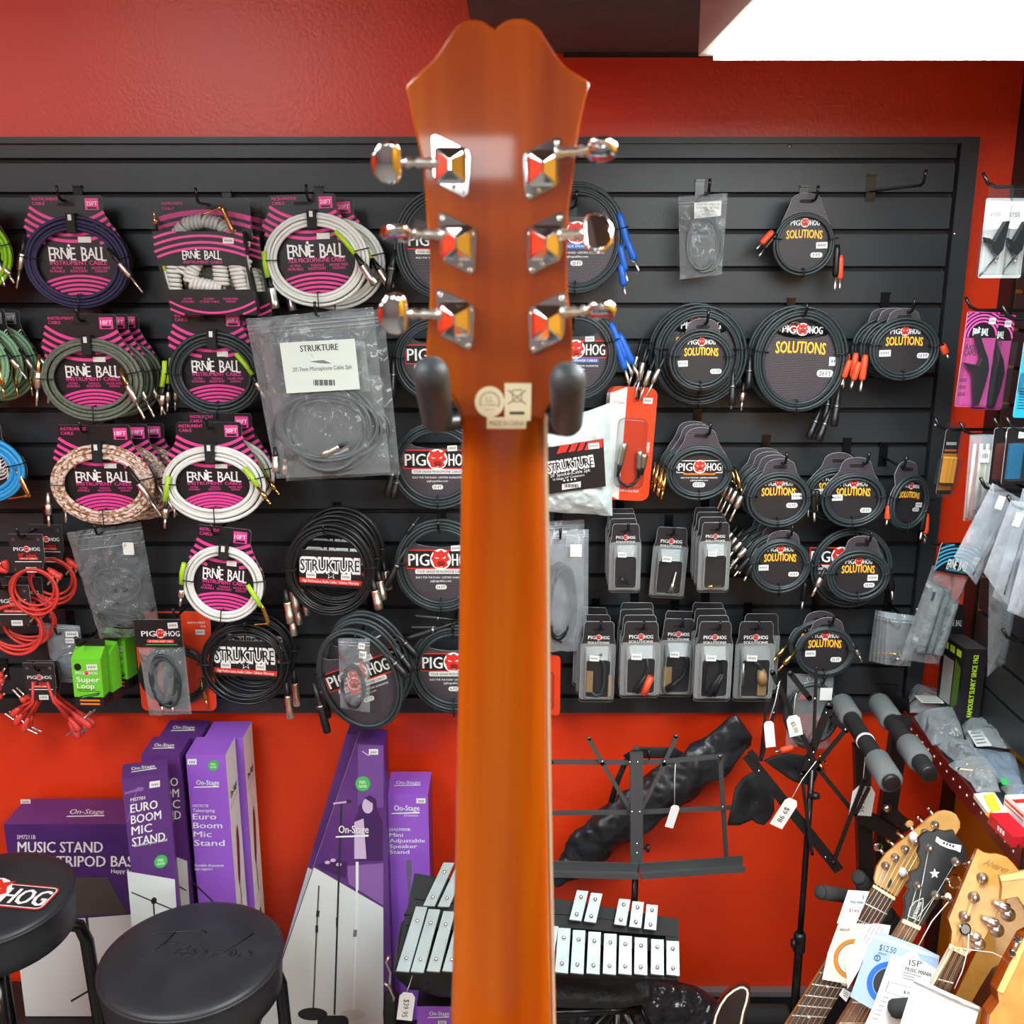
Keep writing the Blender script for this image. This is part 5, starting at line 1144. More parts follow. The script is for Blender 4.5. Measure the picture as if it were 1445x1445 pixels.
def carton(label, x0, x1, yt, ybot_z, Y0, Y1, mat, side, top=None, gable=0, name='stand_box', xr=None):
    """upright carton: photo x from x0 to x1 and top edge yt on its front plane Y0"""
    a, b = AT(x0, yt, Y0), AT(x1, yt, Y0); zt = a.z; ybot_z += .0006; t = thing(name, label, 'box', ((a.x + b.x) / 2, (Y0 + Y1) / 2, ybot_z)); o = t.location
    m_ = loc_mb(t); X0, X1 = a.x, b.x
    V = [(X0, Y0, ybot_z), (X1, Y0, ybot_z), (X1, Y0, zt), (X0, Y0, zt), (X0, Y1, ybot_z), (X1, Y1, ybot_z), (X1, Y1, zt + gable), (X0, Y1, zt + gable)]
    m_.add(V, [(0, 1, 2, 3)], mat); m_.add(V, [(5, 4, 7, 6), (4, 0, 3, 7), (4, 5, 1, 0)], mat); m_.add(V, [(1, 5, 6, 2)], side); m_.add(V, [(3, 2, 6, 7)], top or mat)
    m_.build('carton', t)
    g = Vector((0, -(gable), Y1 - Y0)).normalized() if gable else Vector((0, 0, 1))
    return t, Face((0, Y0, 0), (0, -1, 0), o), Face((0, Y0, zt), g, o), Face((X1, 0, 0), (1, 0, 0), o), (X0, X1, zt)
def logo(f, m_, x, y, w, h, mat, rot=0, shear=0.0, lift=.0008):
    f.text(m_, 'On-Stage', x, y, h, mat, width=w, bold=.04, rot=rot, shear=shear, lift=lift)
    c = math.tan(R(rot)); f.poly(m_, [(x - w * .58, y + h * .9 + w * .58 * c), (x + w * .5, y + h * .7 - w * .5 * c), (x + w * .5, y + h * .98 - w * .5 * c), (x - w * .62, y + h * 1.1 + w * .6 * c)], mat, lift)
def badge(f, m_, x, y, r):
    f.poly(m_, circ(x, y, r, r, 20), feel_green, .0005); f.text(m_, 'FEEL', x, y - r * .22, r * .4, white, width=r * .95, bold=.05, lift=.0008); f.text(m_, 'GOOD', x, y + r * .32, r * .4, white, width=r * 1.1, bold=.05, lift=.0008)
def price(t, f, x, y, w=14, h=9):
    m_ = MB(); f.poly(m_, [(x - w / 2, y - h / 2), (x + w / 2, y - h / 2), (x + w / 2, y + h / 2), (x - w / 2, y + h / 2)], offwhite, .0007)
    for i in range(4): f.poly(m_, [(x - w * .3 + i * w * .17, y - 1), (x - w * .2 + i * w * .17, y - 1), (x - w * .2 + i * w * .17, y + 2), (x - w * .3 + i * w * .17, y + 2)], grey_print, .0009)
    return m_.build('price_sticker', t)
# long box lying on its side
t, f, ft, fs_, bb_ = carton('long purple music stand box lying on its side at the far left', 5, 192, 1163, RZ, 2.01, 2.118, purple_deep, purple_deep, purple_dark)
m_ = MB(); f.text(m_, 'SM7211B', 24, 1181, 6, white, align='L', maxw=26); f.text(m_, 'MUSIC STAND', 25, 1195, 16, white, align='L', width=120, bold=.05); f.text(m_, 'WITH TRIPOD BASE', 22, 1215, 16, white, align='L', width=176, bold=.05); f.text(m_, 'Happy Reading', 157, 1229, 6, white, align='L', width=46)
f.poly(m_, [(20, 1303), (192, 1290), (204, 1434), (36, 1434)], box_white); f.poly(m_, [(96, 1238), (152, 1238), (180, 1290), (104, 1292)], M('print_grey', (74, 70, 66), .5), .0007); f.line(m_, [(122, 1292), (126, 1330), (129, 1400)], 4, dark_print, .0007); f.line(m_, [(129, 1396), (100, 1413)], 3, dark_print, .0007); f.line(m_, [(129, 1396), (160, 1420)], 3, dark_print, .0007)
logo(ft, m_, 123, 1145, 48, 7, white, 0, .5); m_.build('print', t); price(t, ft, 36, 1131, 14, 6)
# three dark boom stand boxes, one behind the other
def boom(label, x0, x1, yt, Y0, Y1, text):
    t, f, ft, fr, _ = carton(label, x0, x1, yt, RZ, Y0, Y1, purple_dark, purple_dark, purple_dark, gable=.002)
    m_ = MB(); w = x1 - x0; k = w / 62.; cx = x0 + 1
    f.poly(m_, [(x0 + 8, yt + 128), (x1 + 11, yt + 150), (x1 + 22, yt + 330), (x0 + 26, yt + 330)], box_white)
    if text:
        f.text(m_, 'MS7701', cx + 11, yt + 30, 5, white, align='L', width=19, rot=1)
        for i, s in enumerate(('EURO', 'BOOM', 'MIC', 'STAND')): f.text(m_, s, cx + 11 + i * .8, yt + 42 + i * 15.6, 12.5, white, align='L', width=(36, 40, 27, 44)[i], bold=.04, rot=2)
        f.text(m_, 'Good for your sound', cx + 16, yt + 94, 4.5, white, align='L', width=44, rot=2); badge(f, m_, x0 + 53, yt + 122, 9)
        f.line(m_, [(x0 + 4, yt + 20), (x0 + 26, yt + 17)], 3, M('lilac_print', (140, 104, 166), .5)); f.line(m_, [(x0 + 20, yt + 19), (x0 + 8, yt + 60)], 1.2, MATS['lilac_print']); f.poly(m_, circ(x0 + 24, yt + 17, 6, 3, 12), MATS['lilac_print'])
        f.line(m_, [(x0 + 14, yt + 158), (x0 + 40, yt + 174), (x0 + 70, yt + 192)], 1.6, dark_print, .0008); f.line(m_, [(x0 + 43, yt + 172), (x0 + 46, yt + 215)], 2, dark_print, .0008); f.poly(m_, circ(x0 + 44, yt + 175, 4, 5, 10), dark_print, .0008)
        price(t, f, x0 + 44, yt + 13)
    else:
        for i, s in enumerate(('EURO', 'BOOM', 'MIC', 'STAND')): f.text(m_, s, x1 - 2 + i * 1.4, yt + 38 + i * 15.6, 12.5, white, align='R', width=(36, 40, 27, 44)[i], bold=.04)
        f.text(m_, 'Good for your sound', x1 - 8, yt + 92, 4, white, align='R', width=44); badge(f, m_, x1 - 17, yt + 118, 9); f.line(m_, [(x1 - 26, yt + 170), (x1 + 10, yt + 192)], 1.8, dark_print, .0008); price(t, f, x1 - 24, yt + 12)
    logo(ft, m_, (x0 + x1) / 2 + 6, yt - 14, 32 * k, 5, white, 0, .35); m_.build('print', t)
    return t
boom('dark purple boom stand box, front of the three, overlapping the long box', 167, 228, 1096, 1.865, 1.925, True).rotation_euler.z = R(17)
boom('dark purple boom stand box, middle of the three in the row', 199, 253, 1065, 1.957, 2.035, False)
boom('dark purple boom stand box, rearmost of the three against the wall', 224, 283, 1040, 2.042, 2.12, False)
def tele(label, x0, x1, yt, Y0, Y1, text):
    t, f, ft, fr, (X0, X1, zt) = carton(label, x0, x1, yt, RZ, Y0, Y1, purple_bright, box_white, purple_bright, gable=.002); m_ = MB()
    if text:
        logo(f, m_, x0 + 31, 1104, 32, 7, white); f.text(m_, 'MS7701TB', x0 + 10, 1137, 4, white, align='L', width=22); f.text(m_, 'Telescoping', x0 + 10, 1143.5, 5, white, align='L', width=31, bold=.03)
        for i, s in enumerate(('Euro', 'Boom', 'Mic', 'Stand')): f.text(m_, s, x0 + 10 + i * .6, 1152 + i * 12.4, 8.6, white, align='L', width=(33, 41, 25, 43)[i], bold=.05)
        f.text(m_, 'Portable all-purpose', x0 + 13, 1221, 4, white, align='L', width=41, bold=.03); f.text(m_, 'mic support.', x0 + 13, 1226, 4, white, align='L', width=25, bold=.03); badge(f, m_, x0 + 39, 1080, 7.5); f.line(m_, [(x0 + 8, 1243), (x0 + 34, 1268), (x0 + 60, 1295)], 2.2, dark_print); price(t, f, x0 + 9, 1075, 13, 8)
    P = lambda y, z: (X1 + .0006 - t.location.x, y - t.location.y, z - t.location.z)
    def side_poly(o): m_.poly([P(Y0 + (Y1 - Y0) * a, zt - b) for a, b in o], maroon)
    side_poly([(.45, .20), (.6, .19), (.68, .23), (.62, .27), (.55, .31), (.42, .34), (.32, .31), (.38, .26)]); side_poly([(.44, .34), (.5, .34), (.5, .40), (.44, .40)]); side_poly([(.35, .46), (.62, .45), (.66, .53), (.38, .55)])
    for b in (.13, .375, .415): m_.poly([P(Y0 + (Y1 - Y0) * a, zt - b - c) for a, c in ((.15, .0), (.8, -.012), (.8, -.0105), (.15, .0015))], maroon)
    m_.text('On-Stage', 0, 0, .018, dark_print, place=lambda u, v: P((Y0 + Y1) / 2 + u, zt - .10 + v), width=.05, rot=8); m_.build('print', t)
    return t
tele('bright purple telescoping boom stand box with white sides, front one', 262, 318, 1065, 1.958, 2.035, True)
tele('bright purple telescoping boom stand box with white sides, rear one against the wall', 288, 343, 1041, 2.042, 2.118, False)
# tall tapered boxes
def tapered(label, P, Y0, Y1, full):
    P3 = [AT(x, y, Y0) for x, y in P]; t = thing('stand_box', label, 'box', (AT(480, 1300, Y0).x, (Y0 + Y1) / 2, RZ)); m_ = loc_mb(t)
    zb_ = RZ + .0006; tl, tr = P3[0], P3[1]; k = (P3[2].x - tl.x) / (tl.z - P3[2].z); bl = Vector((tl.x + k * (tl.z - zb_), Y0, zb_)); br = Vector((tr.x, Y0, zb_)); F4 = [tl, tr, br, bl]
    V = [tuple(p) for p in F4] + [(p.x, Y1, p.z) for p in F4]
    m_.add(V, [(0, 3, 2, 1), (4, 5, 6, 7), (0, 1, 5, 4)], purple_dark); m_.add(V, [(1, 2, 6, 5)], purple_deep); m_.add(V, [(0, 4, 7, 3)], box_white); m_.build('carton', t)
    f = Face((0, Y0, 0), (0, -1, 0), t.location); m_ = MB(); x0 = lambda y: P[0][0] + (P[2][0] - P[0][0]) * (y - P[0][1]) / (P[2][1] - P[0][1])
    yb2 = 1448 if full else 1424
    f.poly(m_, [(x0(1224) + 1, 1224), (541, 1281), (541, yb2), (x0(yb2) + 1.5, yb2)], box_white)
    f.poly(m_, [(505, 1051), (541, 1052), (541, 1140), (505, 1140)], M('mid_purple', (112, 74, 146), .4), .0003)
    if full:
        mp = M('picture_purple', (142, 100, 168), .5); md = M('picture_dark', (70, 34, 92), .5); ml = M('picture_light', (206, 184, 216), .5)
        f.poly(m_, [(497, 1165), (508, 1140), (530, 1138), (540, 1160), (540, 1215), (505, 1215)], md, .0006); f.poly(m_, [(500, 1160), (513, 1155), (517, 1212), (500, 1212)], ml, .0008)
        f.poly(m_, circ(519, 1137, 8, 11, 16), ml, .0009); f.poly(m_, [(514, 1126), (522, 1122), (531, 1128), (533, 1160), (526, 1156), (526, 1134)], md, .001); f.poly(m_, [(506, 1138), (514, 1128), (512, 1165), (505, 1163)], md, .0007)
        f.poly(m_, [(490, 1222), (541, 1218), (541, 1278), (492, 1247)], mp, .0005); f.poly(m_, [(448, 1220), (468, 1212), (490, 1216), (488, 1240), (455, 1227)], md, .0006)
        for a, b in ((462, 1217), (470, 1214), (478, 1220)): f.poly(m_, circ(a, b, 4, 2.5, 10), ml, .0009)
        f.line(m_, [(482, 1135), (478, 1240), (472, 1432)], 2.6, dark_print, .001); f.line(m_, [(470, 1134), (494, 1131)], 2.4, ml, .0012); f.poly(m_, circ(492, 1131, 3.5, 3, 10), dark_print, .0013); f.poly(m_, rrect(448, 1433, 492, 1456, 8, 4), dark_print, .001)
        f.line(m_, [(504, 1216), (503, 1300), (499, 1425)], 2.6, M('picture_white', (240, 242, 242), .5), .001); f.line(m_, [(504, 1216), (504, 1256)], 4, white, .0011); f.poly(m_, [(499, 1312), (504, 1312), (503, 1322), (498, 1322)], grey_print, .0013); f.poly(m_, circ(498, 1432, 18, 8, 18), M('pale_base', (206, 214, 212), .5), .0009)
        f.line(m_, [(450, 1250), (446, 1330), (442, 1425)], 2.2, steel, .001); f.line(m_, [(449, 1285), (448, 1294)], 4.5, dark_print, .0012); f.line(m_, [(447, 1306), (447, 1316)], 4, dark_print, .0012); f.poly(m_, circ(441, 1431, 21, 9, 18), dark_print, .001)
        f.poly(m_, rrect(474, 1294, 477, 1310, 1, 2), dark_print, .0013); f.line(m_, [(511, 1060), (520, 1066), (527, 1062)], 1.5, ml, .0008)
        logo(f, m_, 499, 1170, 42, 11, white, lift=.0022); badge(f, m_, 512, 1106, 10.5); price(t, f, 527, 1061, 13, 8)
    m_.build('print', t); return t
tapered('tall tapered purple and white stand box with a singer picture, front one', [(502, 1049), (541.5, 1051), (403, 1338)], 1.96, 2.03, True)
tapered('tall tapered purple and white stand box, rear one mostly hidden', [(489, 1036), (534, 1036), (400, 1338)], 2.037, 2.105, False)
t, f, ft, fr, _ = carton('slim purple speaker stand box beside the tapered boxes', 545, 604, 1121, RZ, 2.0, 2.1, purple_bright, purple_dark, purple_bright)
m_ = MB(); logo(f, m_, 574, 1140, 36, 8, white); f.text(m_, 'STANDS', 580, 1151, 2.6, white, width=20); f.text(m_, 'SSAS7000B', 549, 1170.5, 4, white, align='L', width=30)
for i, s in enumerate(('Mini', 'Adjustable', 'Speaker', 'Stand')): f.text(m_, s, 549.5, 1178 + i * 8, 5.6, white, align='L', width=(19, 50, 39, 28)[i], bold=.05)
f.line(m_, [(577, 1214), (577.5, 1236)], 7, M('print_steel', (110, 100, 120), .3), .0007); f.line(m_, [(577, 1236), (582, 1330)], 4.5, MATS['print_steel'], .0006); logo(ft, m_, 576, 1104, 34, 4.5, white); m_.build('print', t); price(t, f, 594, 1130, 13, 7)
t, f, ft, fr, _ = carton('small purple box on the riser under the bell kit bag', 588, 652, 1420, RZ, 1.83, 1.92, purple_bright, purple_bright, card_black)
m_ = MB(); logo(f, m_, 620, 1430, 28, 6, white); m_.build('print', t); price(t, f, 624, 1443, 12, 5)

# padded bar stools
vinyl = M('black_vinyl', (38, 40, 44), .42, bump=(260, .12), mix=(18, (46, 48, 52)))
vinyl_side = vinyl
def stool(label, px, py, Y, r, fn, rotz):
    c = AT(px, py, Y); t = thing('bar_stool', label, 'stool', (c.x, c.y, 0)); h = c.z; m_ = MB()
    prof = [(h - .085, r * .90), (h - .080, r * .985), (h - .05, r * 1.0), (h - .016, r * 1.0), (h - .012, r * 1.012), (h - .007, r * 1.0), (h - .003, r * .965), (h, r * .90), (h + .002, r * .6), (h + .003, r * .2), (h + .003, .001)]
    m_.tube2([Vector((0, 0, z)) for z, _ in prof], [q for _, q in prof], Vector((0, 0, 1)), vinyl, 56); seat = m_.build('seat', t)
    m_ = MB(); m_.tube([(r * 1.008 * cos(a), r * 1.008 * sin(a), h - .012) for a in (2 * pi * j / 56 for j in range(56))], .0035, vinyl, 6, closed=True); m_.build('piping', seat)
    for k in range(4):
        a = R(rotz + 90 * k); C, S = cos(a), sin(a); m_ = MB()
        m_.tube([(C * .05, S * .05, h - .10), (C * (r - .03), S * (r - .03), h - .10), (C * (r + .0), S * (r + .0), h - .115), (C * (r + .010), S * (r + .010), h - .15), (C * (r + .03), S * (r + .03), .012)], .0125, black_gloss, 10); m_.build('leg', t)
    m_ = MB(); m_.tube([((r + .016) * cos(a), (r + .016) * sin(a), .26) for a in (2 * pi * j / 40 for j in range(40))], .011, black_gloss, 8, closed=True); m_.build('footrest_ring', t)
    m_ = MB(); m_.tube([(0, 0, h - .11), (0, 0, h - .084)], r * .5, black_gloss, 20); m_.build('swivel_plate', t)
    m_ = MB(); fn(m_, lambda u, v, dz=0: (u, v, h + .0034 + dz)); m_.build('seat_print', seat)
    return t
def pr1(m_, P):
    k = .00165; q = lambda u, v: P(*(Vector((u, v)) @ Matrix.Rotation(R(8), 2)).to_tuple())
    o = rrect(-.13, -.036, .125, .03, .012, 4); m_.poly([q(*p) for p in o], red_print)
    m_.poly([P(*(Vector(p) @ Matrix.Rotation(R(8), 2)).to_tuple(), .0003) for p in inset(o, .003)], white); m_.poly([P(*(Vector(p) @ Matrix.Rotation(R(8), 2)).to_tuple(), .0005) for p in inset(o, .005)], vinyl)
    for s, u in (('PIG', -.085), ('HOG', .077)): m_.text(s, 0, 0, .045, white, width=.082, bold=.06, place=lambda a, b: P(*(Vector((u + a, b - .003)) @ Matrix.Rotation(R(8), 2)).to_tuple(), .0008))
    e = MB(); emblem(e, 0, 0, .042, 0)
    for f_, mi_ in zip(e.f, e.m): m_.poly([P(*(Vector((e.v[i][0] - .002, e.v[i][1])) @ Matrix.Rotation(R(8), 2)).to_tuple(), .001 + e.v[i][2] * .002) for i in f_], e.mats[mi_])
stool('round black bar stool with red and white emblem print, cut off at the left edge', -17, 1261, 1.61, .141, pr1, 28)
emboss = M('embossed_vinyl', (20, 21, 24), .35)
def pr2(m_, P):
    def st(pts, r=.0016): m_.tube([P(u, v, -.0008) for u, v in pts], r, emboss, 6)
    st([(-.085, .045), (-.08, .052), (-.03, .055), (.0, .058), (.012, .052), (.008, .044)]); st([(-.045, .054), (-.055, .02), (-.07, -.005), (-.085, -.012)]); st([(-.06, .018), (-.03, .022)])
    st([(-.03, -.006), (-.01, .0), (-.005, .012), (-.018, .014), (-.024, .0), (-.012, -.012), (.004, -.008)]); st([(.005, .004), (.012, -.014), (.02, .002), (.028, .0), (.03, -.014)])
    st([(.058, -.004), (.044, .0), (.04, -.014), (.054, -.014), (.064, .0), (.10, .05), (.064, .0), (.064, -.014)]); st([(.07, -.012), (.082, -.006), (.08, .002), (.072, -.002), (.076, -.014), (.09, -.012)]); st([(.094, -.014), (.096, -.002), (.102, .002), (.108, -.004), (.112, -.012)])
stool('round black bar stool with embossed script on its seat, in front of the purple boxes', 270, 1344, 1.58, .157, pr2, 40)

# ---------------------------------------------------------------- bell kit in front of the wall
GP = AT(760, 1330, 1.70); GN = Vector((0, -.60, .80)).normalized()
silver_bar = M('silver_bar', (150, 160, 160), .4, .2, mix=(30, (160, 170, 170)))
gk = thing('glockenspiel', 'silver bar bell kit on a black frame, half hidden behind the guitar neck', 'glockenspiel', GP)
Q = lambda x, y, l=0: tuple(ATP(x, y, GP + GN * l, GN) - GP)
def rail(P, t, l=0, mat=black_matt, nm='rail'):
    m_ = MB(); m_.slab([Q(x, y, l) for x, y in P], GN, t, mat); return m_.build(nm, gk)
rail([(585, 1268), (604, 1238), (958, 1297), (958, 1308)], .02, -.012); rail([(570, 1290), (582, 1270), (958, 1308), (957, 1322)], .02, -.012)
rail([(572, 1305), (580, 1288), (958, 1334), (958, 1346)], .02, -.012); rail([(558, 1362), (566, 1340), (957, 1368), (957, 1383)], .02, -.012)
rail([(940, 1294), (958, 1297), (957, 1383), (938, 1381)], .022, -.014, nm='end_board'); rail([(585, 1232), (608, 1236), (584, 1372), (556, 1372)], .022, -.016, nm='end_board')
rail([(574, 1290), (610, 1236), (952, 1298), (952, 1378), (562, 1366)], .006, -.034, nm='base_board')
nat_r = [(783, 805, 799, 1309, 1371.5, -.076), (805, 0, 0, 1312, 1372.5, -.06), (827.6, 0, 0, 1314.5, 1373, -.05), (850.7, 0, 0, 1317, 1373.5, -.035), (872.8, 0, 0, 1320, 1373.5, -.025), (895, 0, 0, 1322.5, 1374, -.015), (918.5, 0, 0, 1325, 1374, -.01), (940.6, 0, 0, 1327.5, 1375, 0)]
def bar(P4, lab=None):
    m_ = MB(); m_.slab([Q(x, y, .006) for x, y in P4], GN, .008, silver_bar); b = m_.build('bar', gk); (a, c, d, e) = P4
    for k in (.22, .80):
        x = (a[0] + c[0]) / 2 * (1 - k) + (d[0] + e[0]) / 2 * k; y = (a[1] + c[1]) / 2 * (1 - k) + (d[1] + e[1]) / 2 * k
        s_ = MB(); p = Q(x, y, .0075); s_.ball(p, .0042, chrome, 10); s_.build('bar_screw', b)
for x, _, _, yt, yb_, sl in nat_r:
    dx = -sl * (yb_ - yt); bar([(x + dx, yt), (x + dx + 17.5, yt + 1), (x + 18.4, yb_ + 2), (x, yb_)])
for x0, xt, yt, yb_ in ((559, 587, 1279, 1370), (579.5, 605, 1282.5, 1371), (602, 626, 1285.5, 1370), (624, 647, 1289, 1370), (647, 668, 1291, 1370.5), (669, 689, 1294, 1370.5), (691, 709, 1297, 1371), (714, 730, 1300, 1371), (737, 751, 1303, 1371), (760, 772, 1306, 1371.5)): bar([(xt, yt), (xt + 16, yt + 1), (x0 + 18, yb_ + 1.5), (x0, yb_)])
for x0, xt, yt, yb_ in ((597, 626, 1217, 1278), (617.5, 645, 1220, 1279), (662, 686, 1226, 1283), (684, 706, 1230, 1286), (706, 726, 1234, 1289), (748, 766, 1244, 1292)): bar([(xt, yt), (xt + 15, yt + .5), (x0 + 16, yb_ + .8), (x0, yb_)])
for x, yt, yb_, sl in ((803.5, 1256, 1297.5, -.26), (824, 1259.5, 1300, -.25), (866.5, 1268, 1304, -.2), (888, 1271.5, 1307.5, -.13), (909, 1276, 1310.5, -.10)): dx = -sl * (yb_ - yt); bar([(x + dx, yt), (x + dx + 16, yt + 1.5), (x + 16.8, yb_ + 2), (x, yb_)])
# bag and stand below it
nylon = M('black_nylon', (34, 36, 38), .5, bump=(40, .6, .01))
def loft(name, label, cat, C, mat, n=16, wr=.004, fq=14, seed=0, part=None, parent=None):
    """C: list of (point, half width vector, half depth vector); a wrinkled closed skin"""
    o = C[len(C) // 2][0]; t = parent or thing(name, label, cat, o); o = t.location; m_ = MB(); V = []; k = 4; R_ = []
    for (p, a, b), (p2, a2, b2) in zip(C, C[1:]):
        for i in range(k): s = i / k; R_.append((p.lerp(p2, s), a.lerp(a2, s), b.lerp(b2, s)))
    R_.append(C[-1])
    for p, a, b in R_:
        for j in range(n):
            q = p + a * cos(2 * pi * j / n) + b * sin(2 * pi * j / n); w = NZ.noise(q * fq + Vector((seed, 0, 0))) + .5 * NZ.noise(q * fq * 2.4); V.append(tuple(q + (q - p).normalized() * wr * w - o))
    Fs = [(r * n + j, r * n + (j + 1) % n, (r + 1) * n + (j + 1) % n, (r + 1) * n + j) for r in range(len(R_) - 1) for j in range(n)] + [tuple(range(n))[::-1], tuple((len(R_) - 1) * n + j for j in range(n))]
    m_.add(V, Fs, mat, True); m_.build(part or 'skin', t); return t
hv = lambda x, y, Y, w, d, dz=1: (AT(x, y, Y), Vector((0, 0, w)), Vector((0, d, 0)))
gb = loft('carry_bag', 'black padded bag carrying the silver bell kit', 'bag', [hv(557, 1362, 1.85, .02, .02), hv(565, 1345, 1.85, .06, .045), hv(580, 1342, 1.86, .085, .06), hv(620, 1352, 1.87, .08, .07), hv(700, 1368, 1.87, .055, .07), hv(800, 1384, 1.86, .035, .07), hv(880, 1390, 1.85, .03, .06), hv(918, 1392, 1.84, .022, .04)], nylon, seed=3, wr=.006)
m_ = MB(); o = gb.location; P_ = [AT(*p, 1.79) - o for p in ((549, 1350), (545, 1358), (551, 1372), (550, 1390), (554, 1403))]; m_.tube(P_, .003, nickel, 8); m_.tube([AT(*p, 1.785) - o for p in ((543, 1388), (549, 1392), (556, 1408), (555, 1412))], .003, nickel, 8); m_.build('strap_clip', gb)
m_ = MB(); m_.tube([AT(*p, 1.79) - o for p in ((552, 1400), (550, 1430), (556, 1500))], .014, black_matt, 6, flat=.2); m_.build('strap', gb)
st = thing('bell_kit_stand', 'black folding stand legs under the bell kit bag', 'stand', (AT(850, 1400, 1.8).x, 1.8, 0)); o = st.location
for a, b in (((862, 1422), (740, 1560)), ((872, 1424), (872, 1620)), ((880, 1424), (965, 1600))):
    m_ = MB(); m_.tube([AT(*a, 1.83) - o, AT(b[0], b[1], 1.80) - o], .011, black_gloss, 10); m_.build('leg', st)
m_ = MB(); m_.tube([AT(660, 1436, 1.84) - o, AT(862, 1424, 1.83) - o, AT(905, 1424, 1.83) - o], .012, black_gloss, 10); m_.build('crossbar', st)
m_ = MB(); m_.tube([AT(700, 1434, 1.84) - o, AT(700, 1640, 1.8) - o], .011, black_gloss, 10); m_.build('leg', st)
film = M('black_film', (44, 44, 50), .22, bump=(24, 1.0, .03))
loft('wrapped_bundle', 'crumpled bundle wrapped in dark plastic film on the floor by the baseboard', 'bundle', [(AT(700, 1475, 2.05), Vector((0, 0, .10)), Vector((0, .05, 0))), (AT(780, 1450, 2.05), Vector((0, 0, .16)), Vector((0, .055, 0))), (AT(880, 1450, 2.05), Vector((0, 0, .15)), Vector((0, .055, 0))), (AT(980, 1455, 2.05), Vector((0, 0, .12)), Vector((0, .05, 0))), (AT(1030, 1462, 2.05), Vector((0, 0, .07)), Vector((0, .04, 0)))], film, 24, .02, 16, 5)

# ---------------------------------------------------------------- folding music stand and its bag
sg = M('stand_grey', (84, 86, 88), .35, .3)
MY = 1.93
ms = thing('music_stand', 'grey folding wire music stand with open desk, right of the guitar neck', 'music stand', (AT(897, 1230, MY).x, MY, 0)); o = ms.location
def flatbar(P, w, name, root, Y, mat=sg, th=.004, cap=True):
    m_ = MB(); P3 = [AT(x, y, Y) - root.location for x, y in P]; su = SU(P[0][0], P[0][1], Y); a, b = P3[0], P3[-1]; d = (b - a).normalized(); n_ = Vector((-d.z, 0, d.x)) * w * su / 2
    V = []
    for q in (-th / 2, th / 2): V += [tuple(p + Vector((0, q, 0))) for p in (a - n_, b - n_, b + n_, a + n_)]
    m_.add(V, [(0, 1, 2, 3), (7, 6, 5, 4), (0, 4, 5, 1), (1, 5, 6, 2), (2, 6, 7, 3), (3, 7, 4, 0)], mat)
    for e in (a, b) if cap else (): m_.lathe(e + Vector((0, -th / 2, 0)), e + Vector((0, th / 2, 0)), [(0, w * su / 2), (1, w * su / 2)], mat, 12)
    return m_.build(name, root)
def rivets(P, root, Y, r=.0026):
    for x, y in P: m_ = MB(); p = AT(x, y, Y) - root.location; m_.ball(p, r, chrome, 8, (1, .5, 1)); m_.build('rivet', root)
for P, w, dy in ((((778, 1075), (900, 1076)), 6.5, 0), (((896, 1076), (938, 1075)), 6.5, 0), (((938, 1074), (1017, 1067)), 6.5, -.004), (((831, 1042), (850, 1077)), 6, -.006), (((850, 1077), (892, 1146)), 5.5, -.006), (((954, 1039), (937, 1078)), 6, -.006), (((937, 1078), (903, 1146)), 5.5, -.006), (((776, 1147), (892, 1146)), 6.5, 0), (((903, 1146), (1041, 1139)), 6.5, 0), (((1016, 1067), (1025, 1213)), 6.5, .005), (((700, 1068), (778, 1075)), 6.5, 0), (((700, 1147), (776, 1147)), 6.5, 0)):
    flatbar(P, w, 'desk_bar', ms, MY + dy)
flatbar(((898, 1062), (898, 1222)), 18, 'post', ms, MY - .012, th=.012, cap=False)
flatbar(((894, 1055), (902, 1055)), 5, 'top_clip', ms, MY - .012, cap=False)
for P in (((775, 1221), (900, 1224)), ((903, 1224), (1048, 1214))):
    m_ = MB(); a, b = AT(*P[0], MY - .02) - o, AT(*P[1], MY - .02) - o; d = (b - a).normalized()
    for off, s in (((0, 0, 0), (0, .003, .02)), ((0, -.012, -.011), (0, .024, .003)), ((0, -.024, -.006), (0, .003, .012))):
        c = [a + Vector(off), b + Vector(off)]; hz, hy = s[2] / 2, s[1] / 2
        V = [tuple(p + Vector((0, y, z))) for p in c for y, z in ((-hy, -hz), (hy, -hz), (hy, hz), (-hy, hz))]; m_.add(V, [(0, 1, 2, 3), (7, 6, 5, 4), (0, 4, 5, 1), (1, 5, 6, 2), (2, 6, 7, 3), (3, 7, 4, 0)], sg)
    m_.build('tray', ms)
rivets(((850, 1075), (889, 1076), (900, 1076), (938, 1075), (1016, 1067), (892, 1146), (903, 1146), (1020, 1139), (899, 1191), (899, 1204), (895, 1220), (906, 1220), (1025, 1212)), ms, MY - .020)
m_ = MB(); p = AT(897, 1222, MY) - o; m_.tube([(p.x, 0, p.z), (p.x, 0, .30)], .007, black_gloss, 10); m_.build('pole', ms)
for a in (180, 0, 270): m_ = MB(); m_.tube([(p.x, 0, .34), (p.x + .15 * cos(R(a)), .15 * sin(R(a)), .01)], .006, black_gloss, 8); m_.build('leg', ms)
m_ = MB(); q = AT(908, 1197, MY - .02) - o; m_.lathe(q, q + Vector((.012, 0, 0)), [(0, .003), (.5, .003), (.55, .009), (1, .009)], black, 10); m_.build('knob', ms)
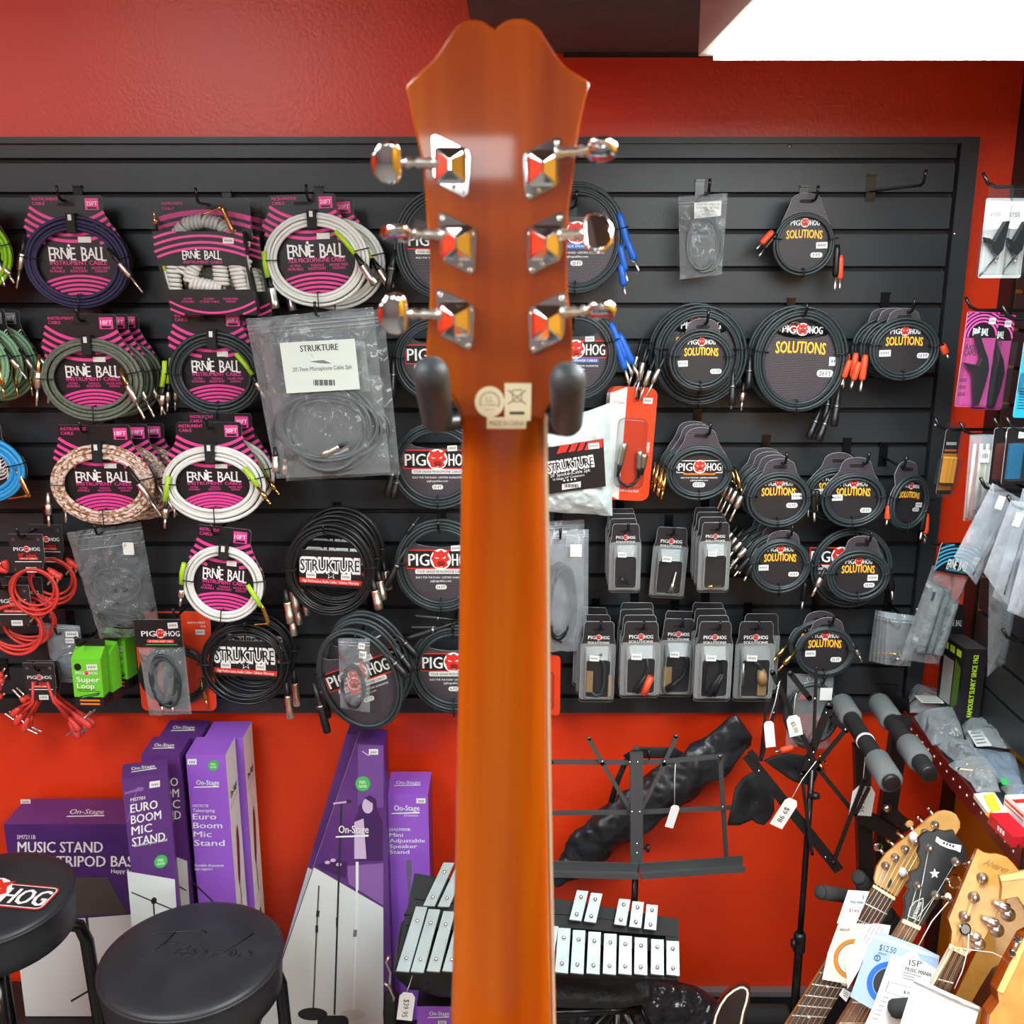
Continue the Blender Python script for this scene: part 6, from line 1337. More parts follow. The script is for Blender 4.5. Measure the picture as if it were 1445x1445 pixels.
bk = loft('carry_bag', 'long black nylon bag leaning behind the folding music stand', 'bag', [(AT(x, y, 2.075), Vector((-w * .60, 0, w * .80)) * .00158, Vector((0, d, 0))) for x, y, w, d in ((782, 1246, 8, 0.005), (796, 1234, 17, 0.012), (815, 1212, 30, 0.019), (850, 1180, 33, 0.025), (895, 1146, 36, 0.028), (940, 1113, 35, 0.028), (985, 1083, 33, 0.025), (1018, 1060, 32, 0.022), (1038, 1040, 27, 0.015), (1050, 1024, 22, .012))], M('black_satin', (40, 42, 46), .34, bump=(14, 1.0, .04)), 18, .010, 26, 9)
m_ = MB(); m_.tube([AT(*p, 1.95) - bk.location for p in ((884, 1072), (900, 1062), (950, 1062), (958, 1068))], .013, black_matt, 8, flat=.15, up=(0, 0, 1)); m_.tube([AT(*p, 1.96) - bk.location for p in ((884, 1072), (872, 1100), (862, 1132))], .006, black_matt, 6, flat=.2, up=(1, 0, 0)); m_.build('strap', bk)
m_ = MB(); m_.tube([AT(*p, 1.9445) - bk.location for p in ((906, 1058), (916, 1058), (916, 1076), (906, 1076))], .002, black, 6, closed=True); m_.build('buckle', bk)
def swing_tag(label, cx, cy, w, h, rot, Y, string, text=None, trot=0, th=7):
    c = AT(cx, cy, Y); t = thing('price_tag', label, 'price tag', c); su = SU(cx, cy, Y); C, S = cos(R(rot)), sin(R(rot))
    P = lambda u, v, k=0: ((u * C - v * S) * su, -k, (u * S + v * C) * su); m_ = MB()
    o = [(-w / 2, -h / 2), (w / 2, -h / 2), (w / 2, h / 2 - w * .3), (w * .28, h / 2), (-w * .28, h / 2), (-w / 2, h / 2 - w * .3)]; k = len(o)
    m_.add([P(u, v) for u, v in o] + [P(u, v, .0006) for u, v in o], [tuple(range(k))[::-1], tuple(range(k, 2 * k))] + [(i, (i + 1) % k, k + (i + 1) % k, k + i) for i in range(k)], offwhite)
    if text:
        m_.text(text, 0, 0, th, dark_print, rot=trot, bold=0, maxw=h * .7, place=lambda u, v: P(u, v - h * .06, .0012))
    m_.build('card', t); m_ = MB(); m_.tube([AT(*p, Y - .001) - c for p in string] , .0008, offwhite, 6); m_.build('string', t); return t
swing_tag('white price tag hanging from the folding music stand desk', 949, 1152, 12, 36, -14, 1.90, [(953, 1078), (952, 1100), (952, 1134)])
swing_tag('white price tag hanging from the left end of the bell kit', 573, 1420, 22, 46, -8, 1.70, [(583, 1373), (577, 1392), (574, 1399)], '$39 95', -90, 8)

# ---------------------------------------------------------------- second music stand, folded, with its black cover
NY = 1.80
m2 = thing('music_stand', 'black folded music stand leaning at the right end of the slatwall', 'music stand', (AT(1128, 1300, NY).x, NY, 0)); o = m2.location
bk_steel = M('black_steel', (34, 33, 34), .38, .2)
for P, w, dy, nm in ((((1054, 1066), (1184, 1228)), 15, -.012, 'tray'), (((1058, 1060), (1070, 1074)), 9, -.014, 'tray_end'), (((1090, 949), (1155, 1085)), 7, 0, 'desk_bar'), (((1155, 1085), (1206, 1148)), 6, 0, 'desk_bar'), (((1170, 996), (1134, 1092)), 11, .006, 'post'),
        (((1220, 1100), (1176, 1217)), 5.5, -.02, 'desk_bar'), (((1193, 1030), (1155, 1076)), 6, -.004, 'desk_bar'), (((1171, 1010), (1194, 1031)), 7, .012, 'desk_bar'), (((1152, 943), (1148, 1056)), 4, -.01, 'desk_bar'), (((1101, 962), (1092, 1006)), 4, -.008, 'desk_bar'), (((1092, 1006), (1074, 1072)), 4.5, -.008, 'desk_bar'), (((1131, 1093), (1146, 1205)), 4.5, -.024, 'desk_bar'), (((1082, 990), (1073, 1070)), 3, .004, 'desk_bar'), (((1207, 1150), (1226, 1112)), 4.5, -.03, 'desk_bar'), (((1115, 950), (1142, 985)), 8, .012, 'desk_bar')):
    flatbar(P, w, nm, m2, NY + dy, bk_steel, cap=not nm.startswith('tray'))
rivets(((1098, 968), (1150, 986), (1148, 1062), (1142, 1073), (1092, 1006), (1166, 1006), (1193, 1030), (1206, 1147), (1071, 1088), (1176, 1216), (1165, 1210)), m2, NY - .016, .0022)
m_ = MB(); a, b, c = AT(1146, 1085, NY) - o, AT(1135, 1240, NY) - o, AT(1128, 1330, NY) - o; m_.tube([a, b, c], .0062, black_gloss, 10); m_.build('pole', m2)
m_ = MB(); d_ = AT(1120, 1440, NY + .01) - o; m_.tube([c - Vector((0, 0, -.01)), d_], .009, black_gloss, 10); m_.lathe(c + (d_ - c) * -.12, c + (d_ - c) * .12, [(0, .010), (.1, .0125), (.9, .0125), (1, .010)], black, 12); m_.build('lower_pole', m2)
m_ = MB(); q = AT(1128, 1331, NY - .01) - o; m_.lathe(q, q + Vector((-.016, 0, 0)), [(0, .003), (.45, .003), (.5, .009), (1, .009)], black, 12); q = AT(1150, 1123, NY - .01) - o; m_.lathe(q - Vector((.012, 0, 0)), q + Vector((.008, 0, 0)), [(0, .004), (.4, .004), (.5, .008), (1, .006)], black, 10); m_.build('knob', m2)
for a in (170, 250, 100): m_ = MB(); m_.tube([(d_.x, d_.y, .26), (d_.x + .14 * cos(R(a)), d_.y + .14 * sin(R(a)), .012)], .006, black_gloss, 8); m_.build('leg', m2)
m_ = MB(); m_.tube([d_, (d_.x, d_.y, .10)], .008, black_gloss, 10); m_.build('lower_pole', m2)
cloth = M('black_cloth', (24, 24, 26), .8, bump=(90, .3, .004))
cv = thing('stand_cover', 'black cloth cover draped over the folded music stand', 'cover', AT(1090, 1100, 1.84)); o = cv.location
def drape(P, Y, wave, seed):
    c = (sum(p[0] for p in P) / len(P), sum(p[1] for p in P) / len(P)); m_ = MB(); V = []; n = len(P); K = 6
    for k in range(K + 1):
        for x, y in P:
            s = k / K; X, Y_ = c[0] + (x - c[0]) * s, c[1] + (y - c[1]) * s
            V.append(tuple(AT(X, Y_, Y + wave * sin(X * .09 + seed) + .012 * NZ.noise(Vector((X * .05, Y_ * .05, seed)))) - o))
    Fs = [(k * n + i, k * n + (i + 1) % n, (k + 1) * n + (i + 1) % n, (k + 1) * n + i) for k in range(K) for i in range(n)]; m_.add(V, Fs, cloth, True)
    ob = m_.build('cloth_flap', cv); so = ob.modifiers.new('thickness', 'SOLIDIFY'); so.thickness = .004
drape([(1062, 1089), (1048, 1097), (1037, 1112), (1032, 1138), (1026, 1163), (1042, 1163), (1060, 1156), (1068, 1161), (1079, 1164), (1088, 1154), (1093, 1144), (1092, 1120), (1086, 1100), (1075, 1088)], 1.84, .018, 0)
drape([(1079, 1074), (1092, 1067), (1110, 1064), (1137, 1067), (1150, 1078), (1154, 1093), (1148, 1108), (1136, 1107), (1120, 1103), (1104, 1092), (1092, 1084)], 1.84, .012, 2)
# bagged cable with orange plugs hung behind the folded stand
pk = Pk('bagged_cable', 'bagged black cable with orange plugs hanging behind the folded music stand', 'bagged cable', 1143, 1005, Yw(.09))
loops(pk, 1142, 1005, 37, 46, 5, 2.6, cable_black, 2, 10); plug(pk, 'boot', (1122, 1053), (1096, 1060), col=orange_boot, w=4, s=1.1); plug(pk, 'gold', (1160, 1065), (1173, 1080), w=4, s=.6); plug(pk, 'gold', (1160, 1076), (1171, 1090), w=4, s=.6)
m_ = pk.mb(); u, v = pk.L(1160, 975); m_.prism([(u - 9, v - 8), (u + 8, v - 8), (u + 8, v + 9), (u - 9, v + 9)], 12, 12.5, offwhite); u, v = pk.L(1130, 980); m_.prism([(u - 9, v - 4), (u + 10, v - 4), (u + 10, v + 4), (u - 9, v + 4)], 6, 6.5, red_print); m_.build('label', pk.root)
Q_ = [(1107, 950), (1172, 953), (1176, 1058), (1112, 1052)]; bag_surface(pk, Q_, 9, bag_clear, 2, .07, 24, 31)
hook(1157, 962, Yw(.09), 'black hook holding the bagged cable behind the folded stand')
swing_tag('white price tag near the top of the folded music stand', 1121, 1024, 19, 32, 14, 1.765, [(1120, 1008), (1122, 985), (1124, 978)], '$5.00', -80, 6)
swing_tag('narrow white price tag at the left side of the folded music stand', 1086, 1036, 14, 40, 8, 1.765, [(1086, 1015), (1094, 990), (1100, 962)])
swing_tag('white price tag dangling diagonally from the middle of the folded music stand', 1107, 1147, 20, 48, -27, 1.755, [(1117, 1127), (1132, 1100), (1152, 1074)], '$9 98', -90, 8)
swing_tag('white price tag hanging between the legs of the keyboard stand', 1217, 1130, 32, 46, -4, 1.79, [(1217, 1108), (1219, 1090), (1221, 1068)], '$14 95', -90, 8)

# ---------------------------------------------------------------- keyboard stand with foam covered arms
ks = thing('keyboard_stand', 'black folding keyboard stand with grey foam sleeves on its arms', 'keyboard stand', (AT(1225, 1200, 1.85).x, 1.85, 0)); o = ks.location
foam_grey = M('foam_grey', (104, 108, 108), .9, bump=(420, .5))
def arm(p0, Y0, p1, Y1, sl):
    a, b = AT(p0[0], p0[1], Y0) - o, AT(p1[0], p1[1], Y1) - o; m_ = MB(); m_.lathe(a, b, [(0, .015), (.02, .0165), (.98, .0165), (1, .015)], black_matt, 20); r = m_.build('arm', ks)
    for s0, s1 in sl: m_ = MB(); m_.lathe(a.lerp(b, s0), a.lerp(b, s1), [(0, .020), (.06, .0235), (.94, .0235), (1, .021)], foam_grey, 22); m_.build('foam_sleeve', r)
    m_ = MB(); m_.lathe(b, b + (b - a).normalized() * .004, [(0, .016), (.6, .016), (1, .012)], black, 18); m_.build('end_cap', r)
    return a, b
a1 = arm((1186, 990), 2.0, (1258, 1105), 1.66, ((.02, .24), (.74, .985))); a2 = arm((1236, 986), 2.02, (1311, 1092), 1.68, ((.06, .34), (.64, .86)))
m_ = MB(); q = a1[0].lerp(a1[1], .52); m_.lathe(q, q + (a1[1] - a1[0]).normalized() * .006, [(0, .018), (1, .018)], white, 20); m_.build('white_ring', ks)
def sq(P, w, t, name, mat=bk_steel):
    m_ = MB(); V = []
    for p, q in zip(P, P[1:]):
        d = (q - p).normalized(); x = d.cross(Vector((0, 1, 0))).normalized() * w / 2; y = d.cross(x).normalized() * t / 2
        V = [tuple(c + i * x + j * y) for c in (p, q) for i, j in ((-1, -1), (1, -1), (1, 1), (-1, 1))]; m_.add(V, [(3, 2, 1, 0), (4, 5, 6, 7), (0, 1, 5, 4), (1, 2, 6, 5), (2, 3, 7, 6), (3, 0, 4, 7)], mat)
    return m_.build(name, ks)
pA = a1[0].lerp(a1[1], .45); pB = a2[0].lerp(a2[1], .45)
K = lambda x, y, Y: AT(x, y, Y) - o
sq([K(1215, 1050, 1.86), K(1221, 1240, 1.86), Vector((K(1228, 1420, 1.86).x, K(1228, 1420, 1.86).y, .02))], .030, .02, 'leg'); sq([K(1272, 1012, 1.89), K(1248, 1170, 1.89), K(1240, 1262, 1.89), Vector((K(1225, 1420, 1.89).x + .0, .04, .02))], .034, .02, 'leg')
sq([K(1215, 1150, 1.835), K(1268, 1180, 1.835)], .030, .012, 'lock_plate'); sq([K(1251, 1140, 1.825), K(1282, 1168, 1.825)], .022, .012, 'lock_plate')
m_ = MB(); q = K(1251, 1140, 1.812); m_.lathe(q, q + Vector((0, -.008, 0)), [(0, .008), (.6, .008), (1, .005)], chrome, 14); m_.build('bolt', ks)
m_ = MB(); m_.box((K(1228, 1420, 1.86).x, .02, .01), (.05, .46, .02), bk_steel); m_.build('foot', ks)

# ---------------------------------------------------------------- right-hand wall: slatwall strip, shelf and what hangs there
yc = ATX(1427, 600, XR).y; zT, zB = 2.06, .97
sr = thing('slatwall', 'black slatwall strip on the yellow right-hand wall above the shelf', 'slatwall', (XR, yc - .4, zB)); m_ = loc_mb(sr)
m_.box((XR - .005, yc - .45, (zT + zB) / 2), (.008, .90, zT - zB), groove_black); m_.build('backing', sr); m_ = loc_mb(sr); z = zB
while z < zT - .02: m_.box((XR - .016, yc - .45, z + .034), (.014, .90, .0655), black_slat); z += .073
m_.build('slats', sr)
XS0 = .853; zs = .945
shf = thing('shelf', 'shallow display shelf with a red-brown perforated lip on the right-hand wall', 'shelf', (XR, 1.8, zs)); m_ = loc_mb(shf)
shelf_red = M('shelf_red', (112, 28, 24), .45, .2); shelf_grey = M('shelf_grey', (70, 72, 76), .4)
m_.box(((XS0 + XR) / 2, 1.785, zs - .010), (XR - XS0, .53, .008), shelf_grey); m_.build('board', shf); m_ = loc_mb(shf)
m_.box((XS0, 1.785, zs - .014), (.004, .53, .042), shelf_red); m_.build('lip', shf); m_ = loc_mb(shf)
m_.box(((XS0 + XR) / 2, 1.519, zs - .014), (XR - XS0, .004, .042), black_trim); m_.build('end_lip', shf)
for i in range(17): m_ = loc_mb(shf); y = 2.03 - i * .0305; m_.lathe((XS0 - .002, y, zs - .012), (XS0 - .0032, y, zs - .012), [(0, .0028), (1, .0028)], offwhite, 8); m_.build('rivet', shf)
m_ = loc_mb(shf); V = [(XS0 + .01, 2.05, zs + .03), (XS0 + .12, 2.05, zs - .01), (XS0 - .02, 2.05, zs + .062), (XS0 + .03, 2.05, zs - .01)]
P3 = [AT(1235, 965, 2.07), AT(1268, 967, 2.07), AT(1280, 1003, 2.07), AT(1270, 1008, 2.07)]; m_.slab([p for p in P3], (0, -1, 0), .004, black_gloss); m_.build('bracket', shf)
# loose bags and packs lying on the shelf
def on_shelf(name, label, cat, P, h, mat, wr=.004, fill=None, n=18, seed=0, lift=.009):
    """low puffed bag on the shelf; P: four photo corners of its base"""
    B_ = [ATZ(x, y, zs + .002 + lift) for x, y in P]; c = sum(B_, Vector()) / 4; t = thing(name, label, cat, c); m_ = MB()
    def fn(i, j):
        p = (B_[0] * (1 - i) + B_[1] * i) * (1 - j) + (B_[3] * (1 - i) + B_[2] * i) * j - c; e = min(i, 1 - i, j, 1 - j) * 2; pr = 1 - (1 - min(1, e * 1.8)) ** 2
        w = NZ.noise(p * 26 + Vector((seed, 0, 0))) + .7 * (1 - 2.4 * abs(NZ.noise(p * 60 + Vector((0, seed, 3)))))
        return (p.x, p.y, max(h * pr + wr * w * (.3 + pr), 0) + .0012)
    m_.grid(n, n, fn, mat); m_.grid(2, 2, lambda i, j: tuple((B_[0] * (1 - i) + B_[1] * i) * (1 - j) + (B_[3] * (1 - i) + B_[2] * i) * j - c), mat); m_.build('bag', t)
    if fill:
        m_ = MB(); rnd = random.Random(seed)
        for kk in range(fill[1]):
            i, j = rnd.uniform(.25, .75), rnd.uniform(.2, .8); p = (B_[0] * (1 - i) + B_[1] * i) * (1 - j) + (B_[3] * (1 - i) + B_[2] * i) * j - c; a = rnd.uniform(0, 3.1); d = Vector((cos(a), sin(a), 0)) * fill[2]
            m_.lathe(p - d + Vector((0, 0, h * .35)), p + d + Vector((0, 0, h * .35)), [(0, .003), (.3, .005), (.5, .003), (.9, .004), (1, .002)], fill[0], 8)
        m_.build('contents', t)
    return t
def flatq(t, P, mat, z, name, txt=None):
    m_ = MB(); c = t.location; B_ = [ATZ(x, y, zs + z) - c for x, y in P]; m_.slab(B_, (0, 0, 1), .001, mat)
    if txt:
        ax, ay = (B_[1] - B_[0]), (B_[3] - B_[0])
        for k in range(txt): 
            f0 = .18 + .62 * k / max(txt - 1, 1); q = B_[0] + ax * .12 + ay * f0; m_.slab([q + Vector((0, 0, .0004)), q + ax * .7 + Vector((0, 0, .0004)), q + ax * .7 + ay * .07 + Vector((0, 0, .0004)), q + ay * .07 + Vector((0, 0, .0004))], (0, 0, 1), .0002, grey_print)
    return m_.build(name, t)
shelf_bag = M_clear('shelf_bag', fac=.30, edge=.6, rough=.15, bump=(22, 1.0), white=(176, 184, 188))
t = on_shelf('parts_bag', 'clear bag with a label at the back end of the shelf', 'parts bag', [(1282, 974), (1340, 978), (1352, 1008), (1284, 1006)], .022, shelf_bag, seed=1, lift=.012); flatq(t, [(1290, 981), (1326, 982), (1332, 992), (1300, 991)], offwhite, .042, 'label', 3)
t = on_shelf('parts_bag', 'clear bag of clear fittings on the shelf, second from the back', 'parts bag', [(1290, 1012), (1352, 1012), (1362, 1050), (1316, 1052)], .03, shelf_bag, .006, (steel, 7, .014), seed=2)
t = on_shelf('parts_bag', 'clear bag with white label beside the black string box on the shelf', 'parts bag', [(1352, 1012), (1412, 1020), (1432, 1058), (1366, 1050)], .016, shelf_bag, seed=3); flatq(t, [(1365, 1031), (1384, 1029), (1400, 1052), (1378, 1053)], offwhite, .024, 'label', 4)
t = on_shelf('parts_bag', 'clear bag with dark plugs near the shelf lip', 'parts bag', [(1322, 1054), (1366, 1052), (1392, 1080), (1352, 1078)], .022, shelf_bag, .005, (black, 5, .018), seed=4)
t = on_shelf('parts_bag', 'clear bag of brass coloured connectors on the middle of the shelf', 'parts bag', [(1338, 1080), (1384, 1066), (1418, 1104), (1374, 1108)], .016, shelf_bag, .004, (gold, 8, .02), seed=5)
t = on_shelf('parts_bag', 'blue grey zip bag with a green sticker on the shelf', 'parts bag', [(1362, 1054), (1432, 1066), (1444, 1112), (1420, 1112)], .012, M_clear('blue_bag', fac=.42, edge=.4, rough=.2, bump=(12, .6), white=(140, 158, 176)), seed=6, lift=.016); flatq(t, [(1411, 1098), (1420, 1098), (1424, 1107), (1415, 1107)], green_print, .036, 'sticker')
t = on_shelf('parts_bag', 'crumpled clear bag of black screws near the shelf lip', 'parts bag', [(1364, 1096), (1402, 1094), (1412, 1118), (1378, 1118)], .016, shelf_bag, .005, (black, 6, .008), seed=7)
t = on_shelf('parts_bag', 'dark bagged cable at the right edge of the shelf', 'parts bag', [(1406, 1014), (1446, 1016), (1470, 1058), (1434, 1052)], .03, shelf_bag, .006, (cable_dark, 9, .02), seed=8)
t = on_shelf('parts_bag', 'clear bag with blue printing at the right edge of the shelf', 'parts bag', [(1412, 1112), (1450, 1110), (1470, 1138), (1432, 1134)], .014, shelf_bag, .004, (blue_print, 4, .01), seed=9)
pape = M('reed_orange', (238, 150, 52), .4)
t = thing('reed_pack', 'clear and orange reed pack lying on the shelf near its front corner', 'reed pack', ATZ(1390, 1140, zs)); m_ = MB(); c = t.location
m_.slab([ATZ(x, y, zs + .010) - c for x, y in ((1374, 1120), (1402, 1116), (1424, 1150), (1398, 1152))], (0, 0, 1), .008, M('frosted_clear', (232, 226, 214), .25)); m_.build('case', t); m_ = MB(); m_.slab([ATZ(x, y, zs + .0125) - c for x, y in ((1388, 1122), (1402, 1119), (1412, 1142), (1398, 1144))], (0, 0, 1), .002, yellow_print); m_.slab([ATZ(x, y, zs + .0115) - c for x, y in ((1390, 1148), (1400, 1145), (1409, 1153), (1399, 1156))], (0, 0, 1), .002, pape); m_.build('reed', t)
def small_box(label, x, y, sx, sy, sz, rz, mat, dec=None):
    p = ATZ(x, y, zs + .001); t = thing('small_box', label, 'box', p, (0, 0, R(rz))); m_ = MB(); m_.box((0, 0, sz / 2), (sx, sy, sz), mat); m_.build('carton', t)
    if dec: m_ = MB(); dec(m_); m_.build('print', t)
small_box('small red box lying at the front corner of the shelf', 1424, 1178, .034, .075, .020, 4, M('box_red', (206, 30, 44), .4), lambda m_: [m_.box((-.0172, -.01 + .008 * i, .010), (.0006, .005, .008), offwhite) for i in range(3)])
small_box('small white box with red stripes standing on the front corner of the shelf', 1446, 1158, .045, .062, .034, 6, box_white, lambda m_: [m_.box((-.0228, 0, .026), (.0006, .056, .004), red_print), m_.box((-.0228, 0, .018), (.0006, .056, .002), red_print), m_.box((0, -.012 + .02, .0343), (.040, .012, .0006), red_print), m_.box((0, -.3 * .06, .0343), (.034, .006, .0006), grey_print)])
# black string box standing on the bags
sb = thing('string_box', 'black string box with lime lettering up its edge, standing on the shelf', 'box', ATZ(1379, 1020, zs + .02)); Yb_ = sb.location.y; m_ = MB(); o = sb.location
C4 = [AT(x, y, Yb_) - o for x, y in ((1363, 916), (1394, 913), (1400, 1018), (1371, 1022))]; L4 = [AT(x, y, Yb_ + .085) - o for x, y in ((1336, 886), (1366, 884), (1372, 978), (1345, 981))]
C4 = [Vector((C4[0].x, 0, C4[0].z)), Vector((C4[1].x, 0, C4[0].z)), Vector((C4[1].x + .0, 0, 0)), Vector((C4[0].x, 0, 0))]; dv = Vector((-.012, .085, 0))
V = [tuple(p) for p in C4] + [tuple(p + dv) for p in C4]; m_.add(V, [(0, 3, 2, 1)], card_black); m_.add(V, [(4, 5, 6, 7), (1, 2, 6, 5), (2, 3, 7, 6)], card_black); m_.add(V, [(0, 1, 5, 4)], M('box_grey_top', (64, 64, 64), .5)); m_.add(V, [(0, 4, 7, 3)], card_black); m_.build('carton', sb)
fl = Face((0, Yb_, 0), (0, -1, 0), o); m_ = MB(); cx_ = (C4[0].x + C4[1].x) / 2; hh = C4[0].z
limep = M('lime_print', (190, 232, 50), .45); m_.text("FAMOUSLY SLINKY' SINCE 1962", 0, 0, .011, limep, width=hh * .84, bold=.05, place=lambda u, v: (cx_ - v, -.0005, hh * .5 + u))
sd = lambda a, b: tuple(C4[0] + dv * a + Vector((-.0006, 0, -hh * b)))
m_.poly([sd(.85, .25), sd(.4, .25), sd(.4, .85), sd(.85, .85)], M('window_grey', (150, 152, 150), .3)); m_.build('print', sb); m_ = MB()
for a, b in ((.9, .06), (.62, .06), (.34, .06)): m_.poly([sd(a, b), sd(a - .2, b), sd(a - .2, b + .09), sd(a, b + .09)], limep)
for k in range(5): m_.poly([sd(.34 - k * .05, .2 + k * .02), sd(.31 - k * .05, .2 + k * .02), sd(.31 - k * .05, .9 - k * .03), sd(.34 - k * .05, .9 - k * .03)], M('dark_lime', (92, 130, 36), .5))
m_.build('side_print', sb); m_ = MB(); T0 = C4[0] + dv; T1 = C4[1] + dv; m_.slab([T0, T1, T1 + Vector((-.003, .0, .055)), T1 + Vector((-.010, 0, .066)), T0 + Vector((.004, 0, .070)), T0 + Vector((0, 0, .062))], (0, -1, 0), .0015, card_black)
eb = MB(); eb_logo(eb, 0, 0, .030, .012, white, 0, 0); m_.add([tuple((T0 + T1) / 2 + Vector((p[0], -.0006, .026 + p[1]))) for p in eb.v], eb.f, white); m_.build('hang_tab', sb)

# packs on hooks of the right-hand wall
def rhook(x, y, Y, label):
    p = AT(x, y, Y); t = thing('slatwall_hook', label, 'hook', (XR - .022, Y, p.z)); m_ = MB(); m_.box((-.0015, 0, .006), (.003, .018, .052), black_gloss); m_.build('bracket', t); m_ = MB(); L_ = p.x - (XR - .022)
    m_.tube([(0, 0, 0), (L_ + .01, 0, 0), (L_ - .004, 0, .006), (L_ - .014, 0, .022)], .003, black_gloss, 8); m_.build('rod', t)
def capo(pk, P, w=6, mat=black):
    m_ = pk.mb(); m_.prism([pk.L(*p) for p in P][::-1], w, w + 7, mat, bev=1.2); return m_.build('capo', pk.root)
for i, (lab, dx, Y) in enumerate((('white carded guitar capo at the right edge, front of two', 0, 1.74), ('white carded guitar capo at the right edge, rear of two', 27, 1.768))):
    pk = Pk('capo_pack', lab, 'guitar capo', 1403 + dx, 336, Y, yaw=12); h_ = 57; m_ = pk.mb(); m_.prism(rrect(-19, -57, 19, 56, 3, 3), -1, 0, box_white, side=card_edge); m_.text('KYSER', -2, 33, 7, grey_print, .4, width=16); m_.flat(circ(-2, 34, 12, 15, 20), .2, M('pale_crest', (206, 206, 204), .5)); m_.build('card', pk.root)
    D_ = lambda L_: [(x + dx, y) for x, y in L_]
    capo(pk, D_([(1408, 313), (1416, 312), (1413, 335), (1411, 352), (1404, 360), (1396, 356), (1390, 346), (1382, 342), (1379, 335), (1387, 336), (1394, 340), (1400, 328)])); plug(pk, 'ts', (1404 + dx, 356), (1406 + dx, 372), col=blue_print, s=.8); m_ = pk.mb(); m_.tube([pk.L(1404 + dx, 362) + (8,), pk.L(1388 + dx, 380) + (8,), pk.L(1380 + dx, 390) + (8,)], 1.3, steel, 6); m_.build('spring_arm', pk.root)
    m_ = pk.mb(); m_.prism([(-26, -52), (12, -52), (14, 14), (-26, 12)], 1, 15, clear, bev=2); m_.build('blister', pk.root); m_ = pk.mb(); m_.prism(rrect(-18, 52, 22, 74, 3, 3), 1, 2, clear); m_.build('hang_tab', pk.root)
rhook(1397, 264, 1.745, 'black hook on the right-hand wall holding the white capo cards')
magenta_card = M('capo_pink', (240, 92, 180), .4)
for i, (lab, dx, dy, Y) in enumerate((('pink carded guitar capo, front of two on the right-hand wall', 0, 0, 1.84), ('pink carded guitar capo, rear of two on the right-hand wall', 22, 4, 1.868))):
    pk = Pk('capo_pack', lab, 'guitar capo', 1379 + dx, 508 + dy, Y, roll=-2, yaw=10); m_ = pk.mb(); o_ = rrect(-25, -67, 24, 67, 3, 3); m_.prism(o_, -1, 0, magenta_card, side=card_edge); top = [(-24.5, 31), (23.5, 31), (23.5, 66), (-24.5, 66)]; m_.flat(top, .2, card_black)
    arcs(m_, top, 2, 32, [22, 26.5, 31, 35.5, 40], 2.4, magenta_card, .4, 0, 180); eb_logo(m_, -1, 40, 24, 9, white, .5); m_.text('AXIS', -22, 18, 8, dark_print, .3, align='L', width=16, bold=.03); m_.text('CAPO', -22, 10, 8, dark_print, .3, align='L', width=18, bold=.03)
    for k in range(3):
        for q in range(2): m_.flat([(-23, -28 - k * 10 - q * 2.6), (-12, -28 - k * 10 - q * 2.6), (-12, -26.8 - k * 10 - q * 2.6), (-23, -26.8 - k * 10 - q * 2.6)], .3, dark_print)
    m_.build('card', pk.root); D_ = lambda L_: [(x + dx, y + dy) for x, y in L_]
    capo(pk, D_([(1363, 472), (1370, 470), (1380, 490), (1388, 504), (1392, 520), (1389, 545), (1384, 570), (1377, 571), (1373, 550), (1369, 528), (1360, 518), (1352, 511), (1364, 513), (1374, 514), (1377, 504), (1371, 490)]), 5, M('capo_black', (40, 36, 40), .3)); sticker(pk, 14, 55, 10, 9, 0, 1)
    m_ = pk.mb(); m_.prism([(-27, -64), (24, -64), (26, 30), (-25, 32)], 1, 14, clear, bev=2); m_.build('blister', pk.root)
rhook(1372, 438, 1.842, 'black hook on the right-hand wall holding the pink capo cards')
pk = Pk('capo_pack', 'sky blue carded pack at the right edge beside the pink capo cards', 'carded pack', 1452, 535, 1.74, roll=-2, yaw=10); m_ = pk.mb(); m_.prism(rrect(-16, -55, 20, 55, 3, 3), -1, 0, M('sky_card', (40, 170, 214), .4), side=card_edge)
for k in range(8): m_.flat([(-12, -14 - k * 4), (2, -14 - k * 4), (2, -12.8 - k * 4), (-12, -12.8 - k * 4)], .3, dark_print)
m_.build('card', pk.root); m_ = pk.mb(); m_.prism(rrect(-17, -20, 20, 10, 6, 3), 1, 12, clear, bev=2); m_.build('blister', pk.root)
rhook(1424, 450, 1.742, 'black hook on the right-hand wall holding the sky blue pack')
pk = Pk('reed_pack', 'black and orange reed pack in clear plastic at the edge of the slatwall', 'reed pack', 1337, 650, 1.92, roll=-4, yaw=16); m_ = pk.mb(); m_.prism(rrect(-10, -48, 15, 44, 3, 3), -1, 0, card_black, side=card_edge); m_.flat([(-7, 22), (10, 22), (10, 26), (-7, 26)], .4, offwhite); m_.flat([(-8, 13), (12, 13), (12, 16), (-8, 16)], .4, orange_print); m_.flat([(-9, -42), (14, -42), (14, 10), (-9, 10)], .3, pape); m_.build('card', pk.root)
for k in range(3): m_ = pk.mb(); m_.box((-7 + k * 7, -12, 5), (5.6, 36, 5), M('reed_amber', (240, 168, 60), .35)); m_.build('reed', pk.root)
m_ = pk.mb(); m_.prism([(-19, -32), (14, -34), (14, 4), (-18, 4)], 1.8, 15, clear, bev=1.5); m_.build('blister', pk.root); m_ = pk.mb(); m_.prism(rrect(-11, -52, 20, 54, 3, 3), .6, 1.6, clear); m_.build('clear_sleeve', pk.root)
rhook(1328, 606, 1.922, 'black hook on the right-hand wall holding the orange reed pack')
pk = Pk('stick_bag', 'narrow clear bags of pale sticks hanging beside the orange reed pack', 'bagged sticks', 1386, 672, 1.84)
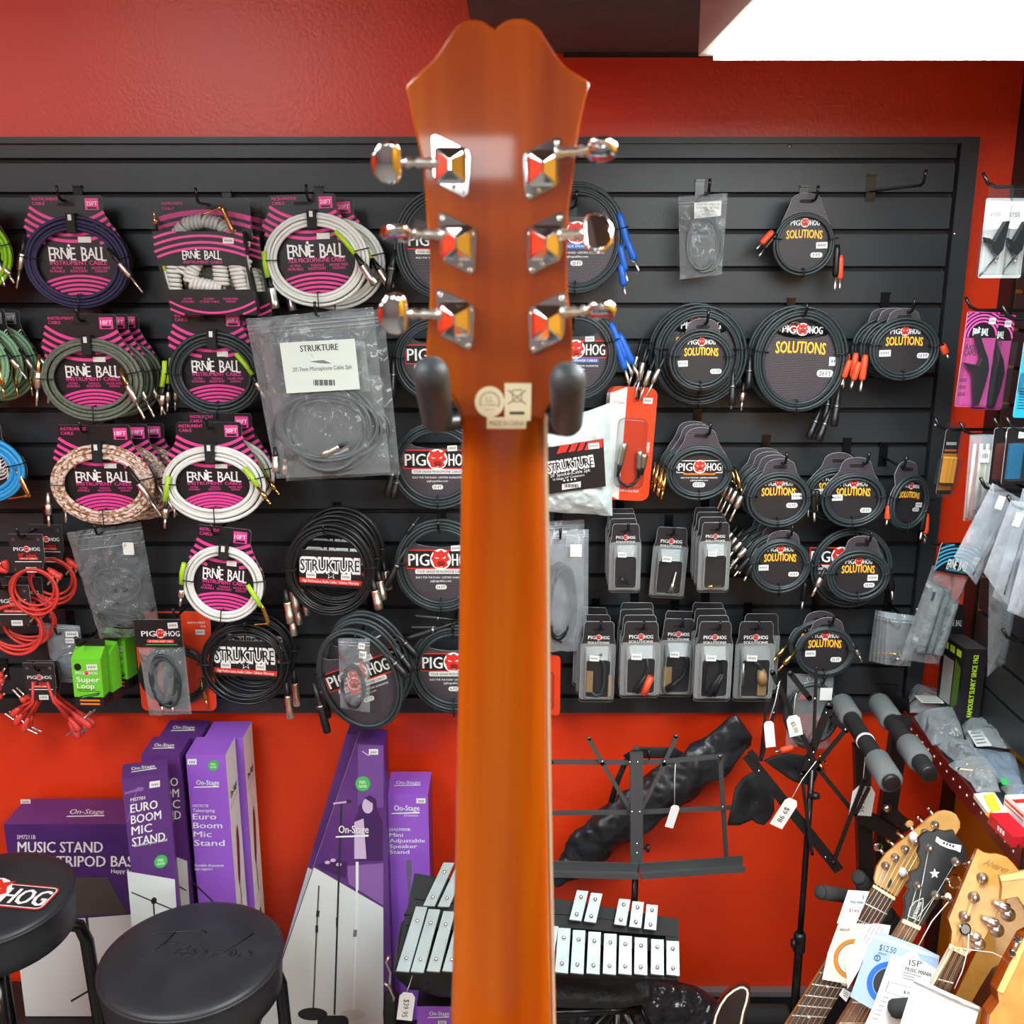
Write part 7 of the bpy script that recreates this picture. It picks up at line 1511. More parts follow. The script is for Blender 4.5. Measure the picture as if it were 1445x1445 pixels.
for k in range(4): m_ = pk.mb(); m_.tube([pk.L(1369 + k * 9, 626) + (4,), pk.L(1366 + k * 9 + (4 if k else 3), 730 - k * 12) + (4,)], 2.6, M('pale_stick', (226, 222, 206), .5), 8); m_.build('stick', pk.root)
m_ = pk.mb(); m_.box((0, 14, 4), (14, 44, 3), M('pale_green', (196, 214, 180), .5)); m_.build('paper_slip', pk.root)
Q_ = [(1362, 614), (1410, 612), (1404, 728), (1366, 736)]; bag_surface(pk, Q_, 8, bag_milky, 2, .06, 24, 41); sticker(pk, *pk.L(1382, 642), 12, 18, 0, 10)
rhook(1364, 613, 1.842, 'black hook on the right-hand wall holding the bags of pale sticks')
for lab, x, Y, mat in (('blue pick pack at the right edge above the hanging clear bags', 1430, 1.66, M('pick_blue', (24, 124, 172), .4)), ('dark red pick pack beside the blue one at the right edge', 1412, 1.72, M('pick_red', (128, 52, 44), .4))):
    pk = Pk('pick_pack', lab, 'pick pack', x, 646, Y, yaw=8); m_ = pk.mb(); m_.prism(rrect(-14, -38, 18, 42, 3, 3), -1, 0, card_black, side=card_edge); m_.flat([(-10, -30), (14, -30), (14, 20), (-10, 20)], .3, mat); m_.build('card', pk.root); sticker(pk, 8, 32, 10, 9); m_ = pk.mb(); m_.prism(rrect(-12, -32, 16, 22, 4, 3), 1, 10, clear, bev=2); m_.build('blister', pk.root)
    rhook(x, 608, Y + .002, 'black hook on the right-hand wall holding the ' + ('blue' if x == 1430 else 'dark red') + ' pick pack')
hang = [('front left hanging clear bag with a dark strip, over the red wall', [(1392, 682), (1434, 704), (1386, 826), (1350, 786)], 1.70, 51), ('hanging clear bag at the right edge, frontmost of the group', [(1418, 706), (1456, 712), (1432, 856), (1392, 808)], 1.62, 52), ('hanging clear bag at the right edge, second of the group', [(1432, 690), (1480, 705), (1450, 870), (1408, 842)], 1.66, 53), ('hanging clear bag at the right edge, third of the group', [(1446, 730), (1490, 740), (1470, 880), (1428, 862)], 1.58, 54)]
for lab, Q_, Y, sd_ in hang:
    pk = Pk('hanging_bag', lab, 'hanging bag', sum(q[0] for q in Q_) / 4, sum(q[1] for q in Q_) / 4, Y); m_ = pk.mb()
    a, b = [(Q_[1][i] * .75 + Q_[0][i] * .25, Q_[2][i] * .8 + Q_[3][i] * .2) for i in (0, 1)]; m_.tube([pk.L(a[0], b[0] + 6) + (3,), pk.L(a[1], b[1] - 8) + (3,)], 2.4, M('dark_strip', (60, 62, 70), .5), 6, flat=.4); m_.build('strip', pk.root)
    bag_surface(pk, Q_, 7, bag_milky, 1.8, .05, 26, sd_); m_ = pk.mb(); u, v = pk.L(Q_[0][0] * .75 + Q_[1][0] * .25, Q_[0][1] + 24); m_.prism([(u - 8, v - 9), (u + 2, v - 12), (u + 7, v + 6), (u - 3, v + 9)], 9, 9.4, offwhite); m_.build('price_sticker', pk.root)
rhook(1393, 692, 1.702, 'black hook on the right-hand wall holding the front left clear bag'); rhook(1432, 718, 1.622, 'black hook on the right-hand wall holding the clear bags at the edge')
# polishing cloth in a bag with a blue-lined header
cl = Pk('cloth_pack', 'grey polishing cloth in a clear bag under a blue-lined header card', 'polishing cloth', 1326, 850, 1.95, roll=-12, yaw=10); m_ = cl.mb(); o_ = [(-34, 78), (-33, 82), (30, 82), (32, 44), (-32, 44)]; m_.prism(o_[::-1], 12, 13, card_black, side=card_edge); arcs(m_, o_, 0, 26, [38, 43, 48, 53, 58], 2.6, M('header_blue', (70, 170, 214), .4), 13.3, 0, 180); eb_logo(m_, 0, 57, 32, 12, white, 13.5); m_.text('POLISHING CLOTH', 2, 49, 3.4, M('header_cyan', (90, 200, 226), .4), 13.5, width=36); m_.build('header_card', cl.root); sticker(cl, 26, 66, 9, 10, -6, 13.6)
fleece = M('grey_fleece', (128, 138, 140), .95, bump=(180, .8, .004), mix=(70, (108, 118, 120)))
m_ = cl.mb()
for u0, r_, top in ((-14, 16, 24), (14, 15, 8), (0, 17, 20)): m_.tube([(u0, y, 0 + (3 if u0 else -2)) for y in (-72, -68, -40, -10, top - 4, top)], [r_ * .6, r_, r_ * 1.02, r_, r_, r_ * .55], fleece, 16, flat=.62)
m_.build('cloth', cl.root); m_ = cl.mb(); m_.prism([(-25, 4), (-7, 4), (-7, 16), (-25, 16)], 13.5, 14.5, M('cloth_label', (70, 76, 80), .6)); m_.build('label', cl.root)
bag_surface(cl, [(1297, 802), (1357, 802), (1353, 936), (1291, 936)], 13, bag_clear, 1.6, .05, 26, 61)
rhook(1312, 768, 1.952, 'black hook on the right-hand wall holding the polishing cloth')
pk = Pk('cloth_pack', 'dark grey bagged cloth hanging behind the black string box', 'polishing cloth', 1412, 880, 1.80); m_ = pk.mb(); m_.tube([(2, y, 4) for y in (-60, -50, 0, 24, 30)], [4, 14, 18, 17, 9], M('dark_fleece', (84, 94, 96), .95, bump=(180, .8, .004)), 16, flat=.5); m_.build('cloth', pk.root); bag_surface(pk, [(1386, 800), (1434, 806), (1424, 930), (1402, 956)], 12, bag_clear, 1.8, .05, 24, 62)
rhook(1400, 806, 1.802, 'black hook on the right-hand wall holding the dark bagged cloth')
rhook(1424, 904, 1.70, 'empty black hook on the right-hand wall just above the shelf')
# small zip bags at the end of the slatwall
for k in range(5):
    pk = Pk('parts_bag', 'small zip bag of metal parts at the lower right end of the slatwall, %s' % (['frontmost', 'second', 'third', 'fourth', 'rearmost'][k]), 'parts bag', 1268 - k * 5, 902 - k * 1, Yw(.13 - .022 * k), roll=-1 - k); plug(pk, 'gold', (1255 - k * 5, 921), (1276 - k * 5, 924), w=3, s=.7); plug(pk, 'ts', (1258 - k * 5, 928), (1282 - k * 5, 930), w=3, s=.7)
    Q_ = [(1248 - k * 5, 866 - k), (1291 - k * 5, 869 - k), (1289 - k * 5, 940 - k), (1252 - k * 5, 938 - k)]; bag_surface(pk, Q_, 5, bag_clear, 1.6, .08, 20, 70 + k); zips(pk, Q_, (.08, .14))
hook(1284, 880, Yw(.13), 'black hook holding the small zip bags of metal parts')

# ---------------------------------------------------------------- instruments at the lower right, on padded stands
class Pl:
    """a tilted plane on which an instrument lies; pixels of the photograph to points on it"""
    def __init__(s, x, y, Y, n): s.p, s.n = AT(x, y, Y), Vector(n).normalized()
    def __call__(s, x, y, l=0): return ATP(x, y, s.p + s.n * l, s.n)
def plate(pl, P, l0, l1, mat, name, root, side=None, bev=0.0):
    """outline P (pixels) as a board between lifts l0 and l1"""
    o = root.location; m_ = MB(); n = len(P); Ls = [(P, l0), (P, l1 - bev)] + ([(inset(P, bev * 700), l1)] if bev else [])
    V = [tuple(pl(x, y, l1 if not bev else l1 - bev) - o + pl.n * ((l - (l1 if not bev else l1 - bev)))) for Q, l in Ls[:2] for x, y in Q]
    if bev: V += [tuple(pl(x, y, l1) - o) for x, y in Ls[2][0]]
    k = len(Ls); b = 0; Fs = [tuple(range(n))[::-1], tuple((k - 1) * n + i for i in range(n))]
    m_.add(V, Fs, mat); m_.add(V, [(q * n + i, q * n + (i + 1) % n, (q + 1) * n + (i + 1) % n, (q + 1) * n + i) for q in range(k - 1) for i in range(n)], side or mat)
    return m_.build(name, root)
def string_(pl, pts, r, mat, name, root):
    m_ = MB(); m_.tube([pl(*p) - root.location for p in pts], r, mat, 5); return m_.build(name, root)
def post(pl, x, y, l, root, r=.0042):
    m_ = MB(); a = pl(x, y, l) - root.location; m_.lathe(a, a + pl.n * .016, [(0, r * 1.9), (.12, r * 1.9), (.2, r * 1.15), (.45, r * .9), (.7, r * .8), (.75, r), (1, r)], nickel, 12); return m_.build('string_post', root)
def peg(pl, a, b, l, root, r=.008, mat=None, tilt=0):
    """tuner: shaft from pixel a to button centre b"""
    m_ = MB(); o = root.location; p, q = pl(*a, l) - o, pl(*b, l) - o; d = (q - p); m_.lathe(p, q, [(0, .0028), (.4, .0032), (.5, .0022), (1, .0024)], nickel, 8); r_ = m_.build('tuning_machine', root)
    m_ = MB(); d.normalize(); u = d.cross(pl.n).normalized(); n_ = pl.n * cos(tilt) + u * sin(tilt); v = u * cos(tilt) - pl.n * sin(tilt); V = []
    for k, s in ((-.0028, .75), (-.0012, 1), (.0012, 1), (.0028, .75)):
        for i in range(12): t = 2 * pi * i / 12; V.append(tuple(q + d * r * .9 * s * cos(t) + v * r * 1.05 * s * sin(t) + n_ * k))
    m_.add(V, [(j * 12 + i, j * 12 + (i + 1) % 12, (j + 1) * 12 + (i + 1) % 12, (j + 1) * 12 + i) for j in range(3) for i in range(12)] + [tuple(range(12))[::-1], tuple(36 + i for i in range(12))], mat or chrome, False); m_.build('tuner_button', r_); return r_
def lerp2(a, b, t): return (a[0] + (b[0] - a[0]) * t, a[1] + (b[1] - a[1]) * t)
nickel_string = M('string_wire', (222, 214, 196), .3, .6)
nut_bone = M('nut_bone', (240, 228, 186), .4)
# electric guitar with a maple headstock
eg_pl = Pl(1220, 1280, 1.66, (-.20, -.86, .46))
eg = thing('electric_guitar', 'dark sunburst electric guitar with maple six-in-line headstock and rosewood neck', 'guitar', eg_pl(1150, 1420)); o = eg.location
plate(eg_pl, [(1234.5, 1247), (1233, 1240), (1237, 1223), (1249, 1205), (1266, 1191), (1284, 1177), (1309, 1155), (1317, 1149), (1324, 1145), (1333, 1143), (1342, 1145), (1350, 1150), (1355, 1160), (1355, 1168), (1349, 1178), (1340, 1184), (1324, 1191), (1310, 1199), (1301, 1210), (1298, 1224), (1290, 1236), (1278, 1246), (1266, 1266)], -.013, 0, maple, 'headstock', eg, bev=.0012)
nl = lambda t: (1234.5 - 123.5 * t, 1250 + 193 * t); nr = lambda t: (1264.5 - 104 * t, 1268 + 177 * t)
plate(eg_pl, [nl(0), nl(1.5), nr(1.62), nr(0)], -.018, .002, rosewood, 'neck', eg, side=maple)
plate(eg_pl, [(1233, 1248), (1264, 1267), (1262, 1271), (1231.5, 1252)], 0, .006, nut_bone, 'nut', eg)
for i in range(11):
    t = (1 - 2 ** (-(i + 1) / 12)) * 2.15; plate(eg_pl, [nl(t), lerp2(nl(t), nr(t), 1), (nr(t)[0] - .8, nr(t)[1] + 1.4), (nl(t)[0] - .8, nl(t)[1] + 1.4)], .002, .0032, nickel_string, 'fret', eg)
for t in (.30, .50, .72, .95): a = lerp2(nl(t), nr(t), .5); plate(eg_pl, circ(a[0], a[1], 2.2, n=10), .002, .0023, white, 'fret_marker', eg)
posts = [(1249.4, 1221.7), (1263, 1210), (1277, 1198), (1291, 1187), (1305, 1175), (1319, 1164)]
for i, p in enumerate(posts):
    post(eg_pl, *p, 0, eg); a = lerp2((1235, 1250), (1263, 1267), .06 + .176 * i); b = lerp2(nl(1.45), nr(1.5), .1 + .16 * i)
    string_(eg_pl, [p + (.010,), a + (.0068,), b + (.0068,)], .0006, nickel_string, 'string', eg)
for a, b in (((1247, 1205), (1239, 1195)), ((1262, 1194), (1254, 1186)), ((1276, 1184), (1268, 1175)), ((1290, 1174), (1283, 1162)), ((1303, 1162), (1296, 1153)), ((1317, 1151), (1311, 1141))): peg(eg_pl, a, b, -.006, eg, .0085 if b[0] in (1239, 1283) else .0062, tilt=.2 if b[0] in (1239, 1283) else 1.1)
for x, y, r in ((1289, 1181, 8), (1274, 1231, 7), (1192, 1385, 7)): m_ = MB(); m_.ball(eg_pl(x, y, .012) - o, r * .0011, white, 10, (1, 1, 1.2)); m_.build('felt_bumper', eg)
m_ = MB(); m_.slab([eg_pl(x, y, .0018) - o for x, y in ((1255, 1243), (1258, 1240), (1259, 1248), (1256, 1254), (1252, 1252))], eg_pl.n, .0012, dark_print); m_.build('truss_cover', eg)
m_ = MB(); m_.tube([eg_pl(x, y, .0008) - o for x, y in ((1284, 1212), (1288, 1207), (1290, 1213), (1294, 1209), (1296, 1216), (1299, 1214))], .0007, dark_print, 5); m_.build('headstock_logo', eg)
burst = M('dark_burst', (58, 22, 20), .2, coat=1, mix=(9, (40, 14, 14))); burst_top = M('burst_top', (30, 18, 16), .15, coat=1)
horn = [(1003, 1446), (1006, 1432), (1013, 1416), (1022, 1403), (1033, 1394), (1043, 1389), (1051, 1389), (1058, 1394), (1060, 1402), (1058, 1414), (1053, 1430), (1050, 1446), (1056, 1470), (1080, 1500), (1130, 1500), (1190, 1560), (1170, 1680), (1100, 1740), (1010, 1740), (940, 1690), (930, 1610), (975, 1530), (995, 1480)]
plate(eg_pl, horn, -.040, -.004, burst, 'body', eg, side=burst, bev=.002); hin = inset(horn, 6); plate(eg_pl, inset(horn, 3.4), -.01, -.0034, cream, 'body_binding', eg); plate(eg_pl, hin, -.01, -.0028, burst_top, 'body_top', eg)
# five-string banjo
bj_pl = Pl(1310, 1260, 1.56, (-.16, -.88, .44))
bj = thing('banjo', 'banjo with black scalloped headstock bearing a white star, beside the maple headstock', 'banjo', bj_pl(1230, 1420)); o = bj.location
banjo_black = M('banjo_black', (30, 31, 33), .35)
plate(bj_pl, [(1275, 1297), (1278, 1280), (1276, 1266), (1283, 1256), (1279, 1248), (1285, 1240), (1283, 1231), (1291, 1229), (1296, 1226), (1300, 1217), (1295, 1203), (1298, 1193), (1296, 1183), (1303, 1176), (1310, 1173), (1317, 1174), (1323, 1170), (1335, 1173), (1345, 1171), (1350, 1181), (1358, 1188), (1364, 1199), (1365, 1211), (1360, 1217), (1353, 1223), (1345, 1227), (1339, 1236), (1334, 1242), (1333, 1249), (1335, 1256), (1330, 1262), (1327, 1268), (1320, 1279), (1312, 1290), (1301, 1307)], -.014, 0, banjo_black, 'headstock', bj, bev=.001)
bl = lambda t: (1275 - 92 * t, 1299 + 147 * t); br = lambda t: (1299 - 78 * t, 1310 + 136 * t)
plate(bj_pl, [bl(-.02), bl(1.5), br(1.6), br(-.02)], -.018, .001, wood('banjo_neck', (110, 72, 46), (138, 94, 62), (124, 82, 54), (70, 70, 70), 0, .4), 'neck', bj)
plate(bj_pl, [(1275, 1297), (1300, 1308), (1298, 1313), (1273, 1302)], 0, .006, nut_bone, 'nut', bj)
for t in (.3, .55, .78, .98, 1.15): plate(bj_pl, [bl(t), br(t), (br(t)[0] - .7, br(t)[1] + 1.2), (bl(t)[0] - .7, bl(t)[1] + 1.2)], .001, .002, nickel_string, 'fret', bj)
plate(bj_pl, [(1319 + 7.5 * u, 1233 - 7.5 * v) for u, v in [(x / 10, y / 10) for x, y in star_pts(0, 0, 10)]], 0, .0008, white, 'star_inlay', bj)
rb = [(1322, 1180), (1327, 1184), (1340, 1190), (1352, 1192), (1357, 1193), (1355, 1203), (1349, 1200), (1337, 1197), (1326, 1192), (1320, 1187)]
plate(bj_pl, rb, 0, .0006, offwhite, 'ribbon_inlay', bj); 
for k in range(4):
    f0 = .22 + k * .15; P_ = [lerp2(lerp2((1326, 1184), (1355, 1194), f0 + d), lerp2((1323, 1190), (1352, 1200), f0 + d), e) for d, e in ((0, .25), (.09, .25), (.09, .75), (0, .75))]; plate(bj_pl, P_, 0, .0009, banjo_black, 'ribbon_mark', bj)
cvp = [(1281, 1293), (1284, 1281), (1291, 1272), (1303, 1267), (1303, 1275), (1301, 1288), (1297, 1300)]; plate(bj_pl, cvp, 0, .0012, offwhite, 'truss_cover', bj); plate(bj_pl, inset(cvp, 1.0), 0, .0016, black_gloss, 'truss_cover', bj)
m_ = MB(); m_.text('HOEDOWN', 0, 0, .006, white, rot=66, bold=.04, width=.028, place=lambda u, v: tuple(bj_pl(1294 + u * 850, 1284 - v * 850, .0022) - o)); m_.build('cover_text', bj)
for i, (p, a) in enumerate((((1310.7, 1197), .62), ((1294.4, 1250), .2), ((1348.5, 1216), .8), ((1320, 1263), .5))):
    post(bj_pl, *p, 0, bj); string_(bj_pl, [p + (.010,), lerp2((1275, 1298), (1300, 1309), a) + (.0068,), lerp2(bl(1.5), br(1.5), a) + (.006,)], .0005, nickel_string, 'string', bj)
for a, b, r in (((1354, 1216), (1367, 1221), .0075), ((1334, 1240), (1347, 1244), .0125), ((1324, 1264), (1340, 1270), .006)): peg(bj_pl, a, b, -.004, bj, r, tilt=.4)
peg(bj_pl, (1328, 1266), (1338, 1265), -.006, bj, .006, white)
string_(bj_pl, [(1338, 1273, .01), (1332, 1280, .012), (1315, 1300, .014), (1296, 1335, .016)], .0011, offwhite, 'tag_string', bj)
# acoustic guitar with a natural headstock
ac_pl = Pl(1370, 1270, 1.46, (-.22, -.86, .45))
ac = thing('acoustic_guitar', 'natural blond acoustic guitar headstock with chrome tuners, right of the black banjo headstock', 'guitar', ac_pl(1330, 1420)); o = ac.location
blond = wood('blond_wood', (190, 134, 58), (208, 156, 78), (200, 146, 68), (36, 36, 36), .15, .38)
plate(ac_pl, [(1338, 1297), (1379, 1197), (1388, 1202), (1396, 1204), (1405, 1204), (1413, 1206), (1421, 1209), (1430, 1218), (1438, 1228), (1437, 1246), (1426, 1262), (1410, 1284), (1398, 1310), (1388, 1328), (1366, 1347), (1341, 1334), (1343, 1315)], -.016, 0, blond, 'headstock', ac, side=amber, bev=.001)
cl_ = lambda t: (1342 - 62 * t, 1338 + 116 * t); cr_ = lambda t: (1364 - 50 * t, 1349 + 105 * t)
plate(ac_pl, [cl_(0), cl_(1.5), cr_(1.6), cr_(0)], -.02, .001, rosewood, 'neck', ac, side=cream)
plate(ac_pl, [cl_(0), cl_(1.5), (cl_(1.5)[0] + 3.5, cl_(1.5)[1]), (cl_(0)[0] + 3.5, cl_(0)[1] + 1)], .0005, .0016, cream, 'binding', ac)
plate(ac_pl, [(1341, 1332), (1366, 1344), (1363, 1350), (1339, 1338)], 0, .007, nut_bone, 'nut', ac)
for t in (.36, .66, .95): plate(ac_pl, [cl_(t), cr_(t), (cr_(t)[0] - .8, cr_(t)[1] + 1.4), (cl_(t)[0] - .8, cl_(t)[1] + 1.4)], .001, .0022, nickel_string, 'fret', ac)
for i, p in enumerate(((1386, 1239), (1374, 1266), (1361, 1293))):
    post(ac_pl, *p, 0, ac, .005)
    for q in (0, 1): string_(ac_pl, [p + (.010,), lerp2((1341, 1333), (1366, 1345), .18 + .28 * i + q * .08) + (.0078,), lerp2(cl_(1.3), cr_(1.3), .18 + .28 * i + q * .08) + (.006,)], .0005, M('bronze_string', (214, 172, 108), .3, .7), 'string', ac)
peg(ac_pl, (1352, 1306), (1362, 1311), .012, ac, .0095, M('smoked_chrome', (70, 64, 60), .2, 1.0))
for a, b in (((1400, 1272), (1424, 1284)), ((1384, 1294), (1408, 1306)), ((1366, 1315), (1382, 1326))):
    m_ = MB(); p, q = ac_pl(*a, .006) - o, ac_pl(*b, .006) - o; m_.lathe(p, q, [(0, .004), (.1, .004), (.14, .006), (.4, .006), (.45, .0085), (.95, .0085), (1, .006)], nickel, 12); r_ = m_.build('tuning_machine', ac)
    m_ = MB(); e = ac_pl(b[0] - 2, b[1] + 6, .004) - o; m_.lathe(e, e + ac_pl.n * .010, [(0, .0115), (.3, .0115), (.4, .009), (.8, .009), (.85, .005), (1, .004)], nickel, 16); m_.build('gear', r_)
m_ = MB(); m_.text('Alvarez', 0, 0, .012, M('gold_script', (150, 112, 60), .4), rot=-22, shear=.3, bold=0, width=.04, place=lambda u, v: tuple(ac_pl(1407 + u * 900, 1222 - v * 900, .0008) - o)); m_.build('headstock_logo', ac)
string_(ac_pl, [(1342, 1336, .010), (1368, 1340, .012), (1400, 1344, .014), (1425, 1356, .014)], .0008, offwhite, 'tag_string', ac); string_(ac_pl, [(1367, 1318, .02), (1366, 1340, .016), (1358, 1370, .014), (1347, 1395, .014)], .0009, offwhite, 'tag_string', ac)
# acoustic body behind it
ab_pl = Pl(1400, 1380, 1.52, (-.22, -.86, .45))
ab = thing('acoustic_guitar', 'natural topped acoustic guitar body with dark pickguard behind the blond headstock', 'guitar', ab_pl(1420, 1440)); o = ab.location
plate(ab_pl, [(1398, 1300), (1425, 1262), (1455, 1240), (1500, 1240), (1520, 1300), (1520, 1480), (1480, 1600), (1330, 1600), (1322, 1480), (1340, 1420), (1368, 1360)], -.06, -.012, blond, 'body', ab, side=amber, bev=.002)
plate(ab_pl, [(1400, 1366), (1408, 1362), (1420, 1361), (1427, 1364), (1420, 1378), (1408, 1395), (1407, 1408), (1404, 1420), (1394, 1427), (1380, 1420), (1372, 1413), (1384, 1392)], -.012, -.0105, M('pickguard', (74, 34, 24), .2, coat=1), 'pickguard', ab)
# slotted headstock coming in from the right
sl_pl = Pl(1430, 1330, 1.36, (-.22, -.88, .42))
sl_ = thing('acoustic_guitar', 'pale wooden guitar neck and body edge cut off by the right edge of the picture', 'guitar', sl_pl(1470, 1400)); o = sl_.location
plate(sl_pl, [(1411, 1236), (1446, 1229), (1500, 1222), (1500, 1310), (1470, 1318), (1452, 1300), (1446, 1281), (1436, 1266), (1424, 1268), (1412, 1271), (1414, 1252)], -.016, 0, blond, 'headstock', sl_, bev=.001)
plate(sl_pl, [(1411, 1236), (1446, 1229), (1500, 1222), (1500, 1232), (1446, 1239), (1413, 1244)], 0, .002, M('pale_veneer', (236, 192, 116), .4), 'headstock_edge', sl_)
plate(sl_pl, [(1500, 1300), (1470, 1310), (1446, 1322), (1425, 1360), (1407, 1398), (1409, 1414), (1396, 1432), (1393, 1452), (1392, 1560), (1500, 1560)], -.05, 0, blond, 'body', sl_, side=amber, bev=.0015)
plate(sl_pl, [(1446, 1322), (1452, 1322), (1434, 1366), (1416, 1402), (1407, 1398), (1425, 1360)], 0, .002, M('pale_veneer'), 'body_edge', sl_)
for a, b in (((1436, 1330), (1428, 1345)), ((1440, 1330), (1436, 1326))): peg(sl_pl, a, b, .004, sl_, .006)

# ---------------------------------------------------------------- tags, string packs and papers tied to the instruments
def paper(name, label, cat, pl, P, l, mat, draw=None, th=.0012, puff=0):
    c = sum((pl(*p, l) for p in P), Vector()) / len(P); t = thing(name, label, cat, c); m_ = MB(); m_.slab([pl(*p, l) - c for p in P], pl.n, th, mat); m_.build('sheet', t)
    if draw:
        m_ = MB(); draw(m_, lambda x, y, k=.0004: tuple(pl(x, y, l + k) - c)); m_.build('printing', t); fuse(t.children[0], t.children[1])
    return t
cream_paper = M('cream_paper', (232, 226, 206), .6)
wt = lambda m_, q, s, x, y, h, mat, rot=0, w=None, k=.0006, b=.02: m_.text(s, 0, 0, h, mat, rot=rot, width=w, bold=b, place=lambda u, v: q(x + u, y - v, k))
paper('string_pack', 'narrow cream tag behind the orange ringed string pack', 'tag', eg_pl, [(1197, 1256), (1227, 1258), (1207, 1306), (1181, 1303)], .012, white, lambda m_, q: [wt(m_, q, 'MUSIC MANIA', 1209, 1273, 4, dark_print, -4, 18), wt(m_, q, 'I', 1218, 1266, 7, dark_print, 0), wt(m_, q, '$149', 1205, 1285, 5, red_print, -8, 14)])
def ring(m_, q, x, y, r0, r1, mat, k, a0=0, a1=360, sy=1.0):
    for i in range(36):
        a = a0 + (a1 - a0) * i / 36; b = a0 + (a1 - a0) * (i + 1) / 36
        m_.poly([q(x + r * cos(R(t)), y - r * sy * sin(R(t)), k) for r, t in ((r0, a), (r1, a), (r1, b), (r0, b))], mat)
paper('string_pack', 'cream string pack with an orange ring hanging on the electric guitar neck', 'string pack', eg_pl, [(1183, 1304), (1219, 1303), (1211, 1350), (1198, 1389), (1160, 1382), (1168, 1345)], .0225, cream_paper, lambda m_, q: [ring(m_, q, 1205, 1354, 29, 24, orange_print, .0006, 85, 250), ring(m_, q, 1205, 1354, 23.5, 22.5, dark_print, .0006, 85, 250), wt(m_, q, 'MEDIUM', 1192, 1312, 3.5, dark_print, 0, 14)])
paper('paper_note', 'folded white note with pink writing beside the cream string pack', 'paper', eg_pl, [(1216, 1305), (1236, 1303), (1257, 1306), (1254, 1318), (1235, 1330), (1222, 1352), (1196, 1396), (1193, 1360)], .029, white, lambda m_, q: [wt(m_, q, 'nnw uww nvn', 1226 + k * 4, 1312 + k * 6 - k * 2, 3.5, M('pink_ink', (226, 120, 150), .6), 62, 34, b=0) for k in range(4)] + [m_.poly([q(x, y, .0005) for x, y in ((1217, 1356), (1222, 1356), (1218, 1372), (1212, 1370))], dark_print)])
pale_blue = M('pale_blue_pack', (168, 192, 220), .35)
def blue_pack(m_, q):
    wt(m_, q, '$12.50', 1253, 1339, 9, dark_print, -14, 24, b=0); wt(m_, q, 'MEDIUM', 1245, 1346, 3, M('blue_ink', (40, 60, 110), .5), -14, 12)
    m_.poly([q(1238 + 5 * cos(R(a)), 1352 - 5 * sin(R(a)), .0006) for a in range(0, 360, 24)], blue_print); wt(m_, q, '13', 1238, 1352, 4, white, 0, 5, .0009)
    ring(m_, q, 1254, 1388, 31, 23, M('ring_blue', (20, 100, 210), .35), .0006, 60, 300); m_.poly([q(1254 + 22 * cos(R(a)), 1388 - 22 * sin(R(a)), .0005) for a in range(0, 360, 15)], dark_print)
    for x, y in ((1246, 1394), (1255, 1380), (1262, 1392)): m_.poly([q(x + 3.5 * u / 10, y - 3.5 * v / 10, .001) for u, v in star_pts(0, 0, 10)], offwhite)
    m_.poly([q(x, y, .0008) for x, y in ((1234, 1319), (1326, 1349), (1324, 1354), (1233, 1324))], M('pack_crimp', (196, 208, 226), .3))
paper('string_pack', 'pale blue string pack with a bright blue ring and handwritten price', 'string pack', bj_pl, [(1234.5, 1318), (1245, 1316), (1300, 1336), (1326, 1349), (1318, 1392), (1229.5, 1424), (1199.6, 1406.5), (1222, 1345)], .030, pale_blue, blue_pack)
def isp(m_, q):
    wt(m_, q, 'ISP', 1292, 1359, 9, dark_print, -8, 18, b=.01); wt(m_, q, 'MUSIC MANIA', 1296, 1371, 5.5, dark_print, -14, 38, b=.03)
    for k in range(3): m_.poly([q(x, y, .0006) for x, y in ((1274, 1371 + k * 4), (1300, 1378 + k * 4), (1300, 1379 + k * 4), (1274, 1372 + k * 4))], grey_print)
    for P in (((1254, 1385), (1296, 1396)), ((1296, 1396), (1291, 1412)), ((1291, 1412), (1249, 1399)), ((1249, 1399), (1254, 1385))): (a, b) = P; m_.poly([q(a[0], a[1], .0006), q(b[0], b[1], .0006), q(b[0] + .8, b[1] + .8, .0006), q(a[0] + .8, a[1] + .8, .0006)], grey_print)
    wt(m_, q, '$.00', 1281, 1401, 4, dark_print, -14, 12)
    for k in range(6): m_.poly([q(x, y, .0006) for x, y in ((1246 - k * 3, 1406 + k * 6), (1254 - k * 3, 1408 + k * 6), (1254 - k * 3, 1409 + k * 6), (1246 - k * 3, 1407 + k * 6))], grey_print)
paper('price_tag', 'large white shop tag with handwritten heading over the blue string pack', 'price tag', bj_pl, [(1258, 1347), (1272, 1350), (1285, 1342), (1293, 1344), (1298, 1353), (1322, 1368), (1312, 1400), (1292, 1470), (1210, 1470), (1232, 1420)], .036, white, isp)
t = thing('foam_grip', 'dark grey rounded foam grip in front of the white shop tag', 'grip', bj_pl(1264, 1425, .05)); m_ = MB(); a, b = bj_pl(1253, 1424, .050) - t.location, bj_pl(1310, 1420, .052) - t.location; m_.lathe(a, b, [(0, .004), (.05, .012), (.15, .0155), (.9, .0155), (1, .012)], foam_dark, 18); m_.build('grip', t)
t = paper('plastic_sleeve', 'clear plastic sleeve over white paper at the bottom right, before the acoustic neck', 'sleeve', ac_pl, [(1290, 1382), (1382, 1424), (1366, 1480), (1262, 1480), (1270, 1446)], .036, M('sleeve_paper', (222, 226, 224), .25, coat=.6, bump=(14, .4, .01)))
m_ = MB(); c = t.location; m_.tube([ac_pl(1290, 1382, .038) - c, ac_pl(1340, 1405, .040) - c, ac_pl(1382, 1424, .038) - c], .004, M('sleeve_seal', (226, 230, 230), .15, bump=(60, .8, .01)), 8); m_.build('sleeve_seal', t)
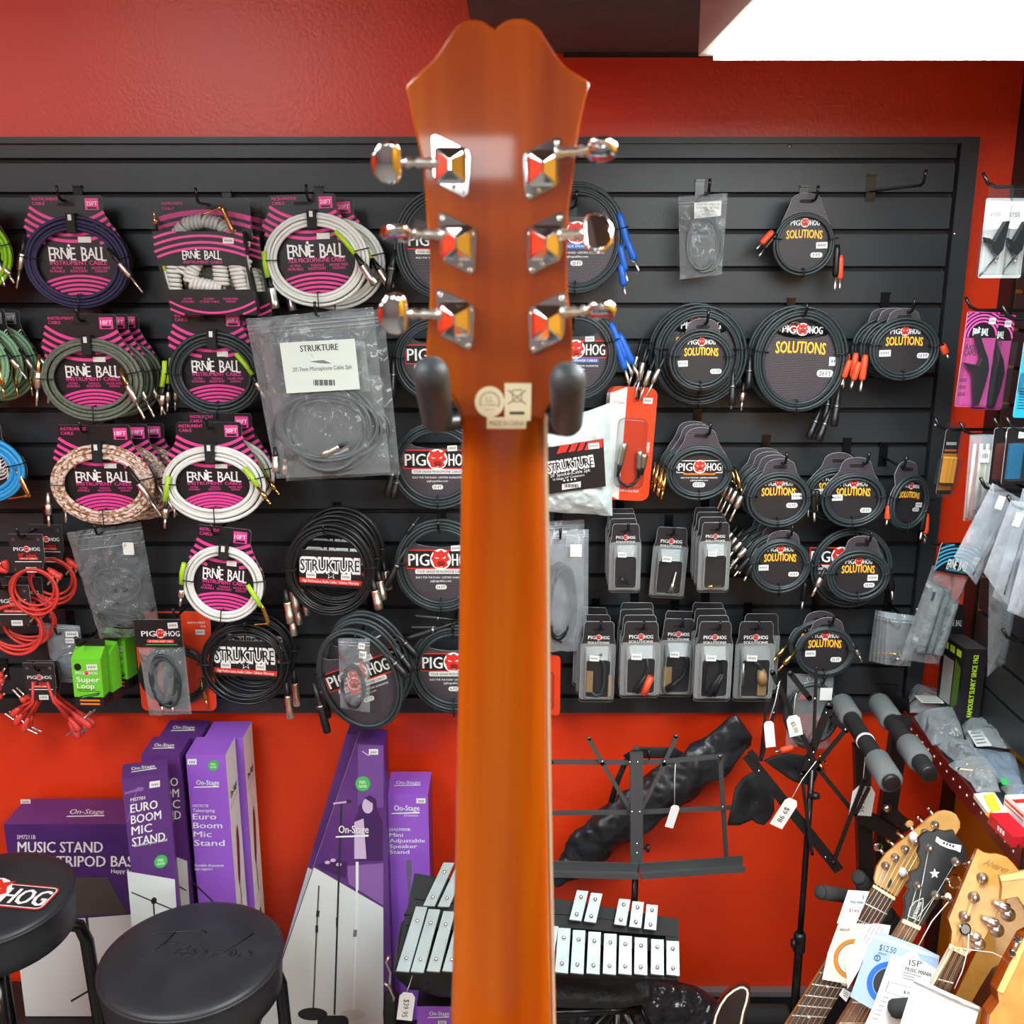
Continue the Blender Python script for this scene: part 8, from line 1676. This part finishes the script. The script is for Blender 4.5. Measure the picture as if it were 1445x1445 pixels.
paper('paper_note', 'small printed note low between the electric and banjo necks', 'paper', eg_pl, [(1190, 1394), (1201, 1401), (1194, 1414), (1184, 1404)], .014, offwhite, lambda m_, q: [m_.poly([q(x, y, .0006) for x, y in ((1190, 1398 + k * 3), (1197, 1402 + k * 3), (1197, 1403 + k * 3), (1190, 1399 + k * 3))], grey_print) for k in range(3)])

# padded stands that carry the instruments
ist = thing('instrument_stand', 'black instrument stand with dark foam arms behind the electric guitar neck', 'instrument stand', (AT(1225, 1300, 1.78).x, 1.80, 0)); o = ist.location
def padarm(P, r): 
    m_ = MB(); Q_ = [AT(x, y, Y) - o for x, y, Y in P]; m_.tube(Q_, r, foam_dark, 16); m_.lathe(Q_[0], Q_[0] + (Q_[0] - Q_[1]).normalized() * .006, [(0, r), (.6, r * .85), (1, r * .3)], foam_dark, 16); return m_.build('padded_arm', ist)
padarm([(1158, 1259, 1.70), (1180, 1262, 1.73), (1215, 1268, 1.77), (1228, 1270, 1.79)], .0135); padarm([(1212, 1238, 1.75), (1222, 1252, 1.78), (1230, 1266, 1.80)], .015); padarm([(1250, 1290, 1.77), (1262, 1305, 1.79), (1272, 1330, 1.80)], .018)
m_ = MB(); q = AT(1230, 1268, 1.80) - o; m_.tube([q, Vector((q.x, q.y, .25)), Vector((q.x, q.y, .03))], .011, black_gloss, 10); m_.build('pole', ist)
m_ = MB(); m_.tube([AT(1230, 1268, 1.80) - o, AT(1262, 1300, 1.80) - o, AT(1275, 1335, 1.80) - o], .010, black_gloss, 8); m_.build('yoke', ist)
for a in (200, 250, 300): m_ = MB(); m_.tube([(q.x, q.y, .20), (q.x + .2 * cos(R(a)), q.y + .2 * sin(R(a)), .012)], .009, black_gloss, 8); m_.build('leg', ist)
t = thing('foam_roll', 'grey foam covered tube lying along the baseboard behind the sunburst guitar', 'tube', AT(1080, 1432, 2.06)); m_ = MB(); m_.lathe(AT(1048, 1432, 2.07) - t.location, AT(1112, 1432, 2.07) - t.location, [(0, .02), (.05, .024), (.95, .024), (1, .02)], foam_dark, 18); m_.build('foam', t)
fuse_prints()
